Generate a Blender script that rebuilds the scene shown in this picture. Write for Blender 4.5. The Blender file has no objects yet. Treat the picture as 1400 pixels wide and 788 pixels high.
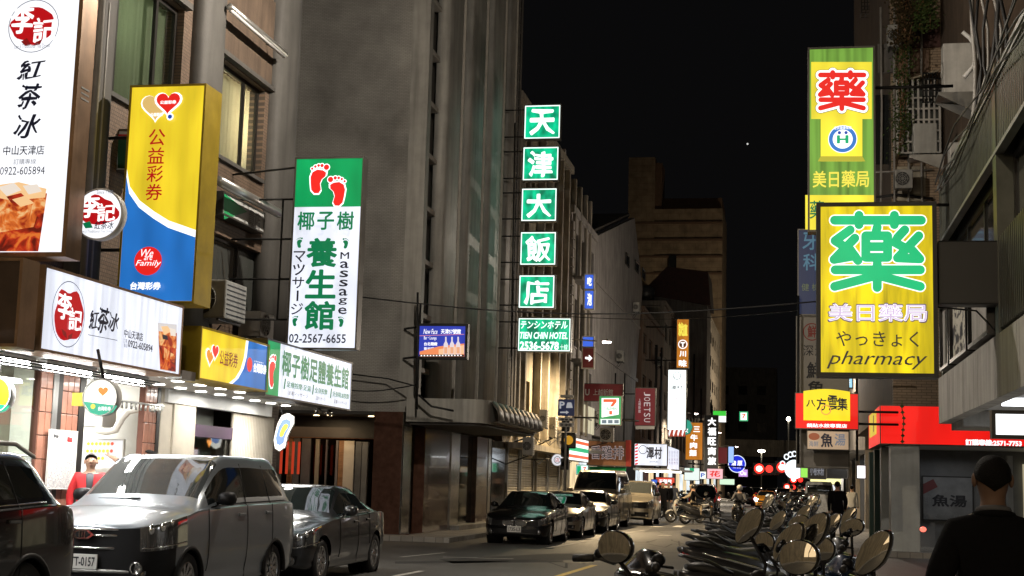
import bpy, bmesh, math, random
from mathutils import Vector, Matrix, noise
random.seed(7)
S = bpy.context.scene
C = S.collection
PI = math.pi
def V(*a): return Vector(a)

# ---------------------------------------------------------------- camera
FPX, CAMH = 1950.0, 1.55
def _n(x, y, z): return Vector((x, y, z)).normalized()
_F = _n((1080-700)/FPX, -(670-394)/FPX, -1)
_d0 = _n(-700/FPX, -(670-.028*1080-394)/FPX, -1)
_U = _d0.cross(_F)
if _U.y < 0: _U = -_U
_U.normalize()
_X = _F.cross(_U).normalized()
RCW = Matrix((_X, _F, _U))                     # camera axes -> world axes
CAM = V(0, 0, CAMH)
cd = bpy.data.cameras.new('camera'); cam = bpy.data.objects.new('camera', cd); C.objects.link(cam)
cd.sensor_width = 36; cd.lens = FPX/1400*36; cd.clip_start = .05; cd.clip_end = 3000
cam.matrix_world = Matrix.Translation(CAM) @ RCW.to_4x4()
S.camera = cam
def ray(u, v): return RCW @ _n((u-700)/FPX, -(v-394)/FPX, -1)
def at_y(u, v, y): d = ray(u, v); return CAM + d*(y/d.y)
def at_x(u, v, x): d = ray(u, v); return CAM + d*(x/d.x)
def at_z(u, v, z=0): d = ray(u, v); return CAM + d*((z-CAMH)/d.z)

# ---------------------------------------------------------------- night sky
w = bpy.data.worlds.new('World'); S.world = w; w.use_nodes = True
nt = w.node_tree; bg = nt.nodes['Background']
sky = nt.nodes.new('ShaderNodeTexSky'); sky.sky_type = 'NISHITA'; sky.sun_disc = False
sky.sun_elevation = math.radians(-6); sky.sun_rotation = math.radians(200)
mix = nt.nodes.new('ShaderNodeMix'); mix.data_type = 'RGBA'; mix.inputs[0].default_value = .93
nt.links.new(sky.outputs[0], mix.inputs[6]); mix.inputs[7].default_value = (.050, .049, .052, 1)
nt.links.new(mix.outputs[2], bg.inputs[0]); bg.inputs[1].default_value = .06
S.view_settings.view_transform = 'Standard'; S.view_settings.look = 'None'
S.view_settings.exposure = 0; S.view_settings.gamma = 1
S.cycles.max_bounces = 6; S.cycles.diffuse_bounces = 3; S.cycles.glossy_bounces = 3
S.cycles.transmission_bounces = 4; S.cycles.transparent_max_bounces = 8
S.cycles.sample_clamp_indirect = 3; S.cycles.sample_clamp_direct = 0
S.cycles.caustics_reflective = False; S.cycles.caustics_refractive = False
S.cycles.use_denoising = True

# ---------------------------------------------------------------- materials
M = {}
def _new(name):
    m = bpy.data.materials.new(name); m.use_nodes = True
    return m, m.node_tree, m.node_tree.nodes['Principled BSDF']
def mat(name, col, rough=.7, metal=0, var=.0, scale=3, bump=0, bscale=40, coat=0, stain=0, spec=.5, stretch=(1, 1, 1)):
    """colour with broad patches (var), fine relief (bump) and downward streaks (stain)"""
    if name in M: return M[name]
    m, t, p = _new(name); L = t.links
    p.inputs['Base Color'].default_value = (*col, 1); p.inputs['Roughness'].default_value = rough
    p.inputs['Metallic'].default_value = metal; p.inputs['Coat Weight'].default_value = coat
    p.inputs['Specular IOR Level'].default_value = spec; p.inputs['Coat Roughness'].default_value = .04
    if var or bump or stain:
        g = t.nodes.new('ShaderNodeNewGeometry'); mp = t.nodes.new('ShaderNodeMapping'); L.new(g.outputs['Position'], mp.inputs[0])
        mp.inputs['Scale'].default_value = stretch
        if var or stain:
            n = t.nodes.new('ShaderNodeTexNoise'); n.inputs['Scale'].default_value = scale; n.inputs['Detail'].default_value = 7
            n.inputs['Roughness'].default_value = .65; L.new(mp.outputs[0], n.inputs[0])
            r = t.nodes.new('ShaderNodeMapRange'); L.new(n.outputs[0], r.inputs[0])
            r.inputs[1].default_value = .3; r.inputs[2].default_value = .7; r.inputs[3].default_value = 1-var; r.inputs[4].default_value = 1+var
            out = r.outputs[0]
            if stain:
                m2 = t.nodes.new('ShaderNodeMapping'); m2.inputs['Scale'].default_value = (2.2, 2.2, .18); L.new(g.outputs['Position'], m2.inputs[0])
                n2 = t.nodes.new('ShaderNodeTexNoise'); n2.inputs['Scale'].default_value = 2.5; n2.inputs['Detail'].default_value = 5; L.new(m2.outputs[0], n2.inputs[0])
                r2 = t.nodes.new('ShaderNodeMapRange'); L.new(n2.outputs[0], r2.inputs[0]); r2.inputs[1].default_value = .42; r2.inputs[2].default_value = .7
                r2.inputs[3].default_value = 1; r2.inputs[4].default_value = 1-stain
                mu = t.nodes.new('ShaderNodeMath'); mu.operation = 'MULTIPLY'; L.new(out, mu.inputs[0]); L.new(r2.outputs[0], mu.inputs[1]); out = mu.outputs[0]
            mx = t.nodes.new('ShaderNodeVectorMath'); mx.operation = 'SCALE'; mx.inputs[0].default_value = col; L.new(out, mx.inputs['Scale'])
            L.new(mx.outputs[0], p.inputs['Base Color'])
            rr = t.nodes.new('ShaderNodeMapRange'); L.new(n.outputs[0], rr.inputs[0]); rr.inputs[3].default_value = max(0.02, rough-.12*min(1, rough*2)); rr.inputs[4].default_value = min(1, rough+.12*min(1, rough*2))
            L.new(rr.outputs[0], p.inputs['Roughness'])
        if bump:
            n3 = t.nodes.new('ShaderNodeTexNoise'); n3.inputs['Scale'].default_value = bscale; n3.inputs['Detail'].default_value = 4; L.new(mp.outputs[0], n3.inputs[0])
            b = t.nodes.new('ShaderNodeBump'); b.inputs['Strength'].default_value = bump; b.inputs['Distance'].default_value = .02
            L.new(n3.outputs[0], b.inputs['Height']); L.new(b.outputs[0], p.inputs['Normal'])
    M[name] = m; return m
def lit(name, col, s=1.0, uneven=0, light=True, scale=(1.6, 1.6, .5), grime=0):
    """a translucent panel lit from behind: tubes make it uneven, grime dims it"""
    if name in M: return M[name]
    m, t, p = _new(name); L = t.links
    p.inputs['Base Color'].default_value = (*[c*.22 for c in col], 1); p.inputs['Roughness'].default_value = .35
    p.inputs['Emission Color'].default_value = (*col, 1); p.inputs['Emission Strength'].default_value = s
    if uneven:
        g = t.nodes.new('ShaderNodeNewGeometry'); mp = t.nodes.new('ShaderNodeMapping'); mp.inputs['Scale'].default_value = scale; L.new(g.outputs['Position'], mp.inputs[0])
        n = t.nodes.new('ShaderNodeTexNoise'); n.inputs['Scale'].default_value = 1.7; n.inputs['Detail'].default_value = 1; L.new(mp.outputs[0], n.inputs[0])
        r = t.nodes.new('ShaderNodeMapRange'); L.new(n.outputs[0], r.inputs[0]); r.inputs[1].default_value = .3; r.inputs[2].default_value = .7
        r.inputs[3].default_value = s*(1-uneven); r.inputs[4].default_value = s*(1+uneven); out = r.outputs[0]
        if grime:
            m2 = t.nodes.new('ShaderNodeMapping'); m2.inputs['Scale'].default_value = (5, 5, .5); L.new(g.outputs['Position'], m2.inputs[0])
            n2 = t.nodes.new('ShaderNodeTexNoise'); n2.inputs['Scale'].default_value = 3; n2.inputs['Detail'].default_value = 6; L.new(m2.outputs[0], n2.inputs[0])
            r2 = t.nodes.new('ShaderNodeMapRange'); L.new(n2.outputs[0], r2.inputs[0]); r2.inputs[1].default_value = .5; r2.inputs[2].default_value = .75; r2.inputs[3].default_value = 1; r2.inputs[4].default_value = 1-grime
            mu = t.nodes.new('ShaderNodeMath'); mu.operation = 'MULTIPLY'; L.new(out, mu.inputs[0]); L.new(r2.outputs[0], mu.inputs[1]); out = mu.outputs[0]
        L.new(out, p.inputs['Emission Strength'])
    if not light:
        try: m.cycles.emission_sampling = 'NONE'
        except Exception: pass
    M[name] = m; return m
def glass(name, tint=(.8, .85, .85), clear=.8, rough=.02):
    if name in M: return M[name]
    m = bpy.data.materials.new(name); m.use_nodes = True; t = m.node_tree; t.nodes.clear(); L = t.links
    o = t.nodes.new('ShaderNodeOutputMaterial'); tr = t.nodes.new('ShaderNodeBsdfTransparent'); tr.inputs[0].default_value = (*[c*clear for c in tint], 1)
    gl = t.nodes.new('ShaderNodeBsdfGlossy'); gl.inputs['Roughness'].default_value = rough
    lw = t.nodes.new('ShaderNodeLayerWeight'); lw.inputs[0].default_value = .5
    pw = t.nodes.new('ShaderNodeMath'); pw.operation = 'POWER'; pw.inputs[1].default_value = 4; L.new(lw.outputs['Facing'], pw.inputs[0])
    mr = t.nodes.new('ShaderNodeMapRange'); mr.inputs[3].default_value = .05; mr.inputs[4].default_value = 1; L.new(pw.outputs[0], mr.inputs[0])
    mx = t.nodes.new('ShaderNodeMixShader'); L.new(mr.outputs[0], mx.inputs[0]); L.new(tr.outputs[0], mx.inputs[1]); L.new(gl.outputs[0], mx.inputs[2]); L.new(mx.outputs[0], o.inputs[0])
    M[name] = m; return m
def brickmat(name, c1, c2, mortar, bw=.24, bh=.06, axis='XZ', rough=.85, bump=.5, msize=.008, var=.25):
    """small courses in world metres; too fine in the photo to pick apart"""
    if name in M: return M[name]
    m, t, p = _new(name); L = t.links
    g = t.nodes.new('ShaderNodeNewGeometry'); sp = t.nodes.new('ShaderNodeSeparateXYZ'); L.new(g.outputs['Position'], sp.inputs[0])
    cb = t.nodes.new('ShaderNodeCombineXYZ'); L.new(sp.outputs[axis[0]], cb.inputs[0]); L.new(sp.outputs[axis[1]], cb.inputs[1])
    b = t.nodes.new('ShaderNodeTexBrick'); L.new(cb.outputs[0], b.inputs[0]); b.inputs['Scale'].default_value = 1
    b.inputs['Brick Width'].default_value = bw; b.inputs['Row Height'].default_value = bh; b.inputs['Mortar Size'].default_value = msize
    b.inputs['Color1'].default_value = (*c1, 1); b.inputs['Color2'].default_value = (*c2, 1); b.inputs['Mortar'].default_value = (*mortar, 1)
    n = t.nodes.new('ShaderNodeTexNoise'); n.inputs['Scale'].default_value = .9; n.inputs['Detail'].default_value = 8; L.new(g.outputs['Position'], n.inputs[0])
    r = t.nodes.new('ShaderNodeMapRange'); L.new(n.outputs[0], r.inputs[0]); r.inputs[1].default_value = .3; r.inputs[2].default_value = .7; r.inputs[3].default_value = 1-var; r.inputs[4].default_value = 1+var
    mx = t.nodes.new('ShaderNodeVectorMath'); mx.operation = 'SCALE'; L.new(b.outputs[0], mx.inputs[0]); L.new(r.outputs[0], mx.inputs['Scale']); L.new(mx.outputs[0], p.inputs['Base Color'])
    bu = t.nodes.new('ShaderNodeBump'); bu.inputs['Strength'].default_value = bump; bu.inputs['Distance'].default_value = .01; bu.invert = True
    L.new(b.outputs['Fac'], bu.inputs['Height']); L.new(bu.outputs[0], p.inputs['Normal']); p.inputs['Roughness'].default_value = rough
    M[name] = m; return m
def printed(name, c1, c2, scale=30):
    """rows of small print too fine to read"""
    if name in M: return M[name]
    m, t, p = _new(name); L = t.links
    g = t.nodes.new('ShaderNodeNewGeometry'); mp = t.nodes.new('ShaderNodeMapping'); mp.inputs['Scale'].default_value = (scale, scale, scale*2.2); L.new(g.outputs['Position'], mp.inputs[0])
    n = t.nodes.new('ShaderNodeTexNoise'); n.inputs['Scale'].default_value = 1; n.inputs['Detail'].default_value = 2; L.new(mp.outputs[0], n.inputs[0])
    r = t.nodes.new('ShaderNodeValToRGB'); r.color_ramp.elements[0].position = .44; r.color_ramp.elements[1].position = .52
    r.color_ramp.elements[0].color = (*c2, 1); r.color_ramp.elements[1].color = (*c1, 1); L.new(n.outputs[0], r.inputs[0]); L.new(r.outputs[0], p.inputs['Base Color'])
    M[name] = m; return m

# ---------------------------------------------------------------- mesh building
OFF = {}
def off(o): return OFF.get(o.name, V(0, 0, 0))
class MB:
    def __init__(s): s.v = []; s.f = []; s.sm = []
    def add(s, vs, fs, smooth=False):
        b = len(s.v); s.v += [tuple(x) for x in vs]; s.f += [tuple(i+b for i in f) for f in fs]; s.sm += [smooth]*len(fs); return s
    def box(s, x0, x1, y0, y1, z0, z1):
        vs = [(x, y, z) for x in (x0, x1) for y in (y0, y1) for z in (z0, z1)]
        return s.add(vs, [(0, 1, 3, 2), (4, 6, 7, 5), (0, 4, 5, 1), (2, 3, 7, 6), (0, 2, 6, 4), (1, 5, 7, 3)])
    def bbox(s, x0, x1, y0, y1, z0, z1, b=.02):
        """box with chamfered edges"""
        bm = bmesh.new(); r = bmesh.ops.create_cube(bm, size=1)
        for v in bm.verts: v.co = V((x0+x1)/2+v.co.x*(x1-x0), (y0+y1)/2+v.co.y*(y1-y0), (z0+z1)/2+v.co.z*(z1-z0))
        bmesh.ops.bevel(bm, geom=bm.edges[:], offset=b, segments=2, affect='EDGES', profile=.6)
        bm.verts.ensure_lookup_table(); s.add([v.co for v in bm.verts], [[v.index for v in f.verts] for f in bm.faces]); bm.free(); return s
    def prism(s, pts, d):
        """polygon pts (3-D) pushed along d"""
        n = len(pts); d = Vector(d); a = [Vector(p) for p in pts]; b = [p+d for p in a]
        return s.add(a+b, [tuple(range(n-1, -1, -1)), tuple(range(n, 2*n))]+[(i, (i+1) % n, n+(i+1) % n, n+i) for i in range(n)])
    def tube(s, pts, r, n=8, closed=False, caps=True):
        pts = [Vector(p) for p in pts]; m = len(pts); rs = r if isinstance(r, (list, tuple)) else [r]*m
        vs = []; up = None
        for i, p in enumerate(pts):
            t = (pts[(i+1) % m]-pts[i-1]) if closed else (pts[min(i+1, m-1)]-pts[max(i-1, 0)])
            t = t.normalized() if t.length > 1e-9 else V(0, 0, 1)
            if up is None: up = V(0, 0, 1) if abs(t.z) < .9 else V(1, 0, 0)
            a = up-t*up.dot(t)
            if a.length < 1e-4: a = t.orthogonal()
            a.normalize(); up = a; b = t.cross(a)
            vs += [p+a*(math.cos(2*PI*k/n)*rs[i])+b*(math.sin(2*PI*k/n)*rs[i]) for k in range(n)]
        fs = []
        for i in range(m if closed else m-1):
            j = (i+1) % m
            fs += [(i*n+k, i*n+(k+1) % n, j*n+(k+1) % n, j*n+k) for k in range(n)]
        if caps and not closed: fs += [tuple(range(n-1, -1, -1)), tuple((m-1)*n+k for k in range(n))]
        return s.add(vs, fs, True)
    def lathe(s, prof, c, axis='X', n=24, smooth=True):
        """prof: (along, radius)"""
        c = Vector(c); vs = []
        for a, r in prof:
            for k in range(n):
                q = 2*PI*k/n; x, y = r*math.cos(q), r*math.sin(q)
                vs.append(c+(V(a, x, y) if axis == 'X' else V(x, a, y) if axis == 'Y' else V(x, y, a)))
        m = len(prof); fs = [(i*n+k, i*n+(k+1) % n, (i+1)*n+(k+1) % n, (i+1)*n+k) for i in range(m-1) for k in range(n)]
        return s.add(vs, fs, smooth)
    def loft(s, secs, n=16, pw=2.6):
        """secs: (centre, half width vector, half height vector); superellipse sections with end caps"""
        vs = []
        for c, hw, hh in secs:
            c, hw, hh = Vector(c), Vector(hw), Vector(hh)
            for k in range(n):
                q = 2*PI*k/n; cx, sx = math.cos(q), math.sin(q)
                vs.append(c+hw*(math.copysign(abs(cx)**(2/pw), cx))+hh*(math.copysign(abs(sx)**(2/pw), sx)))
        m = len(secs); fs = [(i*n+k, i*n+(k+1) % n, (i+1)*n+(k+1) % n, (i+1)*n+k) for i in range(m-1) for k in range(n)]
        fs += [tuple(range(n-1, -1, -1)), tuple((m-1)*n+k for k in range(n))]
        return s.add(vs, fs, True)
    def ball(s, c, r, seg=16, ring=10):
        rx, ry, rz = r if isinstance(r, (tuple, list)) else (r, r, r); c = Vector(c)
        return s.loft([(c+V(0, 0, -rz*math.cos(PI*i/ring)), V(max(1e-4, rx*math.sin(PI*i/ring)), 0, 0), V(0, max(1e-4, ry*math.sin(PI*i/ring)), 0)) for i in range(ring+1)], seg, 2)
    def build(s, name, m, parent=None, shift=True):
        me = bpy.data.meshes.new(name); o_ = off(parent) if (parent is not None and shift) else V(0, 0, 0)
        me.from_pydata([(x-o_.x, y-o_.y, z-o_.z) for x, y, z in s.v] if o_.length else s.v, [], s.f)
        me.polygons.foreach_set('use_smooth', s.sm)
        ms = m if isinstance(m, (list, tuple)) else [m]
        for x in ms: me.materials.append(M[x] if isinstance(x, str) else x)
        bm = bmesh.new(); bm.from_mesh(me); bmesh.ops.recalc_face_normals(bm, faces=bm.faces[:]); bm.to_mesh(me); bm.free()
        if any(s.sm) and not all(s.sm):
            pass
        me.update()
        o = bpy.data.objects.new(name, me); C.objects.link(o)
        if parent is not None: o.parent = parent; OFF[o.name] = off(parent)
        return o
def tag(o, label=None, cat=None, group=None, kind=None):
    if label: o['label'] = label
    if cat: o['category'] = cat
    if group: o['group'] = group
    if kind: o['kind'] = kind
    return o
def thing(name, label, cat, loc=(0, 0, 0), group=None, rz=0, world=True):
    o = bpy.data.objects.new(name, None); o.empty_display_size = .2; C.objects.link(o); o.location = loc; o.rotation_euler.z = rz
    if world: OFF[o.name] = Vector(loc)
    return tag(o, label, cat, group)
def struct(name, mb, m): return tag(mb.build(name, m), kind='structure')
def box(*a): return MB().box(*a)
KIDS = {}
def copy_tree(o, parent=None):
    c = o.copy(); C.objects.link(c)
    if parent is not None: c.parent = parent
    for ch in KIDS_of(o): copy_tree(ch, c)
    return c
def KIDS_of(o):
    if o.name not in KIDS: KIDS[o.name] = list(o.children)
    return KIDS[o.name]
def lamp(name, kind, loc, energy, col=(1, 1, 1), size=.2, parent=None, rot=None, size_y=None, spot=None):
    l = bpy.data.lights.new(name, kind); l.energy = energy; l.color = col
    if kind == 'AREA':
        l.size = size
        if size_y: l.shape = 'RECTANGLE'; l.size_y = size_y
    else: l.shadow_soft_size = size
    if spot: l.spot_size = math.radians(spot); l.spot_blend = .6
    o = bpy.data.objects.new(name, l); C.objects.link(o)
    o.location = Vector(loc)-(off(parent) if parent else V(0, 0, 0))
    if rot: o.rotation_euler = rot
    if parent: o.parent = parent
    return o

# ---------------------------------------------------------------- lettering
_TC = {}
def glyphs(body, bold=0.0, shear=0.0):
    """unit-box outlines of body; a bold stroke is the thin one laid down again a little to every side"""
    k = (body, round(bold, 4), shear)
    if k not in _TC:
        c = bpy.data.curves.new('t', 'FONT'); c.body = body; c.resolution_u = 2; c.shear = shear
        o = bpy.data.objects.new('t', c); me = bpy.data.meshes.new_from_object(o)
        v0 = [(v.co.x, v.co.y) for v in me.vertices]; f0 = [tuple(p.vertices) for p in me.polygons]
        bpy.data.objects.remove(o); bpy.data.curves.remove(c); bpy.data.meshes.remove(me)
        vs, fs = [(x, y, 0) for x, y in v0], list(f0)
        if bold > 0:
            n = 8 if bold < .03 else 12
            for i in range(n):
                q = 2*PI*i/n; b0 = len(vs); vs += [(x+bold*math.cos(q), y+bold*math.sin(q), (i+1)*.0003) for x, y in v0]; fs += [tuple(j+b0 for j in f) for f in f0]
        xs = [v[0] for v in vs]; ys = [v[1] for v in vs]
        x0, x1, y0, y1 = min(xs), max(xs), min(ys), max(ys)
        _TC[k] = ([((x-x0)/(x1-x0), (y-y0)/(y1-y0), z) for x, y, z in vs], fs)
    return _TC[k]
class Face:
    """a flat face in the world: side S looks to -Y, E to +X, W to -X; a runs right, b runs up, in metres"""
    def __init__(s, side, pos, parent): s.side = side; s.pos = pos; s.parent = parent; s.layer = 0
    def P(s, a, b, d):
        if s.side == 'S': return (a, s.pos-d, b)
        if s.side == 'E': return (s.pos+d, a, b)
        return (s.pos-d, a, b)
    def px(s, u, v):
        if s.side == 'S': p = at_y(u, v, s.pos); return p.x, p.z
        p = at_x(u, v, s.pos); return p.y, p.z
    def _put(s, name, pts, fs, m, d=None):
        if d is None: s.layer += 1; d = .004*s.layer
        mb = MB(); mb.add([s.P(p[0], p[1], d+(p[2] if len(p) > 2 else 0)) for p in pts], fs)
        return mb.build(name, m, s.parent)
    def text(s, body, u0, v0, u1, v1, m, bold=.0, shear=0, name='lettering', d=None, brush=0, outline=None, metres=False, rot=0):
        (a0, b1), (a1, b0) = ((u0, v0), (u1, v1)) if metres else (s.px(u0, v0), s.px(u1, v1))
        if outline:
            om, ob = outline; g = (b1-b0)*ob*.6
            vs, fs = glyphs(body, bold+ob, shear)
            s._put('lettering_outline', [(a0-math.copysign(g, a1-a0)+x*(a1-a0+2*math.copysign(g, a1-a0)), b0-g+y*(b1-b0+2*g), z) for x, y, z in vs], fs, om)
        vs, fs = glyphs(body, bold, shear)
        if rot: vs = [(y, 1-x, z) for x, y, z in vs]
        if brush:
            q = []
            for x, y, z in vs:
                n = noise.noise(V(x*3, y*2, len(body)*3.1)); n2 = noise.noise(V(x*3+9, y*2, 2.2))
                q.append((x+n*brush*.3, y+n2*brush*.4+.05*brush*math.sin(x*9), z))
            vs = q
        return s._put(name, [(a0+x*(a1-a0), b0+y*(b1-b0), z) for x, y, z in vs], fs, m, d)
    def vtext(s, body, u0, v0, u1, v1, m, bold=0, gap=.12, name='lettering', brush=0, outline=None):
        (a0, b1), (a1, b0) = s.px(u0, v0), s.px(u1, v1); n = len(body); h = (b1-b0)/n
        for pas in ([outline] if outline else [])+[None]:
            P_, F_ = [], []
            for i, ch in enumerate(body):
                vs, fs = glyphs(ch, bold+(pas[1] if pas else 0), 0); t = b1-i*h-h*gap/2; bt = t-h*(1-gap); e = h*pas[1]*.6 if pas else 0
                if ch == 'ー' or ch == 'I': xa, xb = .42, .58
                else: xa, xb = 0, 1
                base = len(P_)
                for x, y, z in vs:
                    if brush: x += noise.noise(V(x*4+i, y*3, 1))*brush*.3; y += noise.noise(V(x*4, y*3+i, 5))*brush*.5
                    P_.append((a0-e+(xa+x*(xb-xa))*(a1-a0+2*e), bt-e+y*(t-bt+2*e), z))
                F_ += [tuple(k+base for k in f) for f in fs]
            o = s._put('lettering_outline' if pas else name, P_, F_, pas[0] if pas else m)
        return o
    def poly(s, pix, m, name='panel', metres=False, d=None):
        pts = pix if metres else [s.px(*p) for p in pix]
        return s._put(name, pts, [tuple(range(len(pts)))], m, d)
    def disc(s, u, v, hpx, m, name='emblem', n=32, sx=1, sz=1, ring=0, vr=None):
        a, b = s.px(u, v); r = abs(s.px(u, v-hpx)[1]-b); w_ = 1-ring
        rr = lambda k: r*(1+(noise.noise(V(math.cos(k)*1.5, math.sin(k)*1.5, u))*vr if vr else 0))
        o = [(a+rr(2*PI*k/n)*sx*math.cos(2*PI*k/n), b+rr(2*PI*k/n)*sz*math.sin(2*PI*k/n)) for k in range(n)]
        if not ring: return s._put(name, o, [tuple(range(n))], m)
        i_ = [(a+r*sx*w_*math.cos(2*PI*k/n), b+r*sz*w_*math.sin(2*PI*k/n)) for k in range(n)]
        return s._put(name, o+i_, [(k, (k+1) % n, n+(k+1) % n, n+k) for k in range(n)], m)
    def heart(s, u, v, hpx, m, name='emblem'):
        a, b = s.px(u, v); r = abs(s.px(u, v-hpx)[1]-b); pts = []
        for k in range(28):
            t = 2*PI*k/28; pts.append((a+r*1.05*math.sin(t)**3, b+r*(13*math.cos(t)-5*math.cos(2*t)-2*math.cos(3*t)-math.cos(4*t))/16))
        return s._put(name, pts, [tuple(range(28))], m)
    def strokes(s, lines, r, m, name='lettering', n=8):
        """brush strokes of even width with round ends; lines and r in picture pixels"""
        P_, F_ = [], []; k_ = 0
        def cap(a, b, z):
            d = (b[0]-a[0], b[1]-a[1]); q0 = math.atan2(d[1], d[0]) if d[0] or d[1] else 0
            i0 = len(P_)
            for c, off_ in ((b, -PI/2), (a, PI/2)):
                for i in range(n+1):
                    q = q0+off_+PI*i/n; P_.append((*s.px(c[0]+r*math.cos(q), c[1]+r*math.sin(q)), z))
            F_.append(tuple(range(i0, len(P_))))
        for l in lines:
            for i in range(len(l)-1): cap(l[i], l[i+1], .0002*k_); k_ += 1
        return s._put(name, P_, F_, m)
    def foot(s, u, v, hpx, m, flip=1, rim=None, turn=0):
        a, b = s.px(u, v); r = abs(s.px(u, v-hpx)[1]-b)
        def shape(g):
            pts, fs = [], []
            out = [(-.05, -1), (.25, -.95), (.36, -.7), (.22, -.3), (.28, 0), (.5, .25), (.5, .5), (.25, .62), (-.15, .62), (-.45, .4), (-.52, .05), (-.42, -.4), (-.3, -.8)]
            cx, cy = 0, -.15
            pts += [(cx+(x-cx)*(1+g*1.6), cy+(y-cy)*(1+g)) for x, y in out]; fs.append(tuple(range(len(out))))
            for tx, ty, tr in ((.45, .86, .19), (.12, .93, .12), (-.12, .9, .1), (-.33, .8, .09), (-.52, .63, .08)):
                k0 = len(pts); pts += [(tx+(tr+g*.5)*math.cos(2*PI*k/12), ty+(tr+g*.5)*math.sin(2*PI*k/12)) for k in range(12)]; fs.append(tuple(range(k0, k0+12)))
            ct, st = math.cos(turn), math.sin(turn)
            return [(a+flip*r*(x*ct-y*st), b+r*(x*st+y*ct)) for x, y in pts], fs
        if rim: s._put('footprint_rim', *shape(.13), rim)
        return s._put('footprint', *shape(0), m)
def sign(name, label, side, pos, u0, v0, u1, v1, face, housing='sign_metal', depth=.25, group=None, cat='sign', metres=False, rim=.03, loc=None):
    """a box sign: metal housing, lit face; (u0,v0) top left and (u1,v1) bottom right of the face in the photograph"""
    f = Face(side, pos, None)
    (a0, b1), (a1, b0) = ((u0, v0), (u1, v1)) if metres else (f.px(u0, v0), f.px(u1, v1))
    lo, hi = min(a0, a1), max(a0, a1)
    sg = {'S': 1, 'E': -1, 'W': 1}[side]
    base = V((lo+hi)/2, pos+depth/2, b0) if side == 'S' else V(pos+sg*depth/2, (lo+hi)/2, b0)
    t = thing(name, label, cat, base, group)
    h = MB()
    def b_(a, b, c, d, p, q):
        x, y = sorted((pos+sg*p, pos+sg*q))
        if side == 'S': h.box(a, b, x, y, c, d)
        else: h.box(x, y, a, b, c, d)
    r = rim
    b_(lo-r, hi+r, b0-r, b1+r, .012, depth)
    for a, b, c, d in ((lo-r, lo, b0-r, b1+r), (hi, hi+r, b0-r, b1+r), (lo, hi, b1, b1+r), (lo, hi, b0-r, b0)): b_(a, b, c, d, -.012, .012)
    h.build('housing', housing, t)
    f.parent = t
    p = f._put('face', [(lo, b0), (hi, b0), (hi, b1), (lo, b1)], [(0, 1, 2, 3)], face, 0)
    f.parent = p; f.layer = 0; f.t = t; f.lo, f.hi, f.b0, f.b1 = lo, hi, b0, b1
    return f
def arms(f, pts, r=.02, m='black_iron'):
    for a, b in pts: MB().tube([a, b], r, 6).build('bracket', m, f.t)

# ---------------------------------------------------------------- palette
mat('asphalt', (.085, .083, .078), .55, var=.4, scale=.8, bump=.35, bscale=60)
mat('asphalt_patch', (.04, .04, .04), .7, var=.3, scale=2, bump=.35, bscale=70)
mat('paint_white', (.55, .54, .5), .6, var=.35, scale=9)
mat('paint_yellow', (.6, .43, .12), .6, var=.3, scale=9)
mat('kerb_stone', (.3, .29, .27), .8, var=.25, scale=3, bump=.3)
brickmat('paving', (.26, .24, .21), (.33, .31, .28), (.12, .11, .1), .3, .3, 'XY', .7, .4, .008)
mat('tile_floor', (.42, .38, .3), .3, var=.2, scale=2)
brickmat('mosaic_wall', (.15, .1, .068), (.21, .145, .1), (.075, .058, .045), .055, .055, 'YZ', .6, .6, .006)
mat('render_brown', (.12, .085, .06), .85, var=.25, scale=1.6, bump=.3, bscale=25, stain=.4)
mat('pilaster_grey', (.085, .082, .076), .7, var=.22, scale=1.3, bump=.15, bscale=30, stain=.3)
brickmat('tower_tile', (.32, .31, .285), (.355, .345, .318), (.235, .228, .21), .12, .04, 'XZ', .8, .5, .007, .3)
mat('tower_fin', (.38, .37, .34), .55, var=.2, scale=1.2, bump=.12, bscale=30, stain=.35)
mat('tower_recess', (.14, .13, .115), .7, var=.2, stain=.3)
mat('tower_rail', (.4, .38, .34), .6, var=.2)
mat('marble_brown', (.10, .05, .035), .18, var=.35, scale=4, coat=.3)
mat('steel', (.45, .44, .42), .22, metal=1, var=.15, scale=3)
mat('steel_dull', (.3, .3, .29), .45, metal=.9, var=.2, scale=3)
mat('alu', (.5, .5, .48), .35, metal=.8, var=.1)
mat('canopy_white', (.42, .41, .37), .6, var=.15, scale=1.5, stain=.45)
mat('white_paint', (.7, .7, .68), .5, var=.08, scale=2)
mat('white_wall', (.72, .71, .66), .6, var=.06, scale=2)
mat('soffit_dark', (.06, .055, .05), .7, var=.2)
mat('hotel_wall', (.36, .31, .22), .7, var=.2, scale=1.3, bump=.2, stain=.45)
mat('hotel_fin', (.33, .30, .25), .65, var=.2, stain=.5)
mat('pale_wall', (.37, .35, .34), .8, var=.22, scale=1.1, bump=.25, bscale=14, stain=.45)
mat('quoin', (.33, .31, .3), .75, var=.25, scale=2, bump=.3)
brickmat('tan_tile', (.28, .21, .14), (.31, .24, .16), (.22, .15, .1), 1.6, .9, 'XZ', .85, .3, .03, .3)
mat('tan_band', (.16, .10, .065), .8, var=.2)
mat('far_wall', (.27, .24, .2), .8, var=.3, scale=.7, stain=.4)
mat('far_wall_dark', (.15, .14, .13), .8, var=.3, scale=.7, stain=.4)
mat('far_wall_brown', (.2, .13, .09), .8, var=.3, scale=.7, stain=.4)
mat('roof_red', (.05, .018, .014), .7, var=.3)
mat('black_iron', (.02, .02, .02), .5, metal=.3)
mat('sign_metal', (.12, .115, .105), .4, metal=.7, var=.2)
mat('sign_black', (.012, .012, .012), .45)
mat('sign_brown', (.33, .2, .11), .4, metal=.6, var=.2, stain=.3)
mat('sign_gold', (.42, .3, .02), .4, metal=.2, var=.2)
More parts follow.
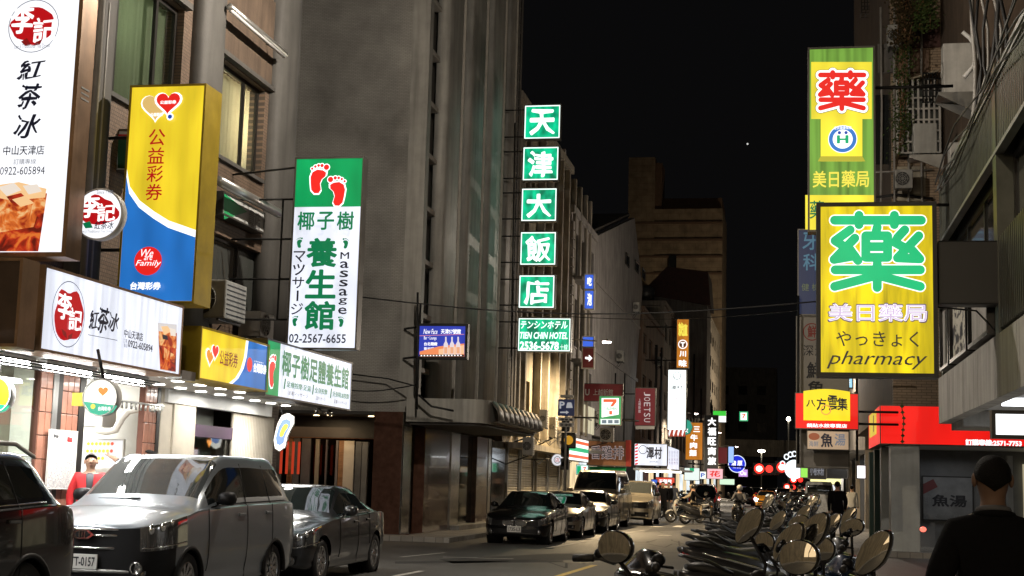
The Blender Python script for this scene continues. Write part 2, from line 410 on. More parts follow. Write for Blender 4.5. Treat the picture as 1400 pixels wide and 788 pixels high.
mat('frame_dark', (.02, .018, .016), .4, metal=.3)
mat('pane_dark', (.02, .022, .022), .06, spec=.9)
mat('pane_grey', (.07, .075, .07), .1, spec=.9)
mat('curtain_green', (.28, .29, .21), .9, var=.12, scale=4)
mat('curtain_cream', (.5, .44, .33), .9, var=.12, scale=4)
mat('red_tile', (.30, .135, .09), .3, var=.2, scale=7, coat=.3)
mat('grout', (.12, .05, .035), .9)
mat('ac_white', (.46, .45, .42), .5, var=.15, scale=4, stain=.3)
mat('ac_grey', (.3, .3, .28), .5, var=.15, scale=4, stain=.3)
mat('ac_dark', (.03, .03, .03), .6)
mat('cable_black', (.012, .012, .012), .6)
mat('pipe_grey', (.28, .27, .25), .5, var=.2)
mat('wood_panel', (.25, .13, .06), .5, var=.3, scale=3, stretch=(1, 1, 8))
mat('flute_beige', (.55, .49, .4), .5, var=.1)
mat('purple_lintel', (.09, .05, .09), .5)
mat('paper', (.75, .74, .7), .7); mat('ink', (.02, .02, .025), .6); mat('ink_grey', (.25, .25, .25), .6)
mat('red_flat', (.55, .02, .02), .5); mat('yellow_flat', (.8, .62, .03), .5); mat('blue_flat', (.03, .12, .5), .5); mat('green_flat', (.02, .35, .12), .5); mat('orange_flat', (.8, .3, .04), .5)
printed('print_small', (.75, .74, .7), (.2, .2, .22), 70)
printed('print_news', (.5, .48, .42), (.04, .04, .05), 5)
for n_ in ('curtain_green', 'curtain_cream'):
    t_ = M[n_].node_tree; p_ = t_.nodes['Principled BSDF']; o_ = t_.nodes['Material Output']; tl = t_.nodes.new('ShaderNodeBsdfTranslucent'); tl.inputs[0].default_value = p_.inputs['Base Color'].default_value
    mx_ = t_.nodes.new('ShaderNodeMixShader'); mx_.inputs[0].default_value = .5; t_.links.new(p_.outputs[0], mx_.inputs[1]); t_.links.new(tl.outputs[0], mx_.inputs[2]); t_.links.new(mx_.outputs[0], o_.inputs[0])
glass('shop_glass', (.9, .95, .92), .92); glass('dark_glass', (.3, .32, .3), .6); glass('clear_glass', (.95, .97, .95), .95)

# ---------------------------------------------------------------- ground
XL, XR = -9.6, 2.35
struct('road', box(-260, 260, -60, 700, -.4, 0), 'asphalt')
def slab(x0, x1, y0, y1, z=.13, k=.15, sides='E'):
    p = tag(box(x0, x1, y0, y1, -.2, z).build('pavement', 'paving'), kind='structure')
    edge = x1 if sides == 'E' else x0; n = int((y1-y0)/1.0); base = None
    for i in range(min(n, 60)):
        if base is None:
            mb = MB(); a, b = (edge, edge+k) if sides == 'E' else (edge-k, edge)
            mb.bbox(a+.002, b-.002, y0+.006, y0+.994, -.15, z+.004, .015); base = mb.build('kerb_stone', 'kerb_stone', p)
        else:
            c = base.copy(); C.objects.link(c); c.location.y = i*1.0
slab(-30, -8.85, -12, 26); slab(-60, -8.5, 35.2, 200)
slab(-1.35, 30, -12, 24.4, sides='W'); slab(.75, 40, 36.2, 200, sides='W')
def gline(name, pts, m, wd=.12, z=.004):
    mb = MB()
    for i in range(len(pts)-1):
        a, b = Vector(pts[i]), Vector(pts[i+1]); n_ = (b-a).normalized(); s_ = V(-n_.y, n_.x, 0)*wd/2
        mb.add([(p.x, p.y, z) for p in (a-s_, b-s_, b+s_, a+s_)], [(0, 1, 2, 3)])
    return struct(name, mb, m)
G = lambda u, v: at_z(u, v, 0)
gline('road_marking', [G(748, 749.5), G(822, 737)], 'paint_white', .12)
gline('road_marking', [G(548, 762), G(608, 756)], 'paint_white', .10)
gline('road_marking', [G(606, 762), G(702, 764.5)], 'paint_white', .10)
gline('road_marking', [G(540, 788), G(577, 781)], 'paint_white', .12)
gline('road_marking', [G(735, 797), G(767, 787), G(813, 773)], 'paint_yellow', .13)
gline('road_marking', [G(828, 733), G(880, 725.5)], 'paint_white', .12)
for (u0, v0, u1, v1) in ((949, 732, 960, 730), (963, 721, 976, 721), (893, 720.5, 903, 720), (925, 721, 931, 719), (906, 733, 912, 732)):
    gline('road_marking', [G(u0, v0), G(u1, v1)], 'paint_white', .35)
gline('road_marking', [G(985, 705), G(1052, 701)], 'paint_white', 1.0)
gline('road_marking', [G(890, 707), G(935, 706)], 'paint_white', .6)
for i in range(7):
    a = 100+i*1.1; struct('road_marking', MB().add([(-7+i*1.3, 96, .004), (-6.3+i*1.3, 96, .004), (-6.3+i*1.3, 100, .004), (-7+i*1.3, 100, .004)], [(0, 1, 2, 3)]), 'paint_white')
def patch(pix):
    struct('asphalt_patch', MB().add([(p.x, p.y, .002) for p in (G(*q) for q in pix)], [tuple(range(len(pix)))]), 'asphalt_patch')
patch([(620, 771), (700, 768), (870, 763), (850, 758), (760, 757), (600, 765)]); patch([(880, 728), (950, 724), (1000, 722), (965, 719), (890, 723)])
patch([(540, 771), (770, 769), (770, 766.5), (540, 768)])

# ---------------------------------------------------------------- walls with openings
def holes_wall(side, pos, th, a0, a1, b0, b1, holes):
    """slab of thickness th behind the plane pos, minus rectangular holes (a0,a1,b0,b1)"""
    mb = MB(); A = sorted({a0, a1, *[x for h in holes for x in h[:2] if a0 < x < a1]}); B = sorted({b0, b1, *[x for h in holes for x in h[2:] if b0 < x < b1]})
    for i in range(len(A)-1):
        j = 0
        while j < len(B)-1:
            am = (A[i]+A[i+1])/2
            free = lambda jj: not any(h[0] < am < h[1] and h[2] < (B[jj]+B[jj+1])/2 < h[3] for h in holes)
            if not free(j): j += 1; continue
            k = j
            while k+1 < len(B)-1 and free(k+1): k += 1
            if side == 'S': mb.box(A[i], A[i+1], pos, pos+th, B[j], B[k+1])
            elif side == 'E': mb.box(pos-th, pos, A[i], A[i+1], B[j], B[k+1])
            else: mb.box(pos, pos+th, A[i], A[i+1], B[j], B[k+1])
            j = k+1
    return mb
def obox(side, pos, a0, a1, b0, b1, d0, d1):
    """box on a facade: d measured outwards from pos"""
    if side == 'S': return (a0, a1, pos-d1, pos-d0, b0, b1)
    if side == 'E': return (pos+d0, pos+d1, a0, a1, b0, b1)
    return (pos-d1, pos-d0, a0, a1, b0, b1)
def window(parent, side, pos, a0, a1, b0, b1, depth=.18, pane='pane_dark', mull=(), transom=(), frame='frame_dark', fr=.06, sill=None, curtain=None):
    mb = MB(); d0, d1 = -depth, -depth+.06
    mb.box(*obox(side, pos, a0, a0+fr, b0, b1, d0, d1)); mb.box(*obox(side, pos, a1-fr, a1, b0, b1, d0, d1))
    mb.box(*obox(side, pos, a0+fr, a1-fr, b0, b0+fr, d0, d1)); mb.box(*obox(side, pos, a0+fr, a1-fr, b1-fr, b1, d0, d1))
    for q in mull: mb.box(*obox(side, pos, q-fr/2, q+fr/2, b0+fr, b1-fr, d0+.002, d1-.002))
    for q in transom: mb.box(*obox(side, pos, a0+fr, a1-fr, q-fr/2, q+fr/2, d0+.004, d1-.004))
    f = mb.build('window', frame, parent)
    MB().box(*obox(side, pos, a0+fr*.5, a1-fr*.5, b0+fr*.5, b1-fr*.5, d0+.022, d0+.034)).build('pane', pane, f)
    if sill: MB().box(*obox(side, pos, a0-.05, a1+.05, b0-.07, b0-.002, -depth+.06, .06)).build('sill', sill, f)
    if curtain:
        mb = MB(); n = int((a1-a0)/.05); vs = []
        for i in range(n+1):
            a = a0+.03+(a1-a0-.06)*i/n; d = d0-.12+.025*math.sin(i*1.9)+.02*noise.noise(V(i*.3, a0, 0))
            for b in (b0+.03, b1-.03):
                x0, x1, y0, y1, z0, z1 = obox(side, pos, a, a, b, b, d, d); vs.append((x0, y0, z0))
        mb.add(vs, [(2*i, 2*i+2, 2*i+3, 2*i+1) for i in range(n)], True); mb.build('curtain', curtain, f)
    return f
def ac_unit(name, label, x0, x1, y0, y1, z0, z1, fan='S', m='ac_white', group='air conditioner units on the walls', back=None):
    t = thing(name, label, 'air conditioner', ((x0+x1)/2, (y0+y1)/2, z0), group)
    MB().bbox(x0, x1, y0, y1, z0, z1, .025).build('casing', m, t)
    if fan == 'S': a0, a1, pos = x0, x1, y0
    else: a0, a1, pos = y0, y1, (x1 if fan == 'E' else x0)
    ca, cb, r = a0+(a1-a0)*.42, (z0+z1)/2, min((a1-a0)*.4, (z1-z0)*.42)
    mb = MB(); P = lambda a, b, d: (a, pos-d, b) if fan == 'S' else ((pos+d, a, b) if fan == 'E' else (pos-d, a, b))
    mb.add([P(ca+r*math.cos(2*PI*k/24), cb+r*math.sin(2*PI*k/24), .004) for k in range(24)], [tuple(range(24))]); mb.build('fan_opening', 'ac_dark', t)
    mb = MB()
    for q in (1, .72, .44, .18): mb.tube([P(ca+r*q*math.cos(2*PI*k/20), cb+r*q*math.sin(2*PI*k/20), .012) for k in range(20)], .006, 4, closed=True)
    for k in range(8): mb.tube([P(ca, cb, .014), P(ca+r*math.cos(PI*k/4), cb+r*math.sin(PI*k/4), .014)], .005, 4)
    mb.build('fan_guard', m, t)
    if fan == 'S':      # louvred side towards the street
        mb = MB()
        for k in range(7): zz = z0+.08+(z1-z0-.16)*k/6; mb.box(x1+.001, x1+.008, y0+.05, y1-.05, zz-.008, zz+.008)
        mb.build('side_louvre', 'ac_dark', t)
    mb = MB()
    for q in (.15, .85):
        x = x0+(x1-x0)*q; mb.box(x-.02, x+.02, y0-.02, y1+.02, z0-.04, z0)
        if back is not None:
            xx = (x0+x1)/2
            mb.tube([(xx, y0+(y1-y0)*q, z0-.03), (back, y0+(y1-y0)*q, z0-.35)], .015, 5)
    mb.build('bracket', 'black_iron', t)
    return t

# ---------------------------------------------------------------- left near building (old walk-up over lit shops)
yx = lambda u, v=400, X=XL: at_x(u, v, X).y
zx = lambda u, v, X=XL: at_x(u, v, X).z
B1 = thing('apartment_building', 'old brown tiled building with curtained windows above the lit shops on the left', 'building', (XL, 17, 0))
w1 = (yx(140, 60), yx(252, 60), zx(205, 100)-.7, 11.4)
p = [at_x(289, 68, XL), at_x(357, 235, XL)]
w2 = (p[0].y, p[1].y, 6.95, 8.65)
q = [at_x(268, 312, XL), at_x(362, 430, XL)]
w3 = (q[0].y, q[1].y-.1, 4.25, zx(272, 308))
w1 = (yx(142, 60), yx(250, 60), 6.95, 8.95)
holes = [w1, w2, w3, (10.2, 13.8, 6.95, 8.95), (10.0, 14.6, .15, 3.2), (15.2, 25.0, .15, 2.95), (10.2, 13.6, 10.6, 12.4), (w1[0], w1[1], 10.6, 12.4), (w2[0], w2[1], 10.6, 12.4)]
holes_wall('E', XL, .3, 6, 26, 0, 15, holes).build('wall', 'mosaic_wall', B1)
MB().box(XL-12, XL-.3, 25.7, 26, 0, 15).box(XL-12, XL-.3, 6, 6.3, 0, 15).box(XL-12, XL, 6, 26, 15, 15.3).build('side_wall', 'render_brown', B1)
MB().box(XL-12, XL-.31, 6.3, 25.7, 3.3, 3.5).build('upper_floor', 'soffit_dark', B1)
MB().box(XL-3.2, XL-3, 6.3, 25.7, 3.5, 15).build('inner_wall', 'far_wall_dark', B1)
window(B1, 'E', XL, *w1, pane='shop_glass', mull=(w1[0]+(w1[1]-w1[0])*.22, w1[0]+(w1[1]-w1[0])*.72), transom=(), curtain='curtain_green', fr=.08, sill='pilaster_grey')
window(B1, 'E', XL, *w2, pane='shop_glass', mull=(w2[0]+(w2[1]-w2[0])*.72,), curtain='curtain_cream', fr=.07, sill='pilaster_grey')
window(B1, 'E', XL, *w3, pane='pane_grey', mull=(w3[0]+(w3[1]-w3[0])*.66,), fr=.06)
for h in holes[6:]: window(B1, 'E', XL, *h, pane='pane_dark', fr=.07, mull=((h[0]+h[1])/2,))
window(B1, 'E', XL, *holes[3], pane='pane_dark', fr=.07)
for u0, u1 in ((98, 132), (253, 287), (364, 393)):
    a, b = yx(u0, 200), yx(u1, 200)
    MB().loft([((XL+.02, (a+b)/2, z), (.24, 0, 0), (0, (b-a)/2, 0)) for z in (3.3, 6, 9, 12, 15)], 20, 3).build('pilaster', 'pilaster_grey', B1)
MB().box(XL, XL+.10, w1[0]-.2, w1[1]+.1, w1[3]+.02, w1[3]+.12).box(XL, XL+.12, w2[0]-.1, w2[1]+.2, w2[3]+.02, w2[3]+.1).build('window_hood', 'pilaster_grey', B1)
MB().box(XL, XL+.04, w1[1]+.8, w2[1]+.6, 8.8, 10.4).build('render_band', 'render_brown', B1)
MB().tube([(XL+.3, yx(105, 100), 3.4), (XL+.3, yx(105, 100), 15)], .05, 8).tube([(XL+.25, yx(120, 100), 3.4), (XL+.25, yx(120, 100), 8), (XL+.1, yx(125, 100), 8.4)], .025, 6).build('drain_pipe', 'pipe_grey', B1)
# lit room behind the cream curtain
lamp('room_light', 'POINT', (XL-1.0, w2[1]-.1, 7.9), 230, (1, .82, .55), .15, B1)
lamp('room_light', 'POINT', (XL-1.2, (w1[0]+w1[1])/2, 8.4), 55, (.85, 1, .65), .2, B1)
# tube lamp fixtures on the wall
def tube_fixture(label, A, Bp, r=.06, on=False, parent=None):
    A, Bp = Vector(A), Vector(Bp); t = thing('tube_lamp', label, 'lamp', (A+Bp)/2, 'tube lamps fixed to the walls')
    MB().tube([A, Bp], r, 10).build('housing', 'alu', t)
    MB().tube([A+V(0, .04, -.05), Bp+V(0, -.04, -.05)], r*.6, 8).build('tube', lit('tube_on', (1, .98, .92), 8) if on else mat('tube_off', (.6, .6, .6), .3), t)
    mb = MB()
    for P in (A.lerp(Bp, .08), A.lerp(Bp, .92)): mb.tube([P, (XL+.02, P.y, P.z+.15)], .012, 5)
    mb.build('bracket', 'black_iron', t)
a = at_x(314, 10, XL+.35); b = at_x(390, 74, XL+.35)
tube_fixture('unlit tube lamp high on the brown tiled wall above the cream curtained window', (XL+.35, a.y, (a.z+b.z)/2), (XL+.35, b.y, (a.z+b.z)/2))
a = at_x(300, 246, XL+.45); b = at_x(382, 293, XL+.45)
tube_fixture('metal tube lamp just above the small green and white wall sign', (XL+.45, a.y, (a.z+b.z)/2), (XL+.45, b.y, (a.z+b.z)/2), .08)
f = sign('wall_sign', 'small unlit green and white sign under the tube lamp beside the massage sign', 'E', XL+.22, 306, 264, 360, 318, mat('sign_dull', (.55, .57, .56), .5, var=.1), depth=.2)
f.poly([f.px(306, 264), f.px(338, 290), f.px(306, 300)], 'green_flat', metres=True)
f.text('貴店', 340, 285, 355, 315, 'ink_grey', .01)
f = sign('wall_sign', 'white box sign with green face half hidden behind the yellow lottery sign', 'S', 18.8, 146, 180, 185, 232, 'sign_dull', depth=.35)
f.poly([(161, 184), (185, 184), (185, 232), (161, 230)], mat('green_deep', (.01, .09, .04), .5)); f.poly([(161, 184), (185, 184), (185, 190), (161, 190)], 'red_flat')
ac_unit('air_conditioner', 'large grey air conditioner unit hanging under the window left of the massage sign', at_y(313, 400, 22.2).x-.55, at_y(336, 400, 22.2).x-.1, 21.6, 22.5, 4.05, 4.68, 'S', 'ac_grey', back=XL)
ac_unit('air_conditioner', 'small white air conditioner unit just right of the large grey one above the lottery sign', XL+.1, XL+.5, 23.5, 24.2, 3.95, 4.4, 'E', 'ac_white', back=XL)

# canopy over the near pavement
CX = -8.0
cz = 2.86
cn = thing('shop_canopy', 'white metal canopy with bright lamps over the shops under the long signs', 'canopy', (-8.8, 17, cz))
MB().box(XL+.01, CX-.27, 8, 25.6, cz-.02, cz+.05).build('ceiling_panel', 'white_paint', cn)
MB().box(CX-.26, CX-.02, 8, 14.1, cz-.06, cz+.12).box(CX-.26, CX-.02, 17.95, 18.4, cz-.06, cz+.06).build('edge_beam', 'steel_dull', cn)
MB().box(XL+.02, CX-.3, 8, 25.6, cz+.5, cz+.56).build('roof_sheet', 'steel_dull', cn)
mb = MB()
for k in range(4): mb.tube([(CX-.45-k*.07, 9, cz-.10-.02*k), (CX-.45-k*.07, 18.2, cz-.10-.02*k)], .012, 5)
mb.build('conduit', 'ac_dark', cn)
for i, y in enumerate((11.6, 13.1, 14.6, 16.1, 17.6)):
    k = MB().box(CX-.75, CX-.62, y-.62, y+.62, cz-.075, cz-.03).build('tube_lamp', 'white_paint', cn)
    MB().tube([(CX-.685, y-.58, cz-.1), (CX-.685, y+.58, cz-.1)], .022, 8).build('tube', lit('tube_hot', (1, .99, .95), 60), k)
    lamp('tube_light', 'AREA', (CX-.685, y, cz-.13), 75, (1, .98, .94), .1, cn, size_y=1.2)
for i in range(9):
    for x in (CX-.5, CX-1.15):
        y = 18.9+i*.78; MB().lathe([(0, .001), (0, .075), (-.012, .09), (-.012, .001)], (x, y, cz-.022), 'Z', 16).build('downlight', lit('downlight_hot', (1, .97, .9), 14, light=False), cn)
for y in (19.5, 21.7, 23.9): lamp('downlight_light', 'AREA', (CX-.8, y, cz-.06), 42, (1, .97, .9), .8, cn)
for k, y in enumerate((24.3, 24.9)):
    s_ = MB().lathe([(-.06, .05), (.06, .065), (.07, .05)], (CX-.25, y, cz-.16), 'Y', 14).build('spot_lamp', 'steel', cn)

# ---- shop fronts and rooms
RM = thing('drinks_shop', 'bright white drinks shop interior with a lottery board on its back wall', 'shop', (XL-1.5, 18.5, .15))
MB().box(XL-3.0, XL-.31, 9.5, 25.4, .1, .16).build('floor', 'tile_floor', RM)
MB().box(XL-3.1, XL-3.0, 9.5, 25.4, .16, 3.28).box(XL-3.0, XL-.31, 21.3, 21.4, .16, 3.28).build('wall', 'white_wall', RM)
MB().box(XL-3.0, XL-.31, 9.5, 25.4, 3.2, 3.28).build('ceiling', 'white_paint', RM)
for y in (16.5, 18.3, 20.2):
    MB().box(XL-2.2, XL-1.2, y-.08, y+.08, 3.12, 3.19).build('ceiling_lamp', lit('panel_hot', (1, .99, .96), 9), RM)
    lamp('room_light', 'AREA', (XL-1.7, y, 3.1), 95, (1, .98, .93), .8, RM)
# board on the far side of the room (faces the street obliquely)
f = sign('lottery_board', 'white board with rows of round yellow lottery tickets inside the bright shop', 'S', 20.9, 106, 601, 166, 640, lit('board_white', (.95, .97, 1), .75, light=False), 'white_paint', .05, rim=.02)
for r_ in range(3):
    for k in range(7 if r_ < 2 else 5): f.disc(121+k*5.6, 607+r_*10, 2.3, lit('ticket_red', (.9, .12, .05), .8, light=False) if (k == 6) else lit('ticket_yellow', (.95, .75, .05), .85, light=False), 'ticket', 12)
for k in range(4): f.text('8', 107.5, 603+k*9, 114, 610+k*9, lit('ticket_blue', (.03, .15, .5), .7, light=False), .02, name='ticket')
t = thing('counter', 'white drinks counter below the lottery board', 'counter', (XL-1.6, 20.2, .16)); MB().bbox(XL-2.6, XL-.7, 20.0, 20.7, .16, 1.1, .02).build('counter_top', 'white_wall', t)
t = thing('wall_cabinet', 'white cabinet high on the wall inside the bright shop', 'cabinet', (XL-1, 19.9, 2.2)); p0, p1 = at_y(107, 560, 20.4), at_y(140, 584, 20.4); MB().bbox(p0.x, p1.x, 20.4, 20.85, p1.z, p0.z+.3, .02).build('cabinet_box', 'white_paint', t)
mb = MB(); pts = [at_y(*q, 20.3) for q in ((132, 588), (146, 591), (158, 588), (166, 573), (176, 562), (200, 558), (222, 557))]
t = thing('duct', 'white bent air duct along the wall of the bright shop', 'duct', pts[0]); mb.tube(pts, .055, 10); mb.build('duct_pipe', 'white_wall', t)
mb = MB(); t = thing('hook_rail', 'rail of small hanging hooks at the top of the shop opening', 'rail', at_y(190, 552, 19.9))
mb.tube([at_y(165, 548, 19.9), at_y(225, 556, 19.9)], .015, 6)
for k in range(9): a = at_y(167+k*6.5, 549+k*.85, 19.9); mb.tube([a, a-V(0, 0, .1)], .018, 5)
mb.build('rail_bar', 'steel_dull', t)
FR = thing('shop_row', 'row of shop fronts with red tiled pillars, posters and glass under the canopy', 'shop front', (XL, 18, .15))
zt, zb = 2.9, .15
def strip(u0, u1, m, name, d0=-.05, d1=.06, z0=zb, z1=zt+.05, v=600):
    a, b = yx(u0, v), yx(u1, v); return MB().box(XL+d0, XL+d1, a, b, z0, z1).build(name, m, FR)
strip(-60, -50, 'frame_dark', 'post'); strip(63, 70, 'steel_dull', 'post'); strip(70, 76, 'frame_dark', 'post'); strip(100, 108, 'frame_dark', 'post')
MB().box(XL-.02, XL+.0, yx(-50), yx(63), zb, zt).build('glass_panel', 'shop_glass', FR)
MB().box(XL-.5, XL-.45, yx(-60), yx(70), zb, zt).build('back_panel', 'flute_beige', FR)
for (u0, u1) in ((76, 100), (192, 208), (46, 63)):
    a, b = yx(u0, 600), yx(u1, 600); pl = MB().box(XL-.06, XL+.03, a, b, zb, zt).build('pillar', 'grout', FR)
    nc = max(1, round((b-a)/.16)); proto = None; nr = 9; tw, th_ = (b-a)/nc, (zt-zb)/nr
    for i in range(nc):
        for j in range(nr):
            if proto is None: proto = MB().bbox(XL+.03, XL+.05, a+.006, a+tw-.006, zb+.006, zb+th_-.006, .006).build('tile', 'red_tile', pl)
            else: c = proto.copy(); C.objects.link(c); c.location = (0, i*tw, j*th_)
strip(208, 212, 'frame_dark', 'post'); strip(212, 229, 'flute_beige', 'post', v=620); strip(229, 259, 'flute_beige', 'jamb_panel', d1=.09)
a, b = yx(262, 600), yx(316, 600)
MB().box(XL-.4, XL-.35, a, b, zb, zt).build('door_panel', mat('door_grey', (.22, .23, .2), .5, var=.1), FR)
MB().box(XL-.1, XL+.02, a, b, 2.15, 2.35).build('lintel', 'purple_lintel', FR)
MB().box(XL-.05, XL-.04, a, b, zb, 2.15).build('glass_panel', 'shop_glass', FR)
MB().box(XL-.34, XL-.33, a+.5, a+1.05, 1.85, 1.99).build('red_banner', 'red_flat', FR)
a, b = yx(316, 600), yx(372, 600); n_ = 26; pr = None
for i in range(n_):
    y0 = a+(b-a)*i/n_
    if pr is None: pr = MB().tube([(XL, y0+(b-a)/n_/2, zb), (XL, y0+(b-a)/n_/2, 2.62)], (b-a)/n_/2*1.02, 8).build('fluted_slat', 'flute_beige', FR)
    else: c = pr.copy(); C.objects.link(c); c.location.y = (b-a)*i/n_
MB().box(XL-.05, XL+.12, yx(229), yx(372), 2.63, 2.86).build('header_panel', 'white_paint', FR)
# posters
def poster(label, X, u0, v0, u1, v1, red=False):
    f = sign('poster', label, 'E', X+.05, u0, v0, u1, v1, 'print_small', 'paper', .02, rim=.01); return f
f = poster('menu poster with a red heading behind the glass at the left edge', XL-.06, 5, 622, 52, 700); f.poly([(8, 624), (50, 634), (50, 648), (8, 640)], 'paper'); f.poly([(20, 630), (34, 633), (34, 641), (20, 639)], 'red_flat')
f = poster('tall white menu poster on the red tiled pillar', XL+.06, 69, 588, 100, 668); f.poly([(70, 590), (99, 597), (99, 614), (70, 609)], 'paper'); f.text('李記', 72, 593, 80, 600, 'ink', .02); f.poly([(91, 597), (98, 599), (98, 605), (91, 604)], 'red_flat')
t = thing('hanging_ornament', 'small red paper ornament hanging in the dark doorway', 'ornament', (XL-.3, yx(284), 2.0)); mb = MB(); c_ = at_x(286, 604, XL-.03); mb.loft([(c_+V(0, 0, z), (.01, 0, 0), (0, max(.005, .11-abs(z)*1.0), 0)) for z in (-.11, -.05, 0, .05, .11)], 12, 2); mb.build('ornament_body', 'orange_flat', t)
# round lottery signs below the canopy
def round_sign(label, u, v, rp, Y, face, depth=.14, arm=None, rim='white_paint', grp='round signs under the canopy'):
    c = at_y(u, v, Y); r = (at_y(u, v-rp, Y)-c).length; t = thing('round_sign', label, 'sign', c+V(0, depth/2, 0), grp)
    MB().lathe([(depth, .001), (depth, r*.97), (0, r), (-.01, r*.99), (-.01, r*.93), (.004, r*.925)], c, 'Y', 48).build('housing', rim, t)
    f = Face('S', Y, t); p = f._put('face', [(c.x+r*.93*math.cos(2*PI*k/48), c.z+r*.93*math.sin(2*PI*k/48)) for k in range(48)], [tuple(range(48))], face, 0); f.parent = p; f.t = t; f.r = r; f.c = c
    if arm: MB().tube([c+V(0, depth/2, 0)+V(*arm[0]), c+V(0, depth/2, 0)+V(*arm[1])], .02, 6).build('bracket', 'black_iron', t)
    return f
# ---------------------------------------------------------------- lit sign materials
lit('face_white', (.93, .95, 1), 1.15, .1); lit('face_white2', (.84, .88, 1), 1.0, .2, scale=(1.6, 4.5, .4)); lit('face_whitehot', (.9, .93, 1), 1.5, .1)
lit('face_yellow', (1, .74, .03), .85, .22, grime=.1); lit('face_yellow_dirty', (.97, .74, .0), .85, .35, grime=.5, scale=(4, 4, .5)); lit('face_yellow_dim', (.9, .6, .05), .55, .2)
lit('face_blue', (.03, .26, .85), .62, .2); lit('face_green', (.0, .42, .12), .7, .25); lit('face_hotel', (.0, .36, .17), 1.25, .6, scale=(2.5, 2.5, 1.5))
lit('face_olive', (.17, .36, .05), .85, .4, scale=(7, 7, .3)); lit('face_red', (1, .012, .008), .85, .12); lit('face_teal', (.05, .55, .38), .6, .2); lit('face_orange', (.9, .30, .02), .55, .2); lit('face_orange_dim', (.5, .2, .03), .5, .3)
T = lambda n, c, s: lit(n, c, s, light=False)
T('t_white', (1, 1, 1), 1.25); T('t_red', (.6, .005, .01), .75); T('t_maroon', (.35, .01, .01), .55); T('t_green', (.0, .27, .10), .6); T('t_green2', (.0, .5, .2), .85); T('t_dark', (.01, .012, .03), .5)
T('t_orange', (1, .35, .02), .8); T('t_yellow', (1, .85, .1), .95); T('t_blue', (.02, .1, .6), .7); T('t_pink', (1, .6, .65), .9); T('t_footred', (.85, .02, .015), .95); T('t_hotel', (.85, 1, .95), 1.5); T('t_grey', (.3, .32, .38), .5)
T('t_tea3', (.98, .62, .3), .9)
def tea(name, c1, c2, c3, s_):
    m, t_, p_ = _new(name); L = t_.links; g = t_.nodes.new('ShaderNodeNewGeometry'); n_ = t_.nodes.new('ShaderNodeTexNoise'); n_.inputs['Scale'].default_value = s_; n_.inputs['Detail'].default_value = 3; n_.inputs['Distortion'].default_value = 1.5; L.new(g.outputs['Position'], n_.inputs[0])
    r_ = t_.nodes.new('ShaderNodeValToRGB'); e = r_.color_ramp.elements; e[0].position = .38; e[0].color = (*c1, 1); e[1].position = .64; e[1].color = (*c3, 1); q_ = e.new(.52); q_.color = (*c2, 1); L.new(n_.outputs[0], r_.inputs[0])
    L.new(r_.outputs[0], p_.inputs['Emission Color']); p_.inputs['Emission Strength'].default_value = .85; p_.inputs['Base Color'].default_value = (.1, .02, .01, 1); m.cycles.emission_sampling = 'NONE'; M[name] = m
tea('t_tea', (.12, .005, .002), (.55, .03, .008), (.85, .2, .03), 4.5); tea('t_tea2', (.35, .02, .005), (.85, .2, .03), (1, .6, .25), 5)
T('t_ice', (.9, .8, .7), .9); T('t_purple', (.2, .1, .3), .4); T('t_green_mid', (.03, .5, .3), .9)

# ================= left signs
# -- tall white tea sign at the left edge
f = sign('vertical_sign', 'tall white lit sign with red seal and glass of iced tea at the left edge', 'S', 14.0, -22, 0, 84.5, 345, 'face_white', 'sign_brown', .32, metres=False, rim=.05)
SW = (0, 0)
f.poly([(-22, -60), (84.5, -60), (84.5, 0), (-22, 0)], 'face_white', d=0)
f.disc(46, 36, 36, 't_grey', ring=.03); f.disc(46, 35, 24, 't_red', sx=1.25, vr=.35)
f.text('李', 17, 8, 46, 46, 't_white', .025, brush=.25); f.text('記', 47, 26, 76, 58, 't_white', .02, brush=.2)
f.poly([(30, 58), (38, 53), (44, 62), (36, 64)], 't_maroon'); f.poly([(60, 54), (52, 58), (46, 64), (56, 62)], 't_maroon')
f.text('Lee Ji Traditional Tea Drinks', 22, 62, 70, 68, 't_grey')
for ch, r_ in (('紅', (26, 82, 64, 110)), ('茶', (27, 116, 59, 150)), ('冰', (20, 158, 58, 190))): f.text(ch, *r_, 't_dark', .018, .25, brush=.45)
f.text('中山天津店', 8, 201, 63, 213, 't_dark', .012); f.text('訂購專線', 22, 219, 52, 226, 't_grey'); f.text('0922-605894', 4, 230, 64, 240, 't_dark', .0)
f.poly([(-22, 345), (56, 345), (68, 266), (-22, 262)], 't_tea'); f.poly([(-22, 262), (68, 266), (64, 293), (-22, 300)], 't_tea2')
f.poly([(-10, 292), (58, 286), (50, 312), (0, 320)], 't_tea2'); f.poly([(-6, 256), (30, 251), (68, 260), (66, 272), (20, 276), (-10, 270)], 't_tea3')
f.poly([(2, 258), (24, 252), (34, 262), (14, 270)], 't_ice'); f.poly([(36, 256), (56, 254), (62, 264), (44, 268)], 't_ice'); f.poly([(14, 271), (34, 266), (44, 276), (22, 281)], 't_tea'); f.poly([(22, 275), (40, 270), (52, 280), (34, 285)], 't_tea3')
MB().box(f.hi+.05, f.hi+.054, 14.08, 14.26, 5.6, 5.62).box(f.hi+.05, f.hi+.054, 14.08, 14.26, 5.66, 5.68).box(f.hi+.05, f.hi+.054, 14.08, 14.26, 5.72, 5.74).build('vent', 'alu', f.t)
arms(f, [((f.hi, 14.2, z), (XL+.05, 14.2+.0, z)) for z in (4.1, 6.8)], .03)
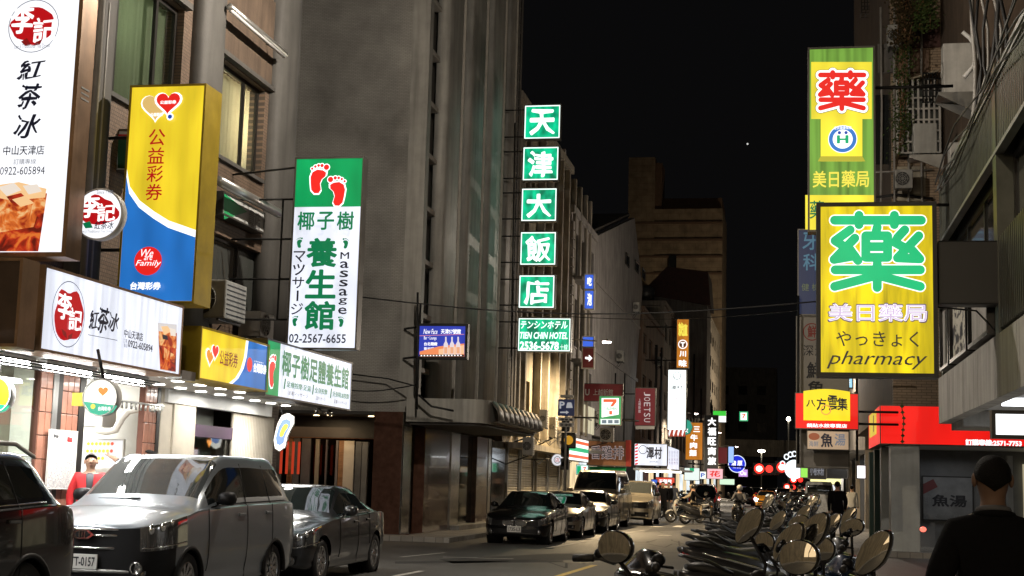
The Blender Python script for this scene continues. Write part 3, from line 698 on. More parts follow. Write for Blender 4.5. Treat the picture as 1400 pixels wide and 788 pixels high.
# -- long white tea sign
def hsign(label, u0, v0, u1, v1, face, hous='sign_metal', depth=.24): return sign('shop_sign', label, 'E', CX, u0, v0, u1, v1, face, hous, depth)
f = hsign('long white lit shop sign with red seal, black brush lettering and a glass of tea', 63, 366, 244, 512, 'face_white2', 'sign_brown', .42)
Z2 = lambda x, y: (x/2.815, 340+y/2.815)
c = Z2(263, 253); f.disc(*c, 46, 't_grey', ring=.03); f.disc(*c, 33, 't_red', vr=.35, sx=1.2); 
f.text('李', *Z2(222, 160), *Z2(268, 280), 't_white', .025, brush=.25); f.text('記', *Z2(262, 225), *Z2(308, 322), 't_white', .02, brush=.2)
f.poly([Z2(230, 308), Z2(248, 322), Z2(252, 348), Z2(236, 332)], 't_maroon'); f.poly([Z2(272, 325), Z2(256, 335), Z2(254, 352), Z2(268, 345)], 't_maroon')
for ch, a, b in (('紅', (336, 228), (370, 318)), ('茶', (368, 218), (408, 332)), ('冰', (405, 240), (446, 325))): f.text(ch, *Z2(*a), *Z2(*b), 't_dark', .022, .2, brush=.45)
f.poly([Z2(326, 330), Z2(440, 352), Z2(440, 355), Z2(326, 333)], 't_grey')
f.text('中山天津店', *Z2(466, 308), *Z2(536, 358), 't_dark', .012); f.text('訂購', *Z2(462, 345), *Z2(475, 366), 't_grey'); f.text('專線', *Z2(462, 364), *Z2(475, 384), 't_grey'); f.text('0922-605894', *Z2(477, 350), *Z2(570, 399), 't_dark', .02)
gl = [(593, 318), (660, 322), (660, 478), (598, 468)]
f.poly([Z2(590, 285), Z2(664, 292), Z2(660, 478), Z2(598, 467)], T('t_glass', (.75, .72, .72), .85)); f.poly([Z2(592, 335), Z2(662, 335), Z2(659, 474), Z2(599, 464)], 't_tea'); f.poly([Z2(592, 318), Z2(662, 325), Z2(661, 385), Z2(595, 372)], 't_tea2')
f.poly([Z2(600, 300), Z2(625, 298), Z2(640, 320), Z2(612, 332)], 't_tea3'); f.poly([Z2(632, 305), Z2(655, 312), Z2(656, 338), Z2(636, 335)], 't_ice'); f.poly([Z2(610, 380), Z2(630, 395), Z2(622, 430), Z2(608, 420)], 't_tea2'); f.poly([Z2(634, 400), Z2(652, 410), Z2(648, 440), Z2(630, 432)], 't_tea2'); f.poly([Z2(600, 330), Z2(620, 335), Z2(622, 352), Z2(602, 348)], 't_dark')
lw = f.lo
mb = MB()
for k in range(4): mb.box(CX-.33, CX-.15, lw-.036, lw-.031, 3.34+k*.03, 3.352+k*.03)
mb.build('vent', 'alu', f.t)
f = sign('box_sign', 'dark brown back of a box sign beside the long tea sign', 'S', 12.2, -60, 357, 20, 470, mat('brown_dark', (.06, .035, .02), .4, var=.3), 'sign_brown', .3, metres=False)
# -- yellow and blue lottery signs
f = hsign('yellow and blue lit shop sign with lettering 公益彩券 above the canopy', 276, 449, 364, 534, 'face_yellow', 'sign_gold', .4)
def curve(pts): return pts
f.poly([Z2(948, 345), Z2(1028, 372), Z2(1023, 548), Z2(875, 522), Z2(905, 498), Z2(925, 465), Z2(938, 420)], 't_white'); f.poly([Z2(955, 355), Z2(1028, 378), Z2(1022, 548), Z2(888, 525), Z2(915, 500), Z2(936, 462), Z2(948, 415)], 'face_blue')
f.heart(*Z2(805, 415), 15, 't_white'); f.heart(*Z2(805, 415), 12, 't_orange'); f.heart(*Z2(823, 398), 13, 't_white'); f.heart(*Z2(823, 396), 10.5, 't_footred')
f.text('公益彩券', *Z2(840, 388), *Z2(906, 462), 't_maroon', .012)
f.disc(*Z2(953, 447), 10, 't_footred'); f.text('台灣彩券', *Z2(968, 438), *Z2(1015, 486), 't_white', .03); f.text('公益彩券發行', *Z2(968, 430), *Z2(1005, 444), 't_white')
f = sign('vertical_sign', 'tall yellow and blue lit lottery sign with hearts above the long tea sign', 'S', 18.0, 181, 120, 262.5, 412, 'face_yellow', 'sign_gold', .55, rim=.03)
zb_ = f.b0
Z1 = lambda x, y: (x/2.2525, y/2.2525)
A = [(384, 530), (400, 575), (430, 618), (475, 652), (520, 680), (563, 712)]
left_ = f.px(162, 300)[0]
def onp(x, y):
    a, b = f.px(*Z1(x, y)); return (min(max(a, f.lo+.002), f.hi-.002), b)
band = [(f.lo+.002, f.px(170, 232)[1])]+[onp(x, y) for x, y in A[1:-1]]+[(f.hi-.002, f.px(255, 315)[1])]
f.poly(band+[(f.hi-.002, f.b0+.3), (f.lo+.002, f.b0+.3)], 't_white', metres=True)
band2 = [(a, b-.10) for a, b in band]; f.poly(band2+[(f.hi-.002, f.b0+.002), (f.lo+.002, f.b0+.002)], 'face_blue', metres=True)
f.heart(*Z1(482, 330), 21, 't_white'); f.heart(*Z1(482, 328), 19, T('t_gold', (.9, .6, .2), .8)); f.heart(*Z1(520, 318), 19, 't_white'); f.heart(*Z1(520, 316), 16, 't_footred'); f.text('公益彩券', *Z1(496, 312), *Z1(545, 322), 't_white', .03); f.text('公益彩券', *Z1(466, 350), *Z1(505, 360), 't_white', .03)
f.disc(*Z1(527, 362), 5, 't_white'); f.disc(*Z1(527, 362), 3, 't_blue')
for i, ch in enumerate('公益彩券'): f.text(ch, 206-i*1.2, 178+i*25, 227-i*1.2, 200+i*25, 't_red', .008)
f.disc(205, 358, 19.5, 't_footred', sx=1.02); f.text('We', 196, 342, 212, 352, 't_white', .0, .3); f.text('are', 200, 351, 211, 357, 't_white', 0, .3); f.text('Family', 189, 357, 223, 367, 't_white', 0, .3)
f.text('台灣彩券', *Z2(512, 132), *Z2(627, 162), 't_white', .035)
f.lo
arms(f, [((f.hi, 18.2, z), (XL+.05, 18.2, z)) for z in (4.6, 6.2)], .025)
# -- round seal sign between them
f = round_sign('round white sign with a red seal between the tall tea and lottery signs', 134.5, 293, 35.5, 14.6, 'face_white', .12, ((-.2, 0, .1), (-1.3, 0, .1)), 'white_paint', None)
f.disc(134, 290, 20, 't_red', sx=1.3, vr=.35); f.text('李', 110, 267, 136, 298, 't_white', .025, brush=.25); f.text('記', 134, 279, 158, 303, 't_white', .02, brush=.2); f.text('紅茶冰', 130, 303, 156, 314, 't_dark', .01, .2); f.poly([(114, 306), (124, 303), (128, 312), (118, 313)], 't_green'); f.text('Lee Ji Traditional Tea Drinks', 112, 315, 156, 320, 't_grey'); f.text('Since 1980', 134, 261, 156, 266, 't_grey')
f = round_sign('round white sign with an orange heart and green band under the canopy', 137, 543.5, 26, 15.0, lit('face_cream', (1, .98, .85), 1.3, .1), .12, ((0, 0, .2), (-.1, 0, .55)))
f.heart(141, 535, 7, 't_orange'); f.poly([(114, 549), (161, 555), (155, 564), (140, 569), (124, 565)], 't_green_mid'); f.text('台灣彩券', 135, 556, 152, 562, 't_white', .02); f.disc(128, 556, 3.5, 't_yellow')
f = round_sign('round yellow lottery sign cut by the left edge of the view', -8, 540, 25, 14.6, lit('face_yel_cream', (1, .68, .02), .9, .1), .12, ((0, 0, .2), (0, 0, .5)))
f.poly([(-32, 548), (14, 555), (8, 562), (-10, 566)], 't_green_mid')
t = thing('small_yellow_sign', 'small yellow box sign behind the round lottery sign', 'sign', at_y(109, 548, 15.4)); p0, p1 = at_y(99, 537, 15.3), at_y(112, 555, 15.3); MB().box(p0.x, p1.x, 15.3, 15.4, p1.z, p0.z).build('panel', lit('face_y2', (1, .8, .05), .7), t)
# -- massage signs
f = hsign('long white and green lit massage sign with a red footprint, over the canopy end', 366, 465, 478, 560, 'face_white2', depth=.3)
ZX = lambda x, y: (370+x/2.558, 480+y/2.558)
g0, g1 = f.lo, f.px(382, 500)[0]; f.poly([(g0, f.b0), (g1, f.b0), (g1, f.b1), (g0, f.b1)], 'face_green', metres=True)
f.foot(371, 508, 22, 't_footred', 1, 't_white')
yl = [(386, 472, 477, 531)]
a0, b1 = f.px(385, 482); a1, b0 = f.px(476, 533)
f.text('椰子樹足體養生館', a0, f.b1-.09, a1-.05, f.b0+.34, 't_green', .028, metres=True)
for i, s_ in enumerate(('足療按摩‧足湯', '全身按摩', '全身精油按摩')):
    q0 = (.04, .42, .68)[i]; q1 = (.40, .64, .98)[i]; f.text(s_, a0+(a1-a0)*(q0+.03), f.b0+.27, a0+(a1-a0)*q1, f.b0+.17, 't_green', .01, metres=True)
    aa = a0+(a1-a0)*q0; f._put('footprint', [(aa-.04, f.b0+.13), (aa+.02, f.b0+.13), (aa+.06, f.b0+.3), (aa, f.b0+.3)], [(0, 1, 2, 3)], 't_green'); f.text('足裏マッサージ', a0+(a1-a0)*(q0+.05), f.b0+.12, a0+(a1-a0)*(q1-.04), f.b0+.05, 't_dark', metres=True)
f = sign('vertical_sign', 'tall white lit massage sign with red footprints on green at the top', 'S', 23.0, 406, 218, 485, 476, 'face_white2', 'sign_metal', .22, rim=.03)
Z4 = lambda x, y: (370+x/2.627, 200+y/2.627)
gz = f.px(450, 283)[1]; f.poly([(f.lo, gz), (f.hi, gz), (f.hi, f.b1), (f.lo, f.b1)], 'face_green', metres=True)
f.foot(*Z4(170, 118), 20, 't_footred', 1, 't_white', -.15); f.foot(*Z4(242, 163), 20, 't_footred', -1, 't_white', -.1)
for i, ch in enumerate('椰子樹'): f.text(ch, 408+i*27, 290, 430+i*27, 315, 't_green', .02)
for i, ch in enumerate('養生館'): f.text(ch, 421-i*1.5, 326+i*43, 461-i*1.5, 366+i*43, 't_green', .03)
f.vtext('マッサージ', 403, 343, 415, 432, 't_dark', .008)
f.vtext('Massage', 467, 344, 475, 432, 't_dark', .01, gap=.25)
f.text('02-2567-6655', 397, 457, 474, 470, 't_dark', .015)
for u, v in ((411, 333), (474, 334), (405, 440), (468, 441)): f.foot(u, v, 7, 't_green', 1 if u < 440 else -1)
arms(f, [((f.lo, 23.1, z), (XL+.05, 23.1, z)) for z in (4.2, 4.9, 5.6, 6.3)]+[((f.lo-.25, 23.1, 4.2), (f.lo-.25, 23.1, 6.3)), ((f.hi, 23.1, 6.98), (f.lo-1.2, 23.1, 6.75))], .018)
# small lit footprint sign
c = at_y(386, 591, 24.6); t = thing('footprint_sign', 'small white and blue lit sign shaped like a footprint under the canopy end', 'sign', c)
f = Face('S', 24.6, t); 
def sole(g): return [(c.x+(x*g)*.19+.03*y, c.z+(y*g)*.3) for x, y in ((-.5, -1), (0, -1.15), (.5, -.9), (.55, -.3), (.75, .1), (1, .5), (.9, .95), (.3, 1.15), (-.3, 1), (-.6, .5), (-.7, 0), (-.75, -.5))]
mbs = MB(); mbs.prism([(a, 24.6, b) for a, b in sole(1)], (0, .06, 0)); mbs.build('housing', 'white_paint', t)
f._put('face', sole(.97), [tuple(range(12))], lit('neon_white', (1, .97, .9), 1.6)); f._put('inset', sole(.7), [tuple(range(12))], T('neon_blue', (.25, .4, .9), .9)); f._put('inset', [(a+.02, b+.03) for a, b in sole(.35)], [tuple(range(12))], 't_yellow')
MB().tube([c+V(0, .03, .2), c+V(-.1, .03, .6)], .012, 5).build('bracket', 'black_iron', t)

# ---------------------------------------------------------------- street lamps (night light)
def street_lamp(label, x, y, h, armx, energy, col=(1, .78, .5), pole=True, army=0, down=False, head=.55, spot=165, wall=None, hot=25):
    t = thing('street_lamp', label, 'street lamp', (x, y, 0), 'street lamps')
    if pole: MB().tube([(x, y, 0), (x, y, 1), (x, y, h-.4)], [.09, .07, .05], 12).build('pole', 'pipe_grey', t)
    MB().tube([(x, y, h-.5), (x+armx*.05, y+army*.05, h-.1), (x+armx*.35, y+army*.35, h+.08), (x+armx*.9, y+army*.9, h)], .03, 8).build('arm', 'pipe_grey', t)
    hx, hy = x+armx, y+army; L_ = head
    hd = MB().loft([((hx+math.copysign(d, armx), hy, h+.02+dz), (0, .1*w_, 0), (0, 0, .06*w_)) for d, dz, w_ in ((-L_/2, -.01, .4), (-L_*.3, 0, .9), (L_*.2, .01, 1), (L_/2, -.01, .5))], 12, 2.4).build('lamp_head', 'alu', t)
    MB().loft([((hx+math.copysign(d, armx), hy, h-.045), (0, .09*w_, 0), (0, 0, .05*w_)) for d, w_ in ((-L_*.42, .5), (-L_*.3, .9), (0, 1), (L_*.35, .9), (L_*.45, .5))], 12, 2.2).build('lens', lit('lamp_'+('warm' if col[2] < .8 else 'cool')+str(hot), (1, .9*(.9 if col[2] < .7 else 1), .75 if col[2] < .7 else .95), hot, light=False), t)
    lamp('street_light', 'SPOT' if down else 'POINT', (hx, hy, h-.2), energy, col, .1, t, spot=168 if down else None)
    return t
street_lamp('wall mounted street lamp above the tall tea sign', XL, 9, 10.6, 4.6, 450, (1, .88, .74), pole=False)
street_lamp('wall mounted street lamp above the cream curtained window', XL, 21.5, 10.6, 4.8, 2550, (1, .88, .74), pole=False)
street_lamp('street lamp on a tall pole behind the viewpoint', 1.6, -14, 9.5, -2.2, 700, (1, .86, .7))
for k_, (x_, y_) in enumerate(((XL, 112), (XL, 150), (XL, 200))):
    street_lamp(('first lamp past the white vertical sign on the left row', 'lamp between the two convenience store signs far down the left row', 'farthest street lamp of the left row')[k_], x_, y_, 7.25, 2.2, 3800, (1, .85, .65), pole=False, head=.8, hot=30, down=True)
street_lamp('added wall lamp brightening the brown building behind the viewpoint', XL, -16, 8, 2.5, 1500, (1, .78, .5), pole=False)  # added out of view to lighten the wall that the mirrors reflect
street_lamp('added lamp brightening the building far behind the viewpoint', -4, -52, 11, 2.0, 9000, (1, .8, .55))  # added out of view so the far wall shows brighter in the mirrors
street_lamp('added tall lamp hidden behind the hanging signs, lighting the far tan building', 3.2, 184, 14, -1.5, 7000, (1, .8, .55), pole=True)  # source unknown; lamp added behind the signs to light the tan building
street_lamp('added lamp without pole over the row of scooters, lighting the facades across the street', 2.2, 66, 7.6, -1.6, 2300, (1, .86, .7), pole=False)  # added lamp, shines on the mid road and the facades opposite

# ---------------------------------------------------------------- grey tower
TY0, TY1 = 36.0, 49.2
B2 = thing('tower_building', 'tall grey building with a blank side wall and deep window bays beside the hotel', 'building', (XL-6, 42, 0))
MB().box(-24, XL-.001, TY0, TY0+.3, 3.28, 30).build('side_wall', 'tower_tile', B2)
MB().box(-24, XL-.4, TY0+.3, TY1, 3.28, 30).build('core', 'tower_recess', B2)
MB().box(XL-.42, XL+.07, TY0-.01, TY0+.36, 3.3, 30).build('corner_trim', 'tower_fin', B2)
fy = lambda u: at_x(u, 400, XL).y
ed = [fy(u) for u in (577, 592, 613.5, 625.5, 646, 656, 672.5, 680, 688)]
for (a, b) in ((ed[1], ed[2]), (ed[3], ed[4]), (ed[5], ed[6]), (ed[7], ed[8])):
    m_ = (a+b)/2; fo = MB().loft([((XL+.02, m_, z), (.22, 0, 0), (0, (b-a)/2-.03, 0)) for z in (3.3, 12, 21, 30)], 16, 5)
    fo.build('fin', 'tower_fin', B2); MB().box(XL-.01, XL+.27, b-.06, b-.005, 3.3, 30).build('fin_edge', 'tower_rail', B2)
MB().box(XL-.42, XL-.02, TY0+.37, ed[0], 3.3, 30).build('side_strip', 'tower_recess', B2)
rails = [13.2-1.46*k+.0 for k in range(-11, 7)]
for w_i, (a, b) in enumerate(((ed[0], ed[1]), (ed[2], ed[3]), (ed[4], ed[5]), (ed[6], ed[7]))):
    for k, z in enumerate(rails):
        if z < 3.6: continue
        MB().bbox(XL-.38, XL-.02, a+.003, b-.003, z-.07, z+.07, .02).build('window_rail', 'tower_rail', B2)
        dark = (k+w_i) % 2 == 0
        f_ = MB().box(XL-.31, XL-.26, a+.03, b-.03, z+.075, z+.11).box(XL-.31, XL-.26, a+.03, b-.03, z+1.35, z+1.385).box(XL-.31, XL-.26, a, a+.05, z+.075, z+1.385).box(XL-.31, XL-.26, b-.05, b, z+.075, z+1.385).build('window', 'frame_dark', B2)
        MB().box(XL-.30-(.08 if dark else 0), XL-.29-(.08 if dark else 0), a+.05, b-.05, z+.11, z+1.35).build('pane', 'pane_dark' if dark else 'pane_grey', f_)
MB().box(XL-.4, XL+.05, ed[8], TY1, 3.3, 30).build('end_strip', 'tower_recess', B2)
mb = MB(); lx = XL+.16
yy = fy(692); mb.tube([(lx, yy, 3.5), (lx, yy, 28)], .018, 5).tube([(lx, yy+.5, 3.5), (lx, yy+.5, 28)], .018, 5)
for k in range(82): mb.tube([(lx, yy, 3.6+k*.3), (lx, yy+.5, 3.6+k*.3)], .011, 4)
mb.build('ladder', 'black_iron', B2)
# entrance canopy
p0 = at_y(565, 572, 35.5); p1 = at_y(672, 541, 35.5)
zc0, zc1 = 3.02, 3.62; xc = -7.62
CN = thing('entrance_canopy', 'grey rounded canopy slab over the tower entrance with metal ribs on its street side', 'canopy', (-8.6, 38.5, zc0))
out = [(-9.68, 35.55)]+[(xc-.55+.55*math.sin(q), 35.55+.55-.55*math.cos(q)) for q in [i*PI/16 for i in range(9)]]+[(xc, 43.2), (-9.68, 43.2)]
MB().prism([(x, y, zc0) for x, y in out], (0, 0, zc1-zc0)).build('slab', 'canopy_white', CN)
out2 = [(-9.60, 35.63)]+[(xc-.6+.55*math.sin(q), 35.63+.55-.55*math.cos(q)) for q in [i*PI/16 for i in range(9)]]+[(xc-.06, 43.1), (-9.6, 43.1)]
MB().prism([(x, y, zc0-.07) for x, y in out2], (0, 0, .067)).build('soffit', 'soffit_dark', CN)
pr = None
for i in range(9):
    y = 36.3+i*.75
    if pr is None: pr = MB().loft([((xc+.03, y+.36, zc0+.05), (0, .345, 0), (.05, 0, .0)), ((xc+.22, y+.36, zc0+.1), (0, .345, 0), (.02, 0, .02)), ((xc+.18, y+.36, zc0+.35), (0, .345, 0), (.02, 0, .02)), ((xc+.02, y+.36, zc1-.02), (0, .345, 0), (.02, 0, .02))], 8, 6).build('awning_panel', mat('awning_brown', (.13, .12, .1), .45, var=.3, stain=.3), CN)
    else: c = pr.copy(); C.objects.link(c); c.location.y = i*.75
# tower ground floor
G2 = thing('entrance_hall', 'ground floor of the tower with brown marble pillars, mirror strips and dark glass', 'entrance', (XL-2, 38, .13))
zg = 3.28
def gp(u0, u1, v, Y, m, name, d=.3, z0=.13, z1=zg):
    a, b = at_y(u0, v, Y).x, at_y(u1, v, Y).x; return MB().box(a, b, Y, Y+d, z0, z1).build(name, m, G2)
gp(509, 548, 650, TY0-.02, 'marble_brown', 'pillar', .8); a = at_y(548, 650, TY0).x; MB().box(a+.001, a+.05, TY0, TY0+.78, .13, zg).build('mirror_strip', 'steel', G2)
XE = XL-.05
def gx_(u0, u1, m, name, X=XE, d=.3, z0=.13, z1=zc0-.08, v=650):
    a, b = at_x(u0, v, X).y, at_x(u1, v, X).y; return MB().box(X-d, X, a, b, z0, z1).build(name, m, G2)
gx_(580, 616, 'marble_brown', 'pillar'); gx_(616.5, 628, 'steel', 'mirror_strip', XE+.03); gx_(628.5, 651, 'pane_dark', 'glass_panel', XE-.15, .05); gx_(651.5, 667, 'marble_brown', 'pillar'); gx_(667.5, 671, 'steel', 'mirror_strip', XE+.02)
gx_(672, 690, 'pane_dark', 'glass_panel', XE-.2, .05); gx_(564, 579.5, 'soffit_dark', 'doorway_back', XE-1.4, .05)
MB().box(XL-6, XL-.36, 38.6, 38.7, .13, zg).build('inner_wall', 'soffit_dark', G2); MB().box(-22, XL-.3, TY0, 49, 3.2, 3.275).build('ceiling', 'soffit_dark', G2); MB().box(-22, XL, 36.0, 49, .131, .15).build('floor', 'marble_brown', G2)
MB().box(XL-.7, XL+.25, 40.6, 46.0, .13, .26).build('step', 'kerb_stone', G2)
# storefront recessed on the south side
SF = 37.6
cols = [(372, 385, 'steel_dull'), (393, 400, 'wood_panel'), (401, 409, 'steel_dull'), (418, 421, 'red_flat'), (412, 424, 'steel_dull'), (431, 436, 'curtain_cream'), (445, 447, 'steel_dull'), (459, 462, 'alu'), (463, 470, 'wood_panel'), (470, 484, 'flute_beige'), (486, 494, 'steel_dull'), (495, 503, 'alu')]
for i, (u0, u1, m_) in enumerate(cols):
    a, b = at_y(u0, 640, SF).x, at_y(u1, 640, SF).x; MB().box(a, b, SF-.04-.002*i, SF+.05+.002*i, .15, at_y(u0, 597+.06*(u0-370), SF).z).build('storefront_post', m_, G2)
MB().box(-16, -10.9, SF+.9, SF+.95, .15, 3.2).build('storefront_back', mat('shelf_brown', (.2, .1, .05), .6, var=.5, scale=3), G2)
MB().box(-16, -10.9, SF+.01, SF+.02, .15, 2.6).build('storefront_glass', 'dark_glass', G2)
MB().box(-16, -10.9, SF-.1, SF+.1, 2.62, 3.2).build('storefront_header', 'soffit_dark', G2)
lamp('storefront_light', 'AREA', (-13.0, SF+.5, 2.9), 26, (1, .62, .35), 2.5, G2)
for u, v in ((432, 584), (449, 587), (507, 583)):
    p = at_z(u, v-6, 3.2); 
    if p.y < 0 or p.y > 60: p = V(-12, 36.6, 3.19)
    p = at_y(u, v, 36.7); MB().lathe([(0, .001), (0, .07), (-.015, .08), (-.015, .001)], (p.x, 36.7, 3.19), 'Z', 14).build('downlight', lit('downlight_warm', (1, .75, .4), 9, light=False), G2)
lamp('hall_light', 'AREA', (-12.0, 36.75, 3.12), 12, (1, .75, .45), .6, G2)
t = thing('standing_figure', 'pale mannequin leg seen in the dark tower doorway', 'mannequin', at_x(574, 715, XL-.6)); p = at_x(574, 690, XL-.6); MB().tube([(p.x, p.y, .16), (p.x+.02, p.y, .5), (p.x+.0, p.y, 1.0)], [.06, .08, .11], 10).build('leg', mat('skin_pale', (.5, .33, .25), .6), t)
MB().tube([(p.x-.02, p.y, .15), (p.x+.12, p.y-.12, .17)], .05, 8).build('foot', 'skin_pale', t)
MB().loft([((p.x, p.y, z), (w_, 0, 0), (0, .14, 0)) for z, w_ in ((1.0, .17), (1.3, .2), (1.5, .16), (1.56, .05))], 12).build('jacket', 'sign_black', t)
# red glowing bars by the storefront
t = thing('red_lamp_bars', 'red lit vertical bars hanging behind the silver van', 'lamp', at_y(390, 630, 36.2))
for k in range(4): p = at_y(384+k*8, 628, 36.2); MB().box(p.x-.03, p.x+.03, 36.2, 36.24, 1.6, 2.45).build('bar', lit('red_bar', (.9, .08, .03), .45, light=False), t)

# led advertising screen on the tower corner
f = sign('led_screen', 'blue and orange lit advertising screen with white lettering on the tower corner', 'S', 35.2, 574, 446, 635, 488, lit('led_blue', (.03, .05, .42), 1.0, .1), 'sign_black', .2, rim=.07)
f.text('New Face', 579, 450, 598, 457, 't_white', 0, .3); f.text('天津57號館', 603, 450, 630, 457, 't_white', .02); f.text('台北精緻', 580, 468, 598, 473, 't_white', .02); f.text('歡迎預約', 580, 475, 598, 479, 't_white', .01); f.text('Bar・Lounge', 580, 460, 597, 466, 't_white')
f.poly([(574, 481), (600, 474), (635, 470), (635, 488), (574, 488)], T('led_orange', (.95, .3, .12), .9)); f.poly([(600, 478), (635, 472), (635, 484), (600, 487)], T('led_peach', (1, .6, .35), .9)); f.poly([(574, 459), (635, 457), (635, 458), (574, 460)], T('led_rose', (.8, .3, .5), .7))
for u in (607, 615.5, 624): f.poly([(u, 485), (u+6, 485), (u+6, 471), (u+4, 467), (u+4, 461), (u+2, 461), (u+2, 467), (u, 471)], T('led_glass', (.85, .75, .8), .9)); f.poly([(u+.7, 484), (u+5.3, 484), (u+5.3, 475), (u+.7, 475)], T('led_amber', (.9, .45, .25), .9))
f.poly([(574, 485.3), (635, 485.3), (635, 488), (574, 488)], 'sign_black')
for k in range(14): f.poly([(576+k*4.2, 486), (578+k*4.2, 486), (578+k*4.2, 487.6), (576+k*4.2, 487.6)], 't_white', 'lamp_dot')
arms(f, [((f.lo, 35.3, z), (XL-.3, 35.9, z)) for z in (f.b0, f.b1)]+[((f.lo-.03, 35.3, f.b0-.9), (f.lo-.03, 35.3, f.b1+.6))], .03)

# ---------------------------------------------------------------- hotel building
HY0, HY1 = TY1+.05, 62.0
B3 = thing('hotel_building', 'yellowish hotel building with upright ribs on its street wall, behind the green signs', 'building', (XL-5, 55, 0))
hw = [(50.2, 51.2), (51.8, 53.0), (53.4, 54.4)]
hh = [(a, b, z, z+1.5) for (a, b) in hw for z in (3.9, 6.6, 9.3, 12)]
holes_wall('E', XL-.3, .3, HY0, HY1, 3.0, 15.3, hh).build('wall', 'hotel_wall', B3); MB().box(XL-10, XL-.61, HY0, HY1, 0, 15.3).build('core', 'far_wall', B3); MB().box(XL-.6, XL-.3, HY0, HY1, .13, 3.0).build('base_wall', 'hotel_wall', B3)
for h in hh: window(B3, 'E', XL-.3, *h, pane='pane_dark', frame='tower_rail', fr=.07, sill='tower_rail')
for i, u in enumerate((706, 712, 720, 741, 752, 762, 771, 780, 788, 796, 802)):
    y = at_x(u, 480, XL).y; MB().bbox(XL-.3, XL+(.0 if i < 5 else .12), y-.14, y+.14, 3.2 if i < 5 else 3.8, 15.2-(0 if i < 3 else .0), .03).build('rib', 'hotel_fin', B3)
MB().box(XL-10, XL+.1, HY0, HY1, 15.3, 15.6).build('parapet', 'hotel_fin', B3)
MB().box(XL-6, XL-3.2, 50.5, 54, 15.6, 16.6).build('roof_shed', 'far_wall_dark', B3)
MB().box(XL-8, XL-.3, HY1-.3, HY1+.0, 15.6, 16.4).build('gable', 'pale_wall', B3)
# roller shutters and meter boxes at street level
for i, (a, b) in enumerate(((50.0, 52.2), (52.6, 55.2), (56.0, 58.4), (58.8, 61.4))):
    sh = MB(); n_ = 26
    for k in range(n_): z = .15+2.45*k/n_; sh.add([(XL-.28, a, z), (XL-.28, b, z), (XL-.25, b, z+.05), (XL-.25, a, z+.05), (XL-.28, b, z+2.45/n_), (XL-.28, a, z+2.45/n_)], [(0, 1, 2, 3), (3, 2, 4, 5)])
    tag(sh.build('shutter', mat('shutter', (.36, .33, .26), .45, metal=.3, var=.2, stain=.3), B3), kind='stuff'); MB().box(XL-.29, XL-.2, a-.1, a, .15, 2.75).box(XL-.29, XL-.2, b, b+.1, .15, 2.75).build('shutter_rail', 'steel_dull', B3)
MB().box(XL-.29, XL+.35, 49.6, 61.8, 2.75, 2.95).build('ledge', 'hotel_fin', B3)
acs = [(714, 568, 729, 596, 'upper air conditioner of the pair just past the tower canopy'), (714, 598, 729, 622, 'lower air conditioner of the pair just past the tower canopy'), (737, 560, 748, 585, 'narrow air conditioner behind the first pair on the hotel wall'), (750, 570, 760, 598, 'air conditioner next to the parking sign on the hotel wall')]
for i, (u0, v0, u1, v1, lb) in enumerate(acs):
    Y = (49.6, 49.6, 53.0, 56.0)[i]; p0, p1 = at_y(u0, v1, Y), at_y(u1, v0, Y); ac_unit('air_conditioner', lb, p0.x, p1.x, Y, Y+.35, p0.z, p1.z, 'S', 'ac_white', back=XL-.28)
mb = MB(); rr = random.Random(3)
for k in range(16):
    y = 50+rr.random()*11; z = 2.3+rr.random()*1.2; mb.tube([(XL-.05+rr.random()*.3, y, z), (XL+.1, y+1.2, z-.15+rr.random()*.2), (XL+rr.random()*.3, y+2.5, z+rr.random()*.3)], .02, 4)
tag(mb.build('cable_tangle', 'cable_black', B3), kind='stuff')
# five green character boxes and the name board
SGY = 45.5
chars = [('天', 717, 144, 766, 190, 'topmost of the five green boxes', 'heaven'), ('津', 715, 201, 763.5, 247, 'second green box from the top', ''), ('大', 713, 257.5, 761, 303, 'middle one of the five green boxes', ''), ('飯', 711.5, 317, 760, 363, 'fourth green box from the top', ''), ('店', 709.5, 376, 758, 422, 'lowest of the five green boxes', '')]
for ch, u0, v0, u1, v1, w_, _ in chars:
    f = sign('character_sign', f'square green lit hotel sign with white character {ch}, {w_}', 'S', SGY, u0+1, v0+1, u1-1, v1-1, 'face_hotel', 'sign_metal', .25, 'square green hotel signs', rim=.035)
    e = .035
    for a, b, c, d in ((f.lo, f.hi, f.b1-e, f.b1), (f.lo, f.hi, f.b0, f.b0+e), (f.lo, f.lo+e, f.b0+e, f.b1-e), (f.hi-e, f.hi, f.b0+e, f.b1-e)): f._put('border', [(a, c), (b, c), (b, d), (a, d)], [(0, 1, 2, 3)], 't_hotel', .006)
    f.layer = 2; f.text(ch, u0+7, v0+6, u1-7, v1-5, 't_hotel', .026, brush=.25)
    arms(f, [((f.lo, SGY+.15, z), (XL, SGY+.15+.0, z)) for z in (f.b0+.1, f.b1-.1)], .025)
f = sign('name_sign', 'wide green lit hotel name board with telephone number under the five boxes', 'S', SGY, 709.5, 435.5, 779, 480.5, 'face_hotel', 'sign_metal', .25, rim=.035)
e = .03
for a, b, c, d in ((f.lo, f.hi, f.b1-e, f.b1), (f.lo, f.hi, f.b0, f.b0+e), (f.lo, f.lo+e, f.b0+e, f.b1-e), (f.hi-e, f.hi, f.b0+e, f.b1-e)): f._put('border', [(a, c), (b, c), (b, d), (a, d)], [(0, 1, 2, 3)], 't_hotel', .006)
f.layer = 2
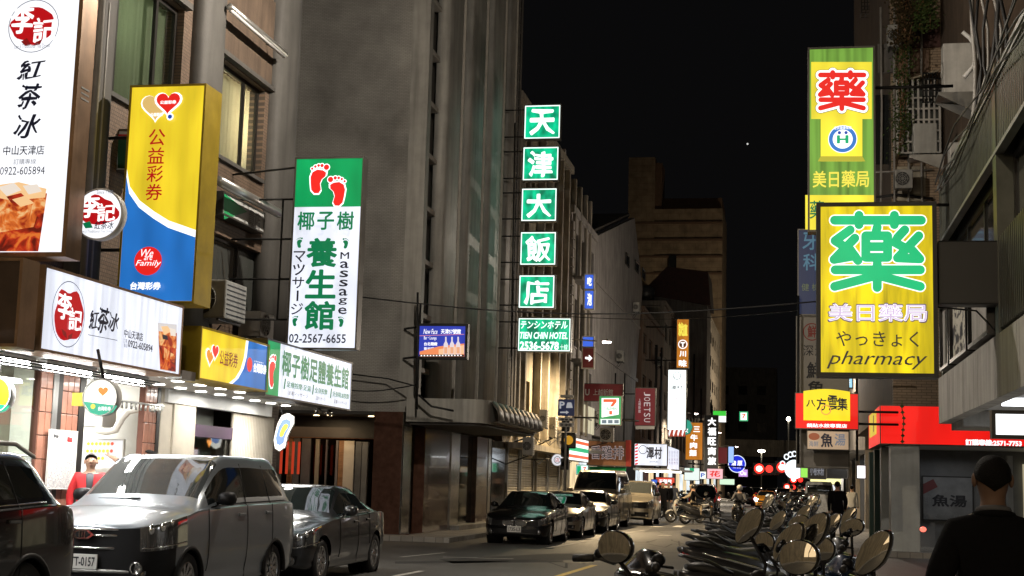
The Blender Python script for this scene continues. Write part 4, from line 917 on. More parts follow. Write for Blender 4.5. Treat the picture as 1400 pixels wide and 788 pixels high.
f.text('テンシンホテル', 712, 439, 776, 450, 't_hotel', .02, .15); f.text('TIEN CHIN HOTEL', 711, 454, 776, 464, 't_hotel', .025, .2); f.text('2536-5678', 711, 467, 764, 479, 't_hotel', .035); f.text('十線', 766, 471, 776, 479, 't_hotel', .0)
arms(f, [((f.lo, SGY+.15, z), (XL, SGY+.15, z)) for z in (f.b0+.1, f.b1-.1)]+[((f.lo-.25, SGY+.15, f.b0-.2), (f.lo-.35, SGY+.15, f.b1+6.6))], .025)
mb = MB()
# street lamp on the hotel wall
p = at_y(824, 470, 56.5)
street_lamp('curved arm street lamp lighting the hotel wall, beside the green name board', XL-.1, 56.5, p.z+.1, p.x-XL+.1, 5000, (1, .74, .42), pole=False, head=.75, hot=14, down=True)
# parking sign + signal
p0, p1 = at_y(763, 546, 46), at_y(785, 569, 46); t = thing('parking_sign', 'blue parking sign with white P, car and arrow, on a pole by the hotel', 'sign', (p0.x+.25, 46.05, .13))
MB().tube([((p0.x+p1.x)/2, 46.06, .13), ((p0.x+p1.x)/2, 46.06, p0.z+.3)], .035, 8).build('pole', 'pipe_grey', t)
f = Face('S', 46.0, t); MB().bbox(p0.x, p1.x, 46.0, 46.04, p1.z, p0.z, .01).build('plate', mat('plate_blue', (.02, .06, .3), .4), t)
wt = lit('paint_glow', (.9, .93, 1), .35, light=False); f.pos = 45.998  # white paint glows by itself in place of light thrown back
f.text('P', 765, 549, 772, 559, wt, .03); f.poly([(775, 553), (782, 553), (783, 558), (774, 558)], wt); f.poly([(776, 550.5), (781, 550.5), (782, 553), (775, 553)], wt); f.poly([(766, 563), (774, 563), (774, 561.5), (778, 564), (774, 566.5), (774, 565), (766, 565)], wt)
f2 = at_y(763, 571, 46), at_y(785, 576, 46), at_y(764, 578, 46), at_y(784, 584, 46)
MB().bbox(f2[0].x, f2[1].x, 46.0, 46.03, f2[1].z, f2[0].z, .005).build('plate', 'white_paint', t); MB().bbox(f2[2].x, f2[3].x, 46.0, 46.03, f2[3].z, f2[2].z, .005).build('plate', 'white_paint', t)
f.text('停車場', 766, 572, 783, 575.5, 'ink', .02); f.text('天津街', 766, 579, 782, 583.5, 'ink', .02)
p0, p1 = at_y(766, 540, 46), at_y(783, 546, 46); MB().bbox(p0.x, p1.x, 46, 46.2, p1.z+.05, p0.z, .02).build('lamp_box', 'ac_white', t)
t = thing('signal_pole', 'dark traffic signal pole with an amber lamp box beside the shutters', 'traffic signal', (at_y(772, 650, 47).x, 47, .13)); X_ = at_y(772, 650, 47).x
MB().tube([(X_, 47.1, .13), (X_, 47.1, 4.2)], .05, 8).build('pole', 'black_iron', t)
for k in range(4): z = 2.0+k*.42; MB().bbox(X_-.13, X_+.13, 46.9, 47.08, z, z+.38, .03).build('signal_box', 'sign_black', t); MB().lathe([(0, .001), (0, .09), (-.06, .1), (-.065, .09)], (X_, 46.9, z+.19), 'Y', 16).build('lens', 'ac_dark', t)
c = at_y(776.5, 602, 46.8); MB().bbox(c.x-.2, c.x+.25, 46.8, 47.0, c.z-.27, c.z+.25, .04).build('amber_housing', 'sign_black', t); MB().lathe([(0, .001), (0, .13), (.0, .14), (-.05, .15)], (c.x+.03, 46.79, c.z), 'Y', 20).build('amber_lens', lit('amber', (.9, .45, .03), .55), t)
f = round_sign('round white lit sign beside the dark signal pole', 762, 629, 8.5, 48.5, lit('face_dimwhite', (.9, .9, .95), .8), .1, ((0, 0, 0), (-1.2, 0, 0)), 'steel_dull', None)
f.disc(762, 629, 5, 't_grey', ring=.2); f.text('店', 759, 626, 765, 632, 't_red')
# ---------------------------------------------------------------- buildings further along the left
def far_building(label, y0, y1, h, m='far_wall', rows=4, cols=3, x=XL, ground=4.2, depth=9, quoins=False, shut=False, seed=0, name='row_building', top=None, w_h=1.4):
    t = thing(name, label, 'building', (x-depth/2, (y0+y1)/2, .0)); rr = random.Random(seed)
    hs = []; cw = (y1-y0)/cols; rh = (h-ground-.4)/rows
    for i in range(cols):
        for j in range(rows): hs.append((y0+i*cw+cw*.22, y0+(i+1)*cw-cw*.22, ground+j*rh+.5, ground+j*rh+.5+min(w_h, rh-.8)))
    holes_wall('E', x, .3, y0, y1-.02, ground-.8, h, hs).build('wall', m, t); MB().box(x-depth, x-.31, y0, y1-.02, 0, h-.05).build('core', m, t)
    for hq in hs: window(t, 'E', x, *hq, pane='pane_dark' if rr.random() < .8 else 'pane_grey', frame='frame_dark', fr=.07, sill=m if rr.random() < .6 else None)
    MB().box(x-depth-.1, x+.12, y0+.02, y1-.04, h, h+.35).build('parapet', m, t)
    for i in range(cols):
        a, b = y0+i*cw+.25, y0+(i+1)*cw-.25
        MB().box(x-.305, x-.2, a, b, .15, 2.7).build('shop_front', (lit('front_warm', (1, .78, .45), .9, .5), lit('front_white', (.85, .95, 1), 1.0, .5), 'shutter')[(i+seed) % 3], t)
        MB().box(x-.3, x+.9+rr.random()*.4, a-.2, b+.2, 3.0, 3.1).build('awning', 'steel_dull', t)
    if quoins:
        pr = None
        for k in range(int((h-4)/.42)):
            if pr is None: pr = MB().bbox(x+.0, x+.1, y0+.02, y0+.75, 4.02, 4.02+.38, .02).build('quoin_block', 'quoin', t)
            else: c = pr.copy(); C.objects.link(c); c.location.z = k*.42
    return t
b4 = far_building('pale rusticated building with quoin blocks and a steep gable, right of the green hotel boxes', 62.1, 70.2, 13.6, 'pale_wall', 3, 3, quoins=True, seed=2, w_h=2.4)
# gable top and plain end
MB().prism([(XL-.3, 70.2, 4), (XL-.3, 88, 4), (XL-.3, 93.5, 14.5), (XL-.3, 88, 18.2), (XL-.3, 70.2, 13.9)], (.3, 0, 0)).build('gable_wall', 'pale_wall', b4)
MB().prism([(XL-.32, 62, 13.95), (XL-.32, 70.2, 13.95), (XL-.32, 88, 18.3), (XL-6, 88, 18.3), (XL-6, 62, 14)][:5], (0, 0, .2)).build('roof', 'far_wall_dark', b4)
MB().box(XL-.0, XL+.06, 70.3, 91, 8.1, 8.3).box(XL, XL+.06, 70.3, 92, 11.6, 11.75).build('string_course', 'quoin', b4)
MB().box(XL, XL+.5, 62.3, 66, 6.9, 7.05).box(XL, XL+.5, 62.3, 66.5, 10.6, 10.75).build('hood', 'far_wall_dark', b4)
MB().box(XL-9, XL-.31, 70.2, 93, 0, 8).build('rear_mass', 'far_wall_dark', b4)
for u, v0, v1 in ((855, 345, 367), (868, 355, 375), (877, 365, 385)): a = at_x(u, v0, XL+.01); b = at_x(u+4, v1, XL+.01); window(b4, 'E', XL+.05, a.y, b.y, b.z, a.z, depth=.02, fr=.05)
far_building('low brown building with a fried food banner past the gabled one', 93.6, 110, 13.0, 'far_wall_brown', 3, 4, seed=4)
far_building('grey building with fins behind the orange vertical sign', 110.1, 135, 15.5, 'far_wall', 4, 6, seed=5)
far_building('dark stepped building behind the second orange sign', 135.1, 158, 17.8, 'far_wall_dark', 5, 5, seed=6)
far_building('narrow building with barred balconies near the end of the left row', 158.1, 200, 22.0, 'far_wall', 6, 8, seed=7)
# brown hipped roof house seen over the row
t = thing('roof_house', 'low house top with a dark red roof above the left row', 'building', (-14, 128, 15.5)); 
p0, p1, p2, p3 = at_y(880, 402, 130), at_y(967, 418, 130), at_y(912, 365, 130), at_y(968, 372, 130)
MB().prism([(p0.x, 130, 8), (p1.x, 130, 8), (p1.x, 130, p1.z), (p0.x, 130, p0.z)], (0, 6, 0)).build('wall', 'far_wall_dark', t); MB().prism([(p0.x-.3, 129.8, p0.z), (p1.x+.3, 129.8, p1.z), (p3.x, 129.8, p3.z), (p2.x, 129.8, p2.z)], (0, 6.5, 0)).build('roof', 'roof_red', t)
# tan tower far back
TB = thing('tan_building', 'large windowless tan building with a square stair tower against the night sky', 'building', (-16, 215, 0)); Y_ = 207
q = lambda u, v: at_y(u, v, Y_)
a, b, c, d = q(862, 216), q(905, 222), q(988, 282), q(988, 560)
MB().box(a.x, c.x, Y_, Y_+14, 0, q(905, 286).z).build('wall', 'tan_tile', TB); MB().box(a.x-.2, b.x-1, Y_-.2, Y_+5, 0, a.z).build('stair_tower', 'tan_tile', TB); MB().box(b.x-1, b.x, Y_+.5, Y_+5, 0, b.z).build('stair_side', 'tan_band', TB)
for v in (305, 328, 351, 374): z = q(920, v).z; MB().box(a.x-.25, c.x+.05, Y_-.3, Y_-.02, z-.18, z+.1).build('band', 'tan_band', TB)
MB().box(b.x, c.x-.2, Y_+2, Y_+13, q(905, 286).z, q(905, 268).z).build('roof_screen', 'tan_band', TB)
z = q(920, 365).z; MB().box(q(915, 350).x, q(925, 350).x, Y_-.35, Y_-.03, q(915, 372).z, q(915, 350).z).build('window', 'pane_dark', TB)
# ---------------------------------------------------------------- right side
# near building: canopy fascia, corrugated bands and dark windows
NX = 2.3; NY = 23.4
R1 = thing('metal_clad_building', 'near dark metal clad building over the bright soffit on the right', 'building', (NX+4, 14, 0))
rz = lambda u, v: at_x(u, v, NX)
F0, F1 = rz(1283, 580).z, rz(1287, 515).z
conc = mat('concrete_grey', (.33, .32, .3), .75, var=.22, scale=1.3, bump=.2, stain=.35)
pr = None; 
for i in range(9):       # fascia slabs
    y0 = NY-(i+1)*1.6; MB().box(NX, NX+.18, y0+.012, y0+1.588, F0, F1).build('fascia_panel', conc, R1)
MB().box(NX+.02, NX+.17, 8, NY, F0+.02, F1-.02).build('fascia_back', 'soffit_dark', R1)
MB().box(NX+.185, 12, 8, NY, F0+.14, F0+.2).build('soffit', mat('soffit_white', (.62, .64, .66), .5, var=.08, scale=3), R1)
MB().box(NX+.19, 4.5, NY-1.6, NY, F0-.10, F0+.13).build('lower_fascia', conc, R1)
MB().box(NX+3.5, 12, 8, NY, .1, F0+.1).build('back_wall', 'far_wall_dark', R1)
mb = MB()
for k in range(2): y = 19.6-k*3.0; mb.box(NX+.5, NX+3.3, y-.55, y+.55, F0+.105, F0+.135)
sp_ = mb.build('soffit_lamp', lit('soffit_hot', (.93, .97, 1), 5), R1)
for k in range(2): lamp('soffit_light', 'AREA', (NX+1.9, 19.6-k*3.0, F0+.08), 45, (.93, .97, 1), 2.0, R1)
f = sign('light_box', 'blank white lit box hanging under the soffit at the right edge', 'S', 15.6, 1361, 566, 1440, 596, lit('face_blank', (.97, .99, 1), 1.6), 'frame_dark', .15, rim=.04)
# wall above: signs panels row, corrugated metal, windows
U0 = F1
cor = mat('corrugated', (.1, .105, .09), .33, metal=.55, var=.18, stain=.3)
def corr(pts_b, name='corrugated_band'):
    """upright ribs between two lines (y, z_low, z_high)"""
    mb = MB(); n_ = len(pts_b)
    for y0, y1, l0, l1, h0, h1 in pts_b:
        n = int((y1-y0)/.13)
        for i in range(n):
            ya = y0+(y1-y0)*i/n; s_ = (y1-y0)/n; la = l0+(l1-l0)*i/n; ha = h0+(h1-h0)*i/n
            mb.prism([(NX+.1, ya, la), (NX+.1, ya+s_, la), (NX+.1, ya+s_, ha), (NX+.1, ya, ha)], (.02, 0, 0))
            mb.prism([(NX+.098, ya+s_*.2, la), (NX+.06, ya+s_*.35, la), (NX+.06, ya+s_*.65, la), (NX+.098, ya+s_*.8, la)], (0, 0, ha-la))
    return tag(mb.build(name, cor, R1), kind='stuff')
Z = lambda u, v: at_x(u, v, NX)
A_, B_ = Z(1297, 283), Z(1354, 163); print('corr', A_, B_, Z(1283, 275), Z(1400, 58), Z(1370, 285), Z(1400, 235), Z(1343, 400), Z(1400, 430))
Ye = NY
top0 = 6.35; bot0 = 5.55
corr([(9, Ye, bot0, bot0, top0, top0)])
MB().box(NX+.04, NX+.14, 9, Ye, bot0-.05, bot0).box(NX+.04, NX+.14, 9, Ye, top0, top0+.04).build('flashing', 'steel_dull', R1)
window(R1, 'W', NX+.2, 9, 17.0, 4.55, bot0-.06, depth=.1, pane='pane_dark', mull=(11, 13, 15), fr=.07); window(R1, 'W', NX+.2, 17.6, Ye-.2, 4.55, bot0-.06, depth=.1, pane='pane_dark', mull=(19.6, 21.4), fr=.07)
MB().box(NX+.05, NX+.3, 17.02, 17.3, F1, 6.6).build('post', cor, R1); MB().box(NX+.05, NX+.3, Ye-.18, Ye, F1, 6.6).build('post', cor, R1)
corr([(9, 17.0, F1+.1, F1+.1, 4.5, 4.5)])
MB().box(NX+.3, 12, 8, Ye, F1, top0-.02).build('mass', 'soffit_dark', R1)
MB().box(NX+.02, 12, 8, Ye+.03, top0+.041, top0+.1).build('roof_edge', 'steel_dull', R1)
for i, (y0, y1, m_, lb) in enumerate(((17.5, 19.4, 'concrete_grey', 'plain grey framed panel nearest on the right wall above the fascia'), (19.6, 21.6, 'print_news', 'framed notice board with rows of dark print on the right wall'), (21.8, 23.0, 'concrete_grey', 'narrow plain grey panel at the far end of the right wall'))):
    t = thing('wall_panel', lb, 'panel', (NX, (y0+y1)/2, F1+.1)); z0, z1 = F1+.08, 4.45
    MB().box(NX-.02, NX+.1, y0, y0+.06, z0, z1).box(NX-.02, NX+.1, y1-.06, y1, z0, z1).box(NX-.02, NX+.1, y0+.06, y1-.06, z0, z0+.05).box(NX-.02, NX+.1, y0+.06, y1-.06, z1-.05, z1).build('frame', 'frame_dark', t)
    MB().box(NX+.03, NX+.05, y0+.06, y1-.06, z0+.05, z1-.05).build('sheet', m_, t)
# small red lamp or mark, vertical signs
# big yellow pharmacy sign
PY = 17.0
f = sign('pharmacy_sign', 'large yellow lit pharmacy sign with a huge green character', 'S', PY, 1122, 283, 1277, 511, 'face_yellow_dirty', 'sign_black', .3, rim=.05)
YAO = [[(228, 145), (562, 145)], [(322, 126), (322, 162)], [(458, 126), (458, 162)], [(288, 182), (230, 224), (268, 248)], [(306, 214), (226, 296), (306, 282)], [(288, 258), (318, 300)],
       [(498, 182), (470, 212), (462, 232), (500, 252)], [(552, 205), (470, 290), (556, 294)], [(528, 262), (556, 294)], [(392, 172), (384, 205)], [(348, 205), (432, 205), (432, 288), (348, 288), (348, 205)], [(348, 247), (432, 247)],
       [(230, 336), (558, 336)], [(392, 312), (392, 404)], [(372, 362), (228, 400)], [(412, 362), (558, 400)]]
YAO = [[(1060+x/2.815, 250+y/2.815) for x, y in l] for l in YAO]
f.strokes(YAO, 7.8, 't_white', 'lettering_outline'); f.strokes(YAO, 6.2, lit('t_green_big', (.0, .55, .2), .95, .15))
f.text('美日藥局', 1131, 414, 1269, 442, 't_purple', .045); f.text('美日藥局', 1132.5, 415.5, 1267.5, 440.5, 't_white', .03); f.text('美日藥局', 1133, 416, 1267, 440, T('t_lilac', (.75, .6, .85), .9), .0)
f.text('やっきょく', 1143, 453, 1256, 475, 't_dark', .004); f.text('pharmacy', 1130, 480, 1268, 506, 't_dark', .0, .35)
p0, p1 = at_y(1283, 328, PY), at_y(1384, 416, PY); MB().bbox(p0.x+.0, NX+.1, PY+.05, PY+.35, p1.z, p0.z, .02).build('arm_box', 'sign_black', f.t)
MB().tube([(f.hi, PY+.1, p1.z-.02), (2.1, PY, p1.z-.08), (2.3, PY, p1.z-.3)], .012, 5).build('cable', 'cable_black', f.t)
# tall green and yellow pharmacy sign behind
f = sign('pharmacy_sign', 'tall olive green lit pharmacy sign with a red character, behind the large yellow one', 'S', 22.0, 1107, 68, 1195, 314, 'face_olive', 'sign_metal', .28, rim=.03)
fy_ = lit('face_yel2', (.98, .82, .05), .95, .25)
f.poly([(1109, 85), (1192, 85), (1192, 163), (1179, 163), (1179, 221), (1122, 221), (1122, 163), (1109, 163)], fy_, d=.003); 
f.poly([(1122, 214), (1179, 214), (1183, 221), (1118, 221)], T('t_gold2', (.6, .55, .05), .8), d=.008); f.layer = 2
YB = [[(1151+(x-1199.5)*.50, 125+(y-345)*.50) for x, y in l] for l in YAO]; f.strokes(YB, 7.2, 'sign_black', 'lettering_outline'); f.strokes(YB, 6.6, 't_white', 'lettering_outline'); f.strokes(YB, 3.4, 't_footred'); 
f.disc(1152, 191, 19, 't_white'); f.disc(1152, 191, 18, T('t_ringblue', (.05, .25, .75), .8), ring=.28); f.disc(1152, 191, 12.5, 't_white')
f.text('H', 1144, 186, 1160, 197, 't_green2', .04); f.disc(1147.5, 182.5, 2.2, 't_blue'); f.disc(1156.5, 182.5, 2.2, 't_blue')
f.text('全民健康保險', 1140, 174, 1164, 178, 't_white', .01)
f.text('美日藥局', 1111, 235, 1188, 257, 't_yellow', .015); f.poly([(1101, 267), (1195, 267), (1195, 314), (1101, 314)], fy_, d=.003)
fl = f.poly([(f.lo, f.b0), (f.hi, f.b0), (f.hi, f.b0+(f.px(1150, 268)[1]-f.b0)), (f.lo, f.px(1150, 268)[1])], fy_, metres=True, d=.005); f.layer = 4
f.text('藥', 1107, 275, 1127, 300, 't_green', .01)
arms(f, [((f.hi, 22.15, z), (NX+.15, 22.15, z)) for z in (f.b0+.4, f.b1-.6)], .025)
# blue dental sign and beige restaurant sign further back
f = sign('dental_sign', 'dark blue unlit clinic sign partly hidden behind the pharmacy signs', 'S', 36.5, 1092, 315, 1150, 430, lit('face_navy', (.005, .03, .12), .35, .1, light=False), 'sign_metal', .25)  # unlit sign; a faint glow is put into its face and lettering
f.text('牙', 1097, 318, 1118, 342, T('t_navytext', (.1, .3, .45), .4), .015); f.text('科', 1098, 347, 1119, 370, 't_navytext', .015); f.text('健', 1096, 388, 1106, 398, T('t_olive', (.2, .25, .1), .4)); f.text('檢', 1110, 388, 1120, 398, 't_olive')
f = sign('restaurant_sign', 'tall greyish beige unlit sign with brush lettering above the red and yellow sign', 'S', 36.6, 1090, 434, 1160, 640, mat('sign_beige', (.3, .28, .25), .5, var=.1), 'sign_metal', .25)
f.disc(1110, 454, 12, mat('seal_red', (.28, .04, .03), .6), ring=.12); f.text('鮮', 1104, 445, 1117, 462, 'seal_red', .02); f.text('深', 1098, 472, 1112, 487, 'ink', .0); f.text('鮮', 1102, 495, 1124, 518, 'ink', .02, .1, brush=.2); f.text('魚', 1103, 520, 1126, 541, 'ink', .02, .1, brush=.2); f.text('海', 1114, 472, 1128, 487, 'ink')
# red and yellow dumpling sign
f = sign('dumpling_sign', 'red lit sign with a yellow panel of black brush characters', 'S', 35.8, 1088, 538, 1173, 587, 'face_red', 'sign_metal', .3, rim=.02)
cx0, cz1 = f.px(1098.5, 532); cx1, cz0 = f.px(1162, 576)
pts = [(cx0, cz0), (cx1, cz0), (cx1, cz1-.06)]+[(cx1+(cx0-cx1)*k/8, cz1-.06+.06*math.sin(PI*k/8)) for k in range(1, 8)]+[(cx0, cz1-.06)]
mbx = MB(); mbx.prism([(x, 35.8-.11, z) for x, z in pts], (0, .1, 0)); mbx.build('yellow_box', lit('face_y3', (1, .78, .02), 1.0, .1), f.t)
f.layer = 28; 
for ch, r_ in (('八', (1102, 547, 1115, 557)), ('方', (1116, 544, 1130, 562)), ('雲', (1131, 541, 1145, 562)), ('集', (1144, 544, 1159, 562))): f.text(ch, *r_, 't_dark', .02, brush=.25)
f.disc(1129, 561, 7, T('t_orange2', (1, .45, .1), .8), ring=.2); f.layer = 4
f.text('鍋貼水餃專賣店', 1103, 579, 1158, 585.5, 't_white', .03)
f = sign('soup_sign', 'beige lit sign with a fish soup inscription under the red and yellow sign', 'S', 35.9, 1104, 589.5, 1160, 615, lit('face_beige', (.75, .52, .33), .55, .15), 'sign_metal', .2, rim=.02)
f.text('魚', 1122, 592, 1139, 612, 't_dark', .03, brush=.15); f.text('湯', 1141, 593, 1156, 610, 't_grey', .02, brush=.1); f.text('海鮮', 1106, 603, 1119, 611, 't_grey', .01); f.disc(1113, 597, 5, T('t_fish', (.45, .12, .05), .6), sx=1.5)
arms(f, [((1.6, 36.1, z), (2.6, 36.1, z)) for z in (3.2, 3.5, 4.6)]+[((.2, 36.3, 2.2), (.2, 36.3, 6.4)), ((1.62, 36.3, 2.3), (1.62, 36.3, 6.4))], .03)

# ---------------------------------------------------------------- signs down the left row
f = sign('store_sign', 'green and white lit convenience store sign with a red numeral on the left row', 'S', 64, 820, 542, 848.5, 581, 'face_green', 'sign_metal', .3, rim=.04)
f.poly([(822.5, 544.5), (846, 544.5), (846, 567), (822.5, 571)], 't_white'); f.poly([(821, 573), (847.5, 573), (847.5, 580.5), (821, 580.5)], T('t_pale', (.8, .9, .9), 1)); f.poly([(825, 546), (843, 546), (843, 550), (838, 556), (834, 556), (838, 550), (825, 550)], T('t_redor', (.9, .12, .03), .9)); f.poly([(833, 562), (837, 562), (837, 567), (833, 567)], 't_redor'); f.text('7-ELEVEN', 826, 557, 843, 561, 't_green2', .02)
for k in range(3): f.poly([(823+k*8.5, 574.5), (829+k*8.5, 574.5), (829+k*8.5, 579), (823+k*8.5, 579)], T('t_icon', (.15, .25, .35), .6))
arms(f, [((f.hi, 64.1, f.b0+.2), (f.hi+.8, 64.2, f.b0+.2)), ((f.lo, 64.2, f.b0+.3), (XL, 64.2, f.b0+.3))], .04)
f = sign('restaurant_sign', 'dark red unlit sign board with white characters behind the store sign', 'S', 67, 796, 525, 851, 549, mat('maroon_panel', (.28, .03, .04), .5, var=.15), 'sign_metal', .2, rim=.03)
f.text('U', 800, 532, 806, 541, 'paper', .03); f.text('上越新館', 811, 532, 838, 541, 'paper')
f = sign('restaurant_sign', 'dark red vertical sign with sideways white lettering on the left row', 'S', 76, 869, 531, 895, 582, lit('face_maroon', (.28, .02, .03), .35, .15), 'sign_metal', .3, rim=.04)
f.poly([(869, 582), (895, 582), (895, 587), (869, 587)], 'alu', d=.01)
for i, ch in enumerate('JOETSU'): f.text(ch, 880.5, 536+i*7.2, 889, 541.5+i*7.2, T('t_dim', (.7, .6, .6), .7), .0, rot=1)
f.vtext('上越新館', 873, 545, 876, 565, 't_dim', 0); 
arms(f, [((f.lo, 76.1, f.b1-.3), (XL, 76.1, f.b1-.3)), ((f.lo, 76.1, f.b0+.3), (XL, 76.1, f.b0+.3)), ((f.lo-.6, 76.1, f.b0-1), (f.lo-.6, 76.1, f.b1+.8)), ((f.lo-1.1, 76.1, f.b0-1), (f.lo-1.1, 76.1, f.b1+.8))], .04)
f = sign('vertical_sign', 'very bright white vertical sign with black swirl mark and a red striped foot', 'S', 92, 914, 506, 937, 588, lit('face_hotwhite', (.93, 1, 1), 1.7, .08), 'sign_metal', .4, rim=.05)
f.disc(925.5, 514, 5.5, 't_dark', ring=.15); f.disc(924, 515, 2.5, 't_dark', ring=.25); f.text('澤村', 917, 527, 933, 533, 't_dark', .01)
for k in range(4): f.disc(925.5, 545+k*7, 1.2, 't_pink')
f.poly([(914, 588), (937, 588), (937, 597), (914, 597)], T('t_stripe', (.6, .08, .04), .7), d=.02)
for k in range(4): f.poly([(915+k*6, 588), (918+k*6, 588), (915+k*6, 597), (914+k*6, 594)], 't_white', d=.03)
f = sign('vertical_sign', 'orange lit vertical sign with yellow and white characters, above the bright white one', 'S', 96, 926, 437, 941, 503, 'face_orange', 'sign_metal', .4, rim=.04)
f.text('就', 927.5, 441, 934, 460, 't_yellow', .04); f.text('值', 933, 443, 940, 460, 't_yellow', .04); f.disc(933.5, 471, 6.3, 't_white', ring=.2); f.disc(933.5, 471, 4.4, T('t_brown', (.15, .05, .02), .5)); f.text('T', 930.5, 468, 936.5, 475, 't_white', .05); f.text('川', 929, 480, 938, 488, 't_white', .04); f.text('味', 928, 492, 939, 502, 't_white', .04)
arms(f, [((f.lo, 96.2, z), (XL, 96.2, z)) for z in (f.b0+.5, f.b1-.5)], .05)
c = at_y(935, 584, 100); t = thing('octagon_sign', 'teal lit eight sided sign beside the bright white vertical sign', 'sign', c); r = .62
MB().lathe([(.2, .001), (.2, r), (0, r), (0, .001)], c, 'Y', 8, False).build('housing', 'steel_dull', t); f = Face('S', 100, t); f._put('face', [(c.x+r*.95*math.cos(2*PI*k/8), c.z+r*.95*math.sin(2*PI*k/8)) for k in range(8)], [tuple(range(8))], 'face_teal', .002); f.layer = 1; f.text('茶', 930, 577, 938, 585, 't_white', .03); f.text('飲', 932, 585, 941, 592, 't_white', .02)
f = sign('vertical_sign', 'orange sign with white beef noodle characters under the teal sign', 'S', 104, 938, 578, 960, 629, 'face_orange', 'sign_metal', .4, rim=.04)
for i, ch in enumerate('牛肉麵'): f.text(ch, 944-i*.8, 594+i*10.5, 954-i*.8, 603+i*10.5, 't_white', .04, brush=.15)
f.text('三', 948, 583, 957, 591, 't_white', .03)
f = sign('vertical_sign', 'black vertical sign with white block characters far down the left row', 'S', 120, 963.5, 568, 981, 644, 'sign_black', 'sign_metal', .4, rim=.04)
for i, ch in enumerate('大福旺商旅'): f.text(ch, 967.5, 571+i*13.4, 979, 582.5+i*13.4, 't_white', .05)
f = sign('store_sign', 'small green over white lit store sign far down the left row', 'S', 128, 975, 562, 992.5, 577.5, 't_white', 'sign_metal', .4, rim=.03)
f.poly([(975, 562), (992.5, 562), (992.5, 569), (975, 569)], lit('face_lime', (.05, .7, .05), .9))
f = sign('store_sign', 'tiny square green bordered store sign farthest down the left row', 'S', 190, 1011, 563, 1022.5, 576, 't_green2', 'sign_metal', .4, rim=.03)
f.poly([(1012.5, 564.5), (1021, 564.5), (1021, 574.5), (1012.5, 574.5)], 't_white'); f.text('7', 1014.5, 566, 1019.5, 572, 't_redor', .04)
f = round_sign('round blue lit sign with a white ring and white characters in the distance', 1007.5, 634.5, 12, 150, lit('face_bluehot', (.005, .03, .8), .9), .3, ((0, 0, 0), (-2.0, 0, 0)), lit('ring_white', (.8, .9, 1), 1.3), None)
f.text('清', 1000, 630, 1006.5, 637, 't_white', .04); f.text('原', 1008, 630, 1015, 637, 't_white', .04); f.text('Clear Spring', 1002, 639, 1013, 641, 't_white')
T('t_blueglow', (.35, .55, 1), 1.1)
for lb, Y, u0, v0, u1, v1, m_, tx, tm in (
    ('pink and white lit shop sign under the black vertical sign', 112, 967, 641, 988, 655, lit('face_pink', (1, .55, .6), 1.0), '花', 't_footred'),
    ('white lit shop sign with a green corner beside the pink one', 100, 936, 640, 956, 657, lit('face_pale', (.85, .95, .9), 1.0), '', ''),
    ('pale blue upright light panel left of the round blue sign', 146, 996, 611, 1003, 633, 't_blueglow', '', ''),
    ('small violet lit sign right of the round blue sign', 158, 1010, 642, 1022, 652, lit('face_violet', (.55, .3, .8), 1.0), 'Ou', 't_white'),
    ('white shop sign with a striped edge over the far left shops', 140, 984, 655, 1004, 663, lit('face_gw', (.7, .95, .7), 1.0), '', ''),
    ('red lit banner sign near the walking people', 82, 897, 653, 922, 664, lit('face_redbanner', (.9, .08, .04), .8), '天麵屋', 't_white'),
    ('blue lit small round edged panel next to the red banner', 80, 891, 656, 898, 668, lit('face_b2', (.05, .15, .8), .9), '', ''),
    ('small dark red sign with a pale ring on the left row', 125, 982, 612, 994, 634, 'face_maroon', '', ''),
    ('white direction sign near the far left shops', 118, 957, 645, 965, 655, 'face_pale', 'P', 't_blue')):
    f = sign('shop_sign', lb, 'S', Y, u0, v0, u1, v1, m_, 'sign_metal', .3, rim=.03)
    if tx: f.text(tx, u0+(u1-u0)*.15, v0+(v1-v0)*.2, u1-(u1-u0)*.15, v1-(v1-v0)*.2, tm, .03)
    if 'corner' in lb: f.poly([(943, 640), (949, 640), (949, 645), (943, 645)], 't_green2')
# brown fried chicken shop board and white shop board
f = sign('shop_sign', 'brown shop board with outlined characters over the green awning', 'S', 68, 804, 603, 855, 637, mat('board_brown', (.30, .13, .06), .5, var=.3), 'sign_metal', .3, rim=.05)
f.text('香雞排', 807, 609, 853, 629, T('t_dimbrown', (.75, .6, .6), .4), .035); f.text('香雞排', 808, 610, 852, 628, 'ink', .0); f.poly([(855.5, 602), (863, 602), (863, 638), (855.5, 638)], mat('red_edge', (.4, .03, .02), .5), d=.02)
f = sign('shop_sign', 'white lit shop board with a black swirl mark and red dashed edge', 'S', 72, 868, 607, 911.5, 637, 'face_white2', 'sign_metal', .4, rim=.03)
f.text('澤村', 884, 611, 905, 628, 't_dark', .03); f.disc(879, 615, 6, 't_dark', ring=.14); f.text('SAWAMURA', 888, 630, 900, 633, 't_grey')
for k in range(7): f.poly([(868.3, 608+k*4.3), (872, 607+k*4.3), (872.5, 609+k*4.3), (868.5, 610.3+k*4.3)], 't_footred')
f2 = sign('shop_sign', 'street side wing of the white lit shop board, with vertical print', 'E', f.hi, 912.5, 610, 928, 645, 'face_white2', 'sign_metal', .3, rim=.03)
for k in range(4): f2.vtext('和牛鍋物', 914.5+k*3.4, 616, 916+k*3.4, 636, 't_purple')
t = thing('shop_awning', 'bright white lit awning under the white shop board', 'awning', at_y(885, 645, 73)); p0 = at_y(866, 640, 72.2)
MB().prism([(p0.x, 72.1, p0.z), (f.hi, 72.1, p0.z), (f.hi+.9, 78, p0.z), (p0.x, 78, p0.z)], (0, 0, -.1)).build('soffit', 'white_paint', t)
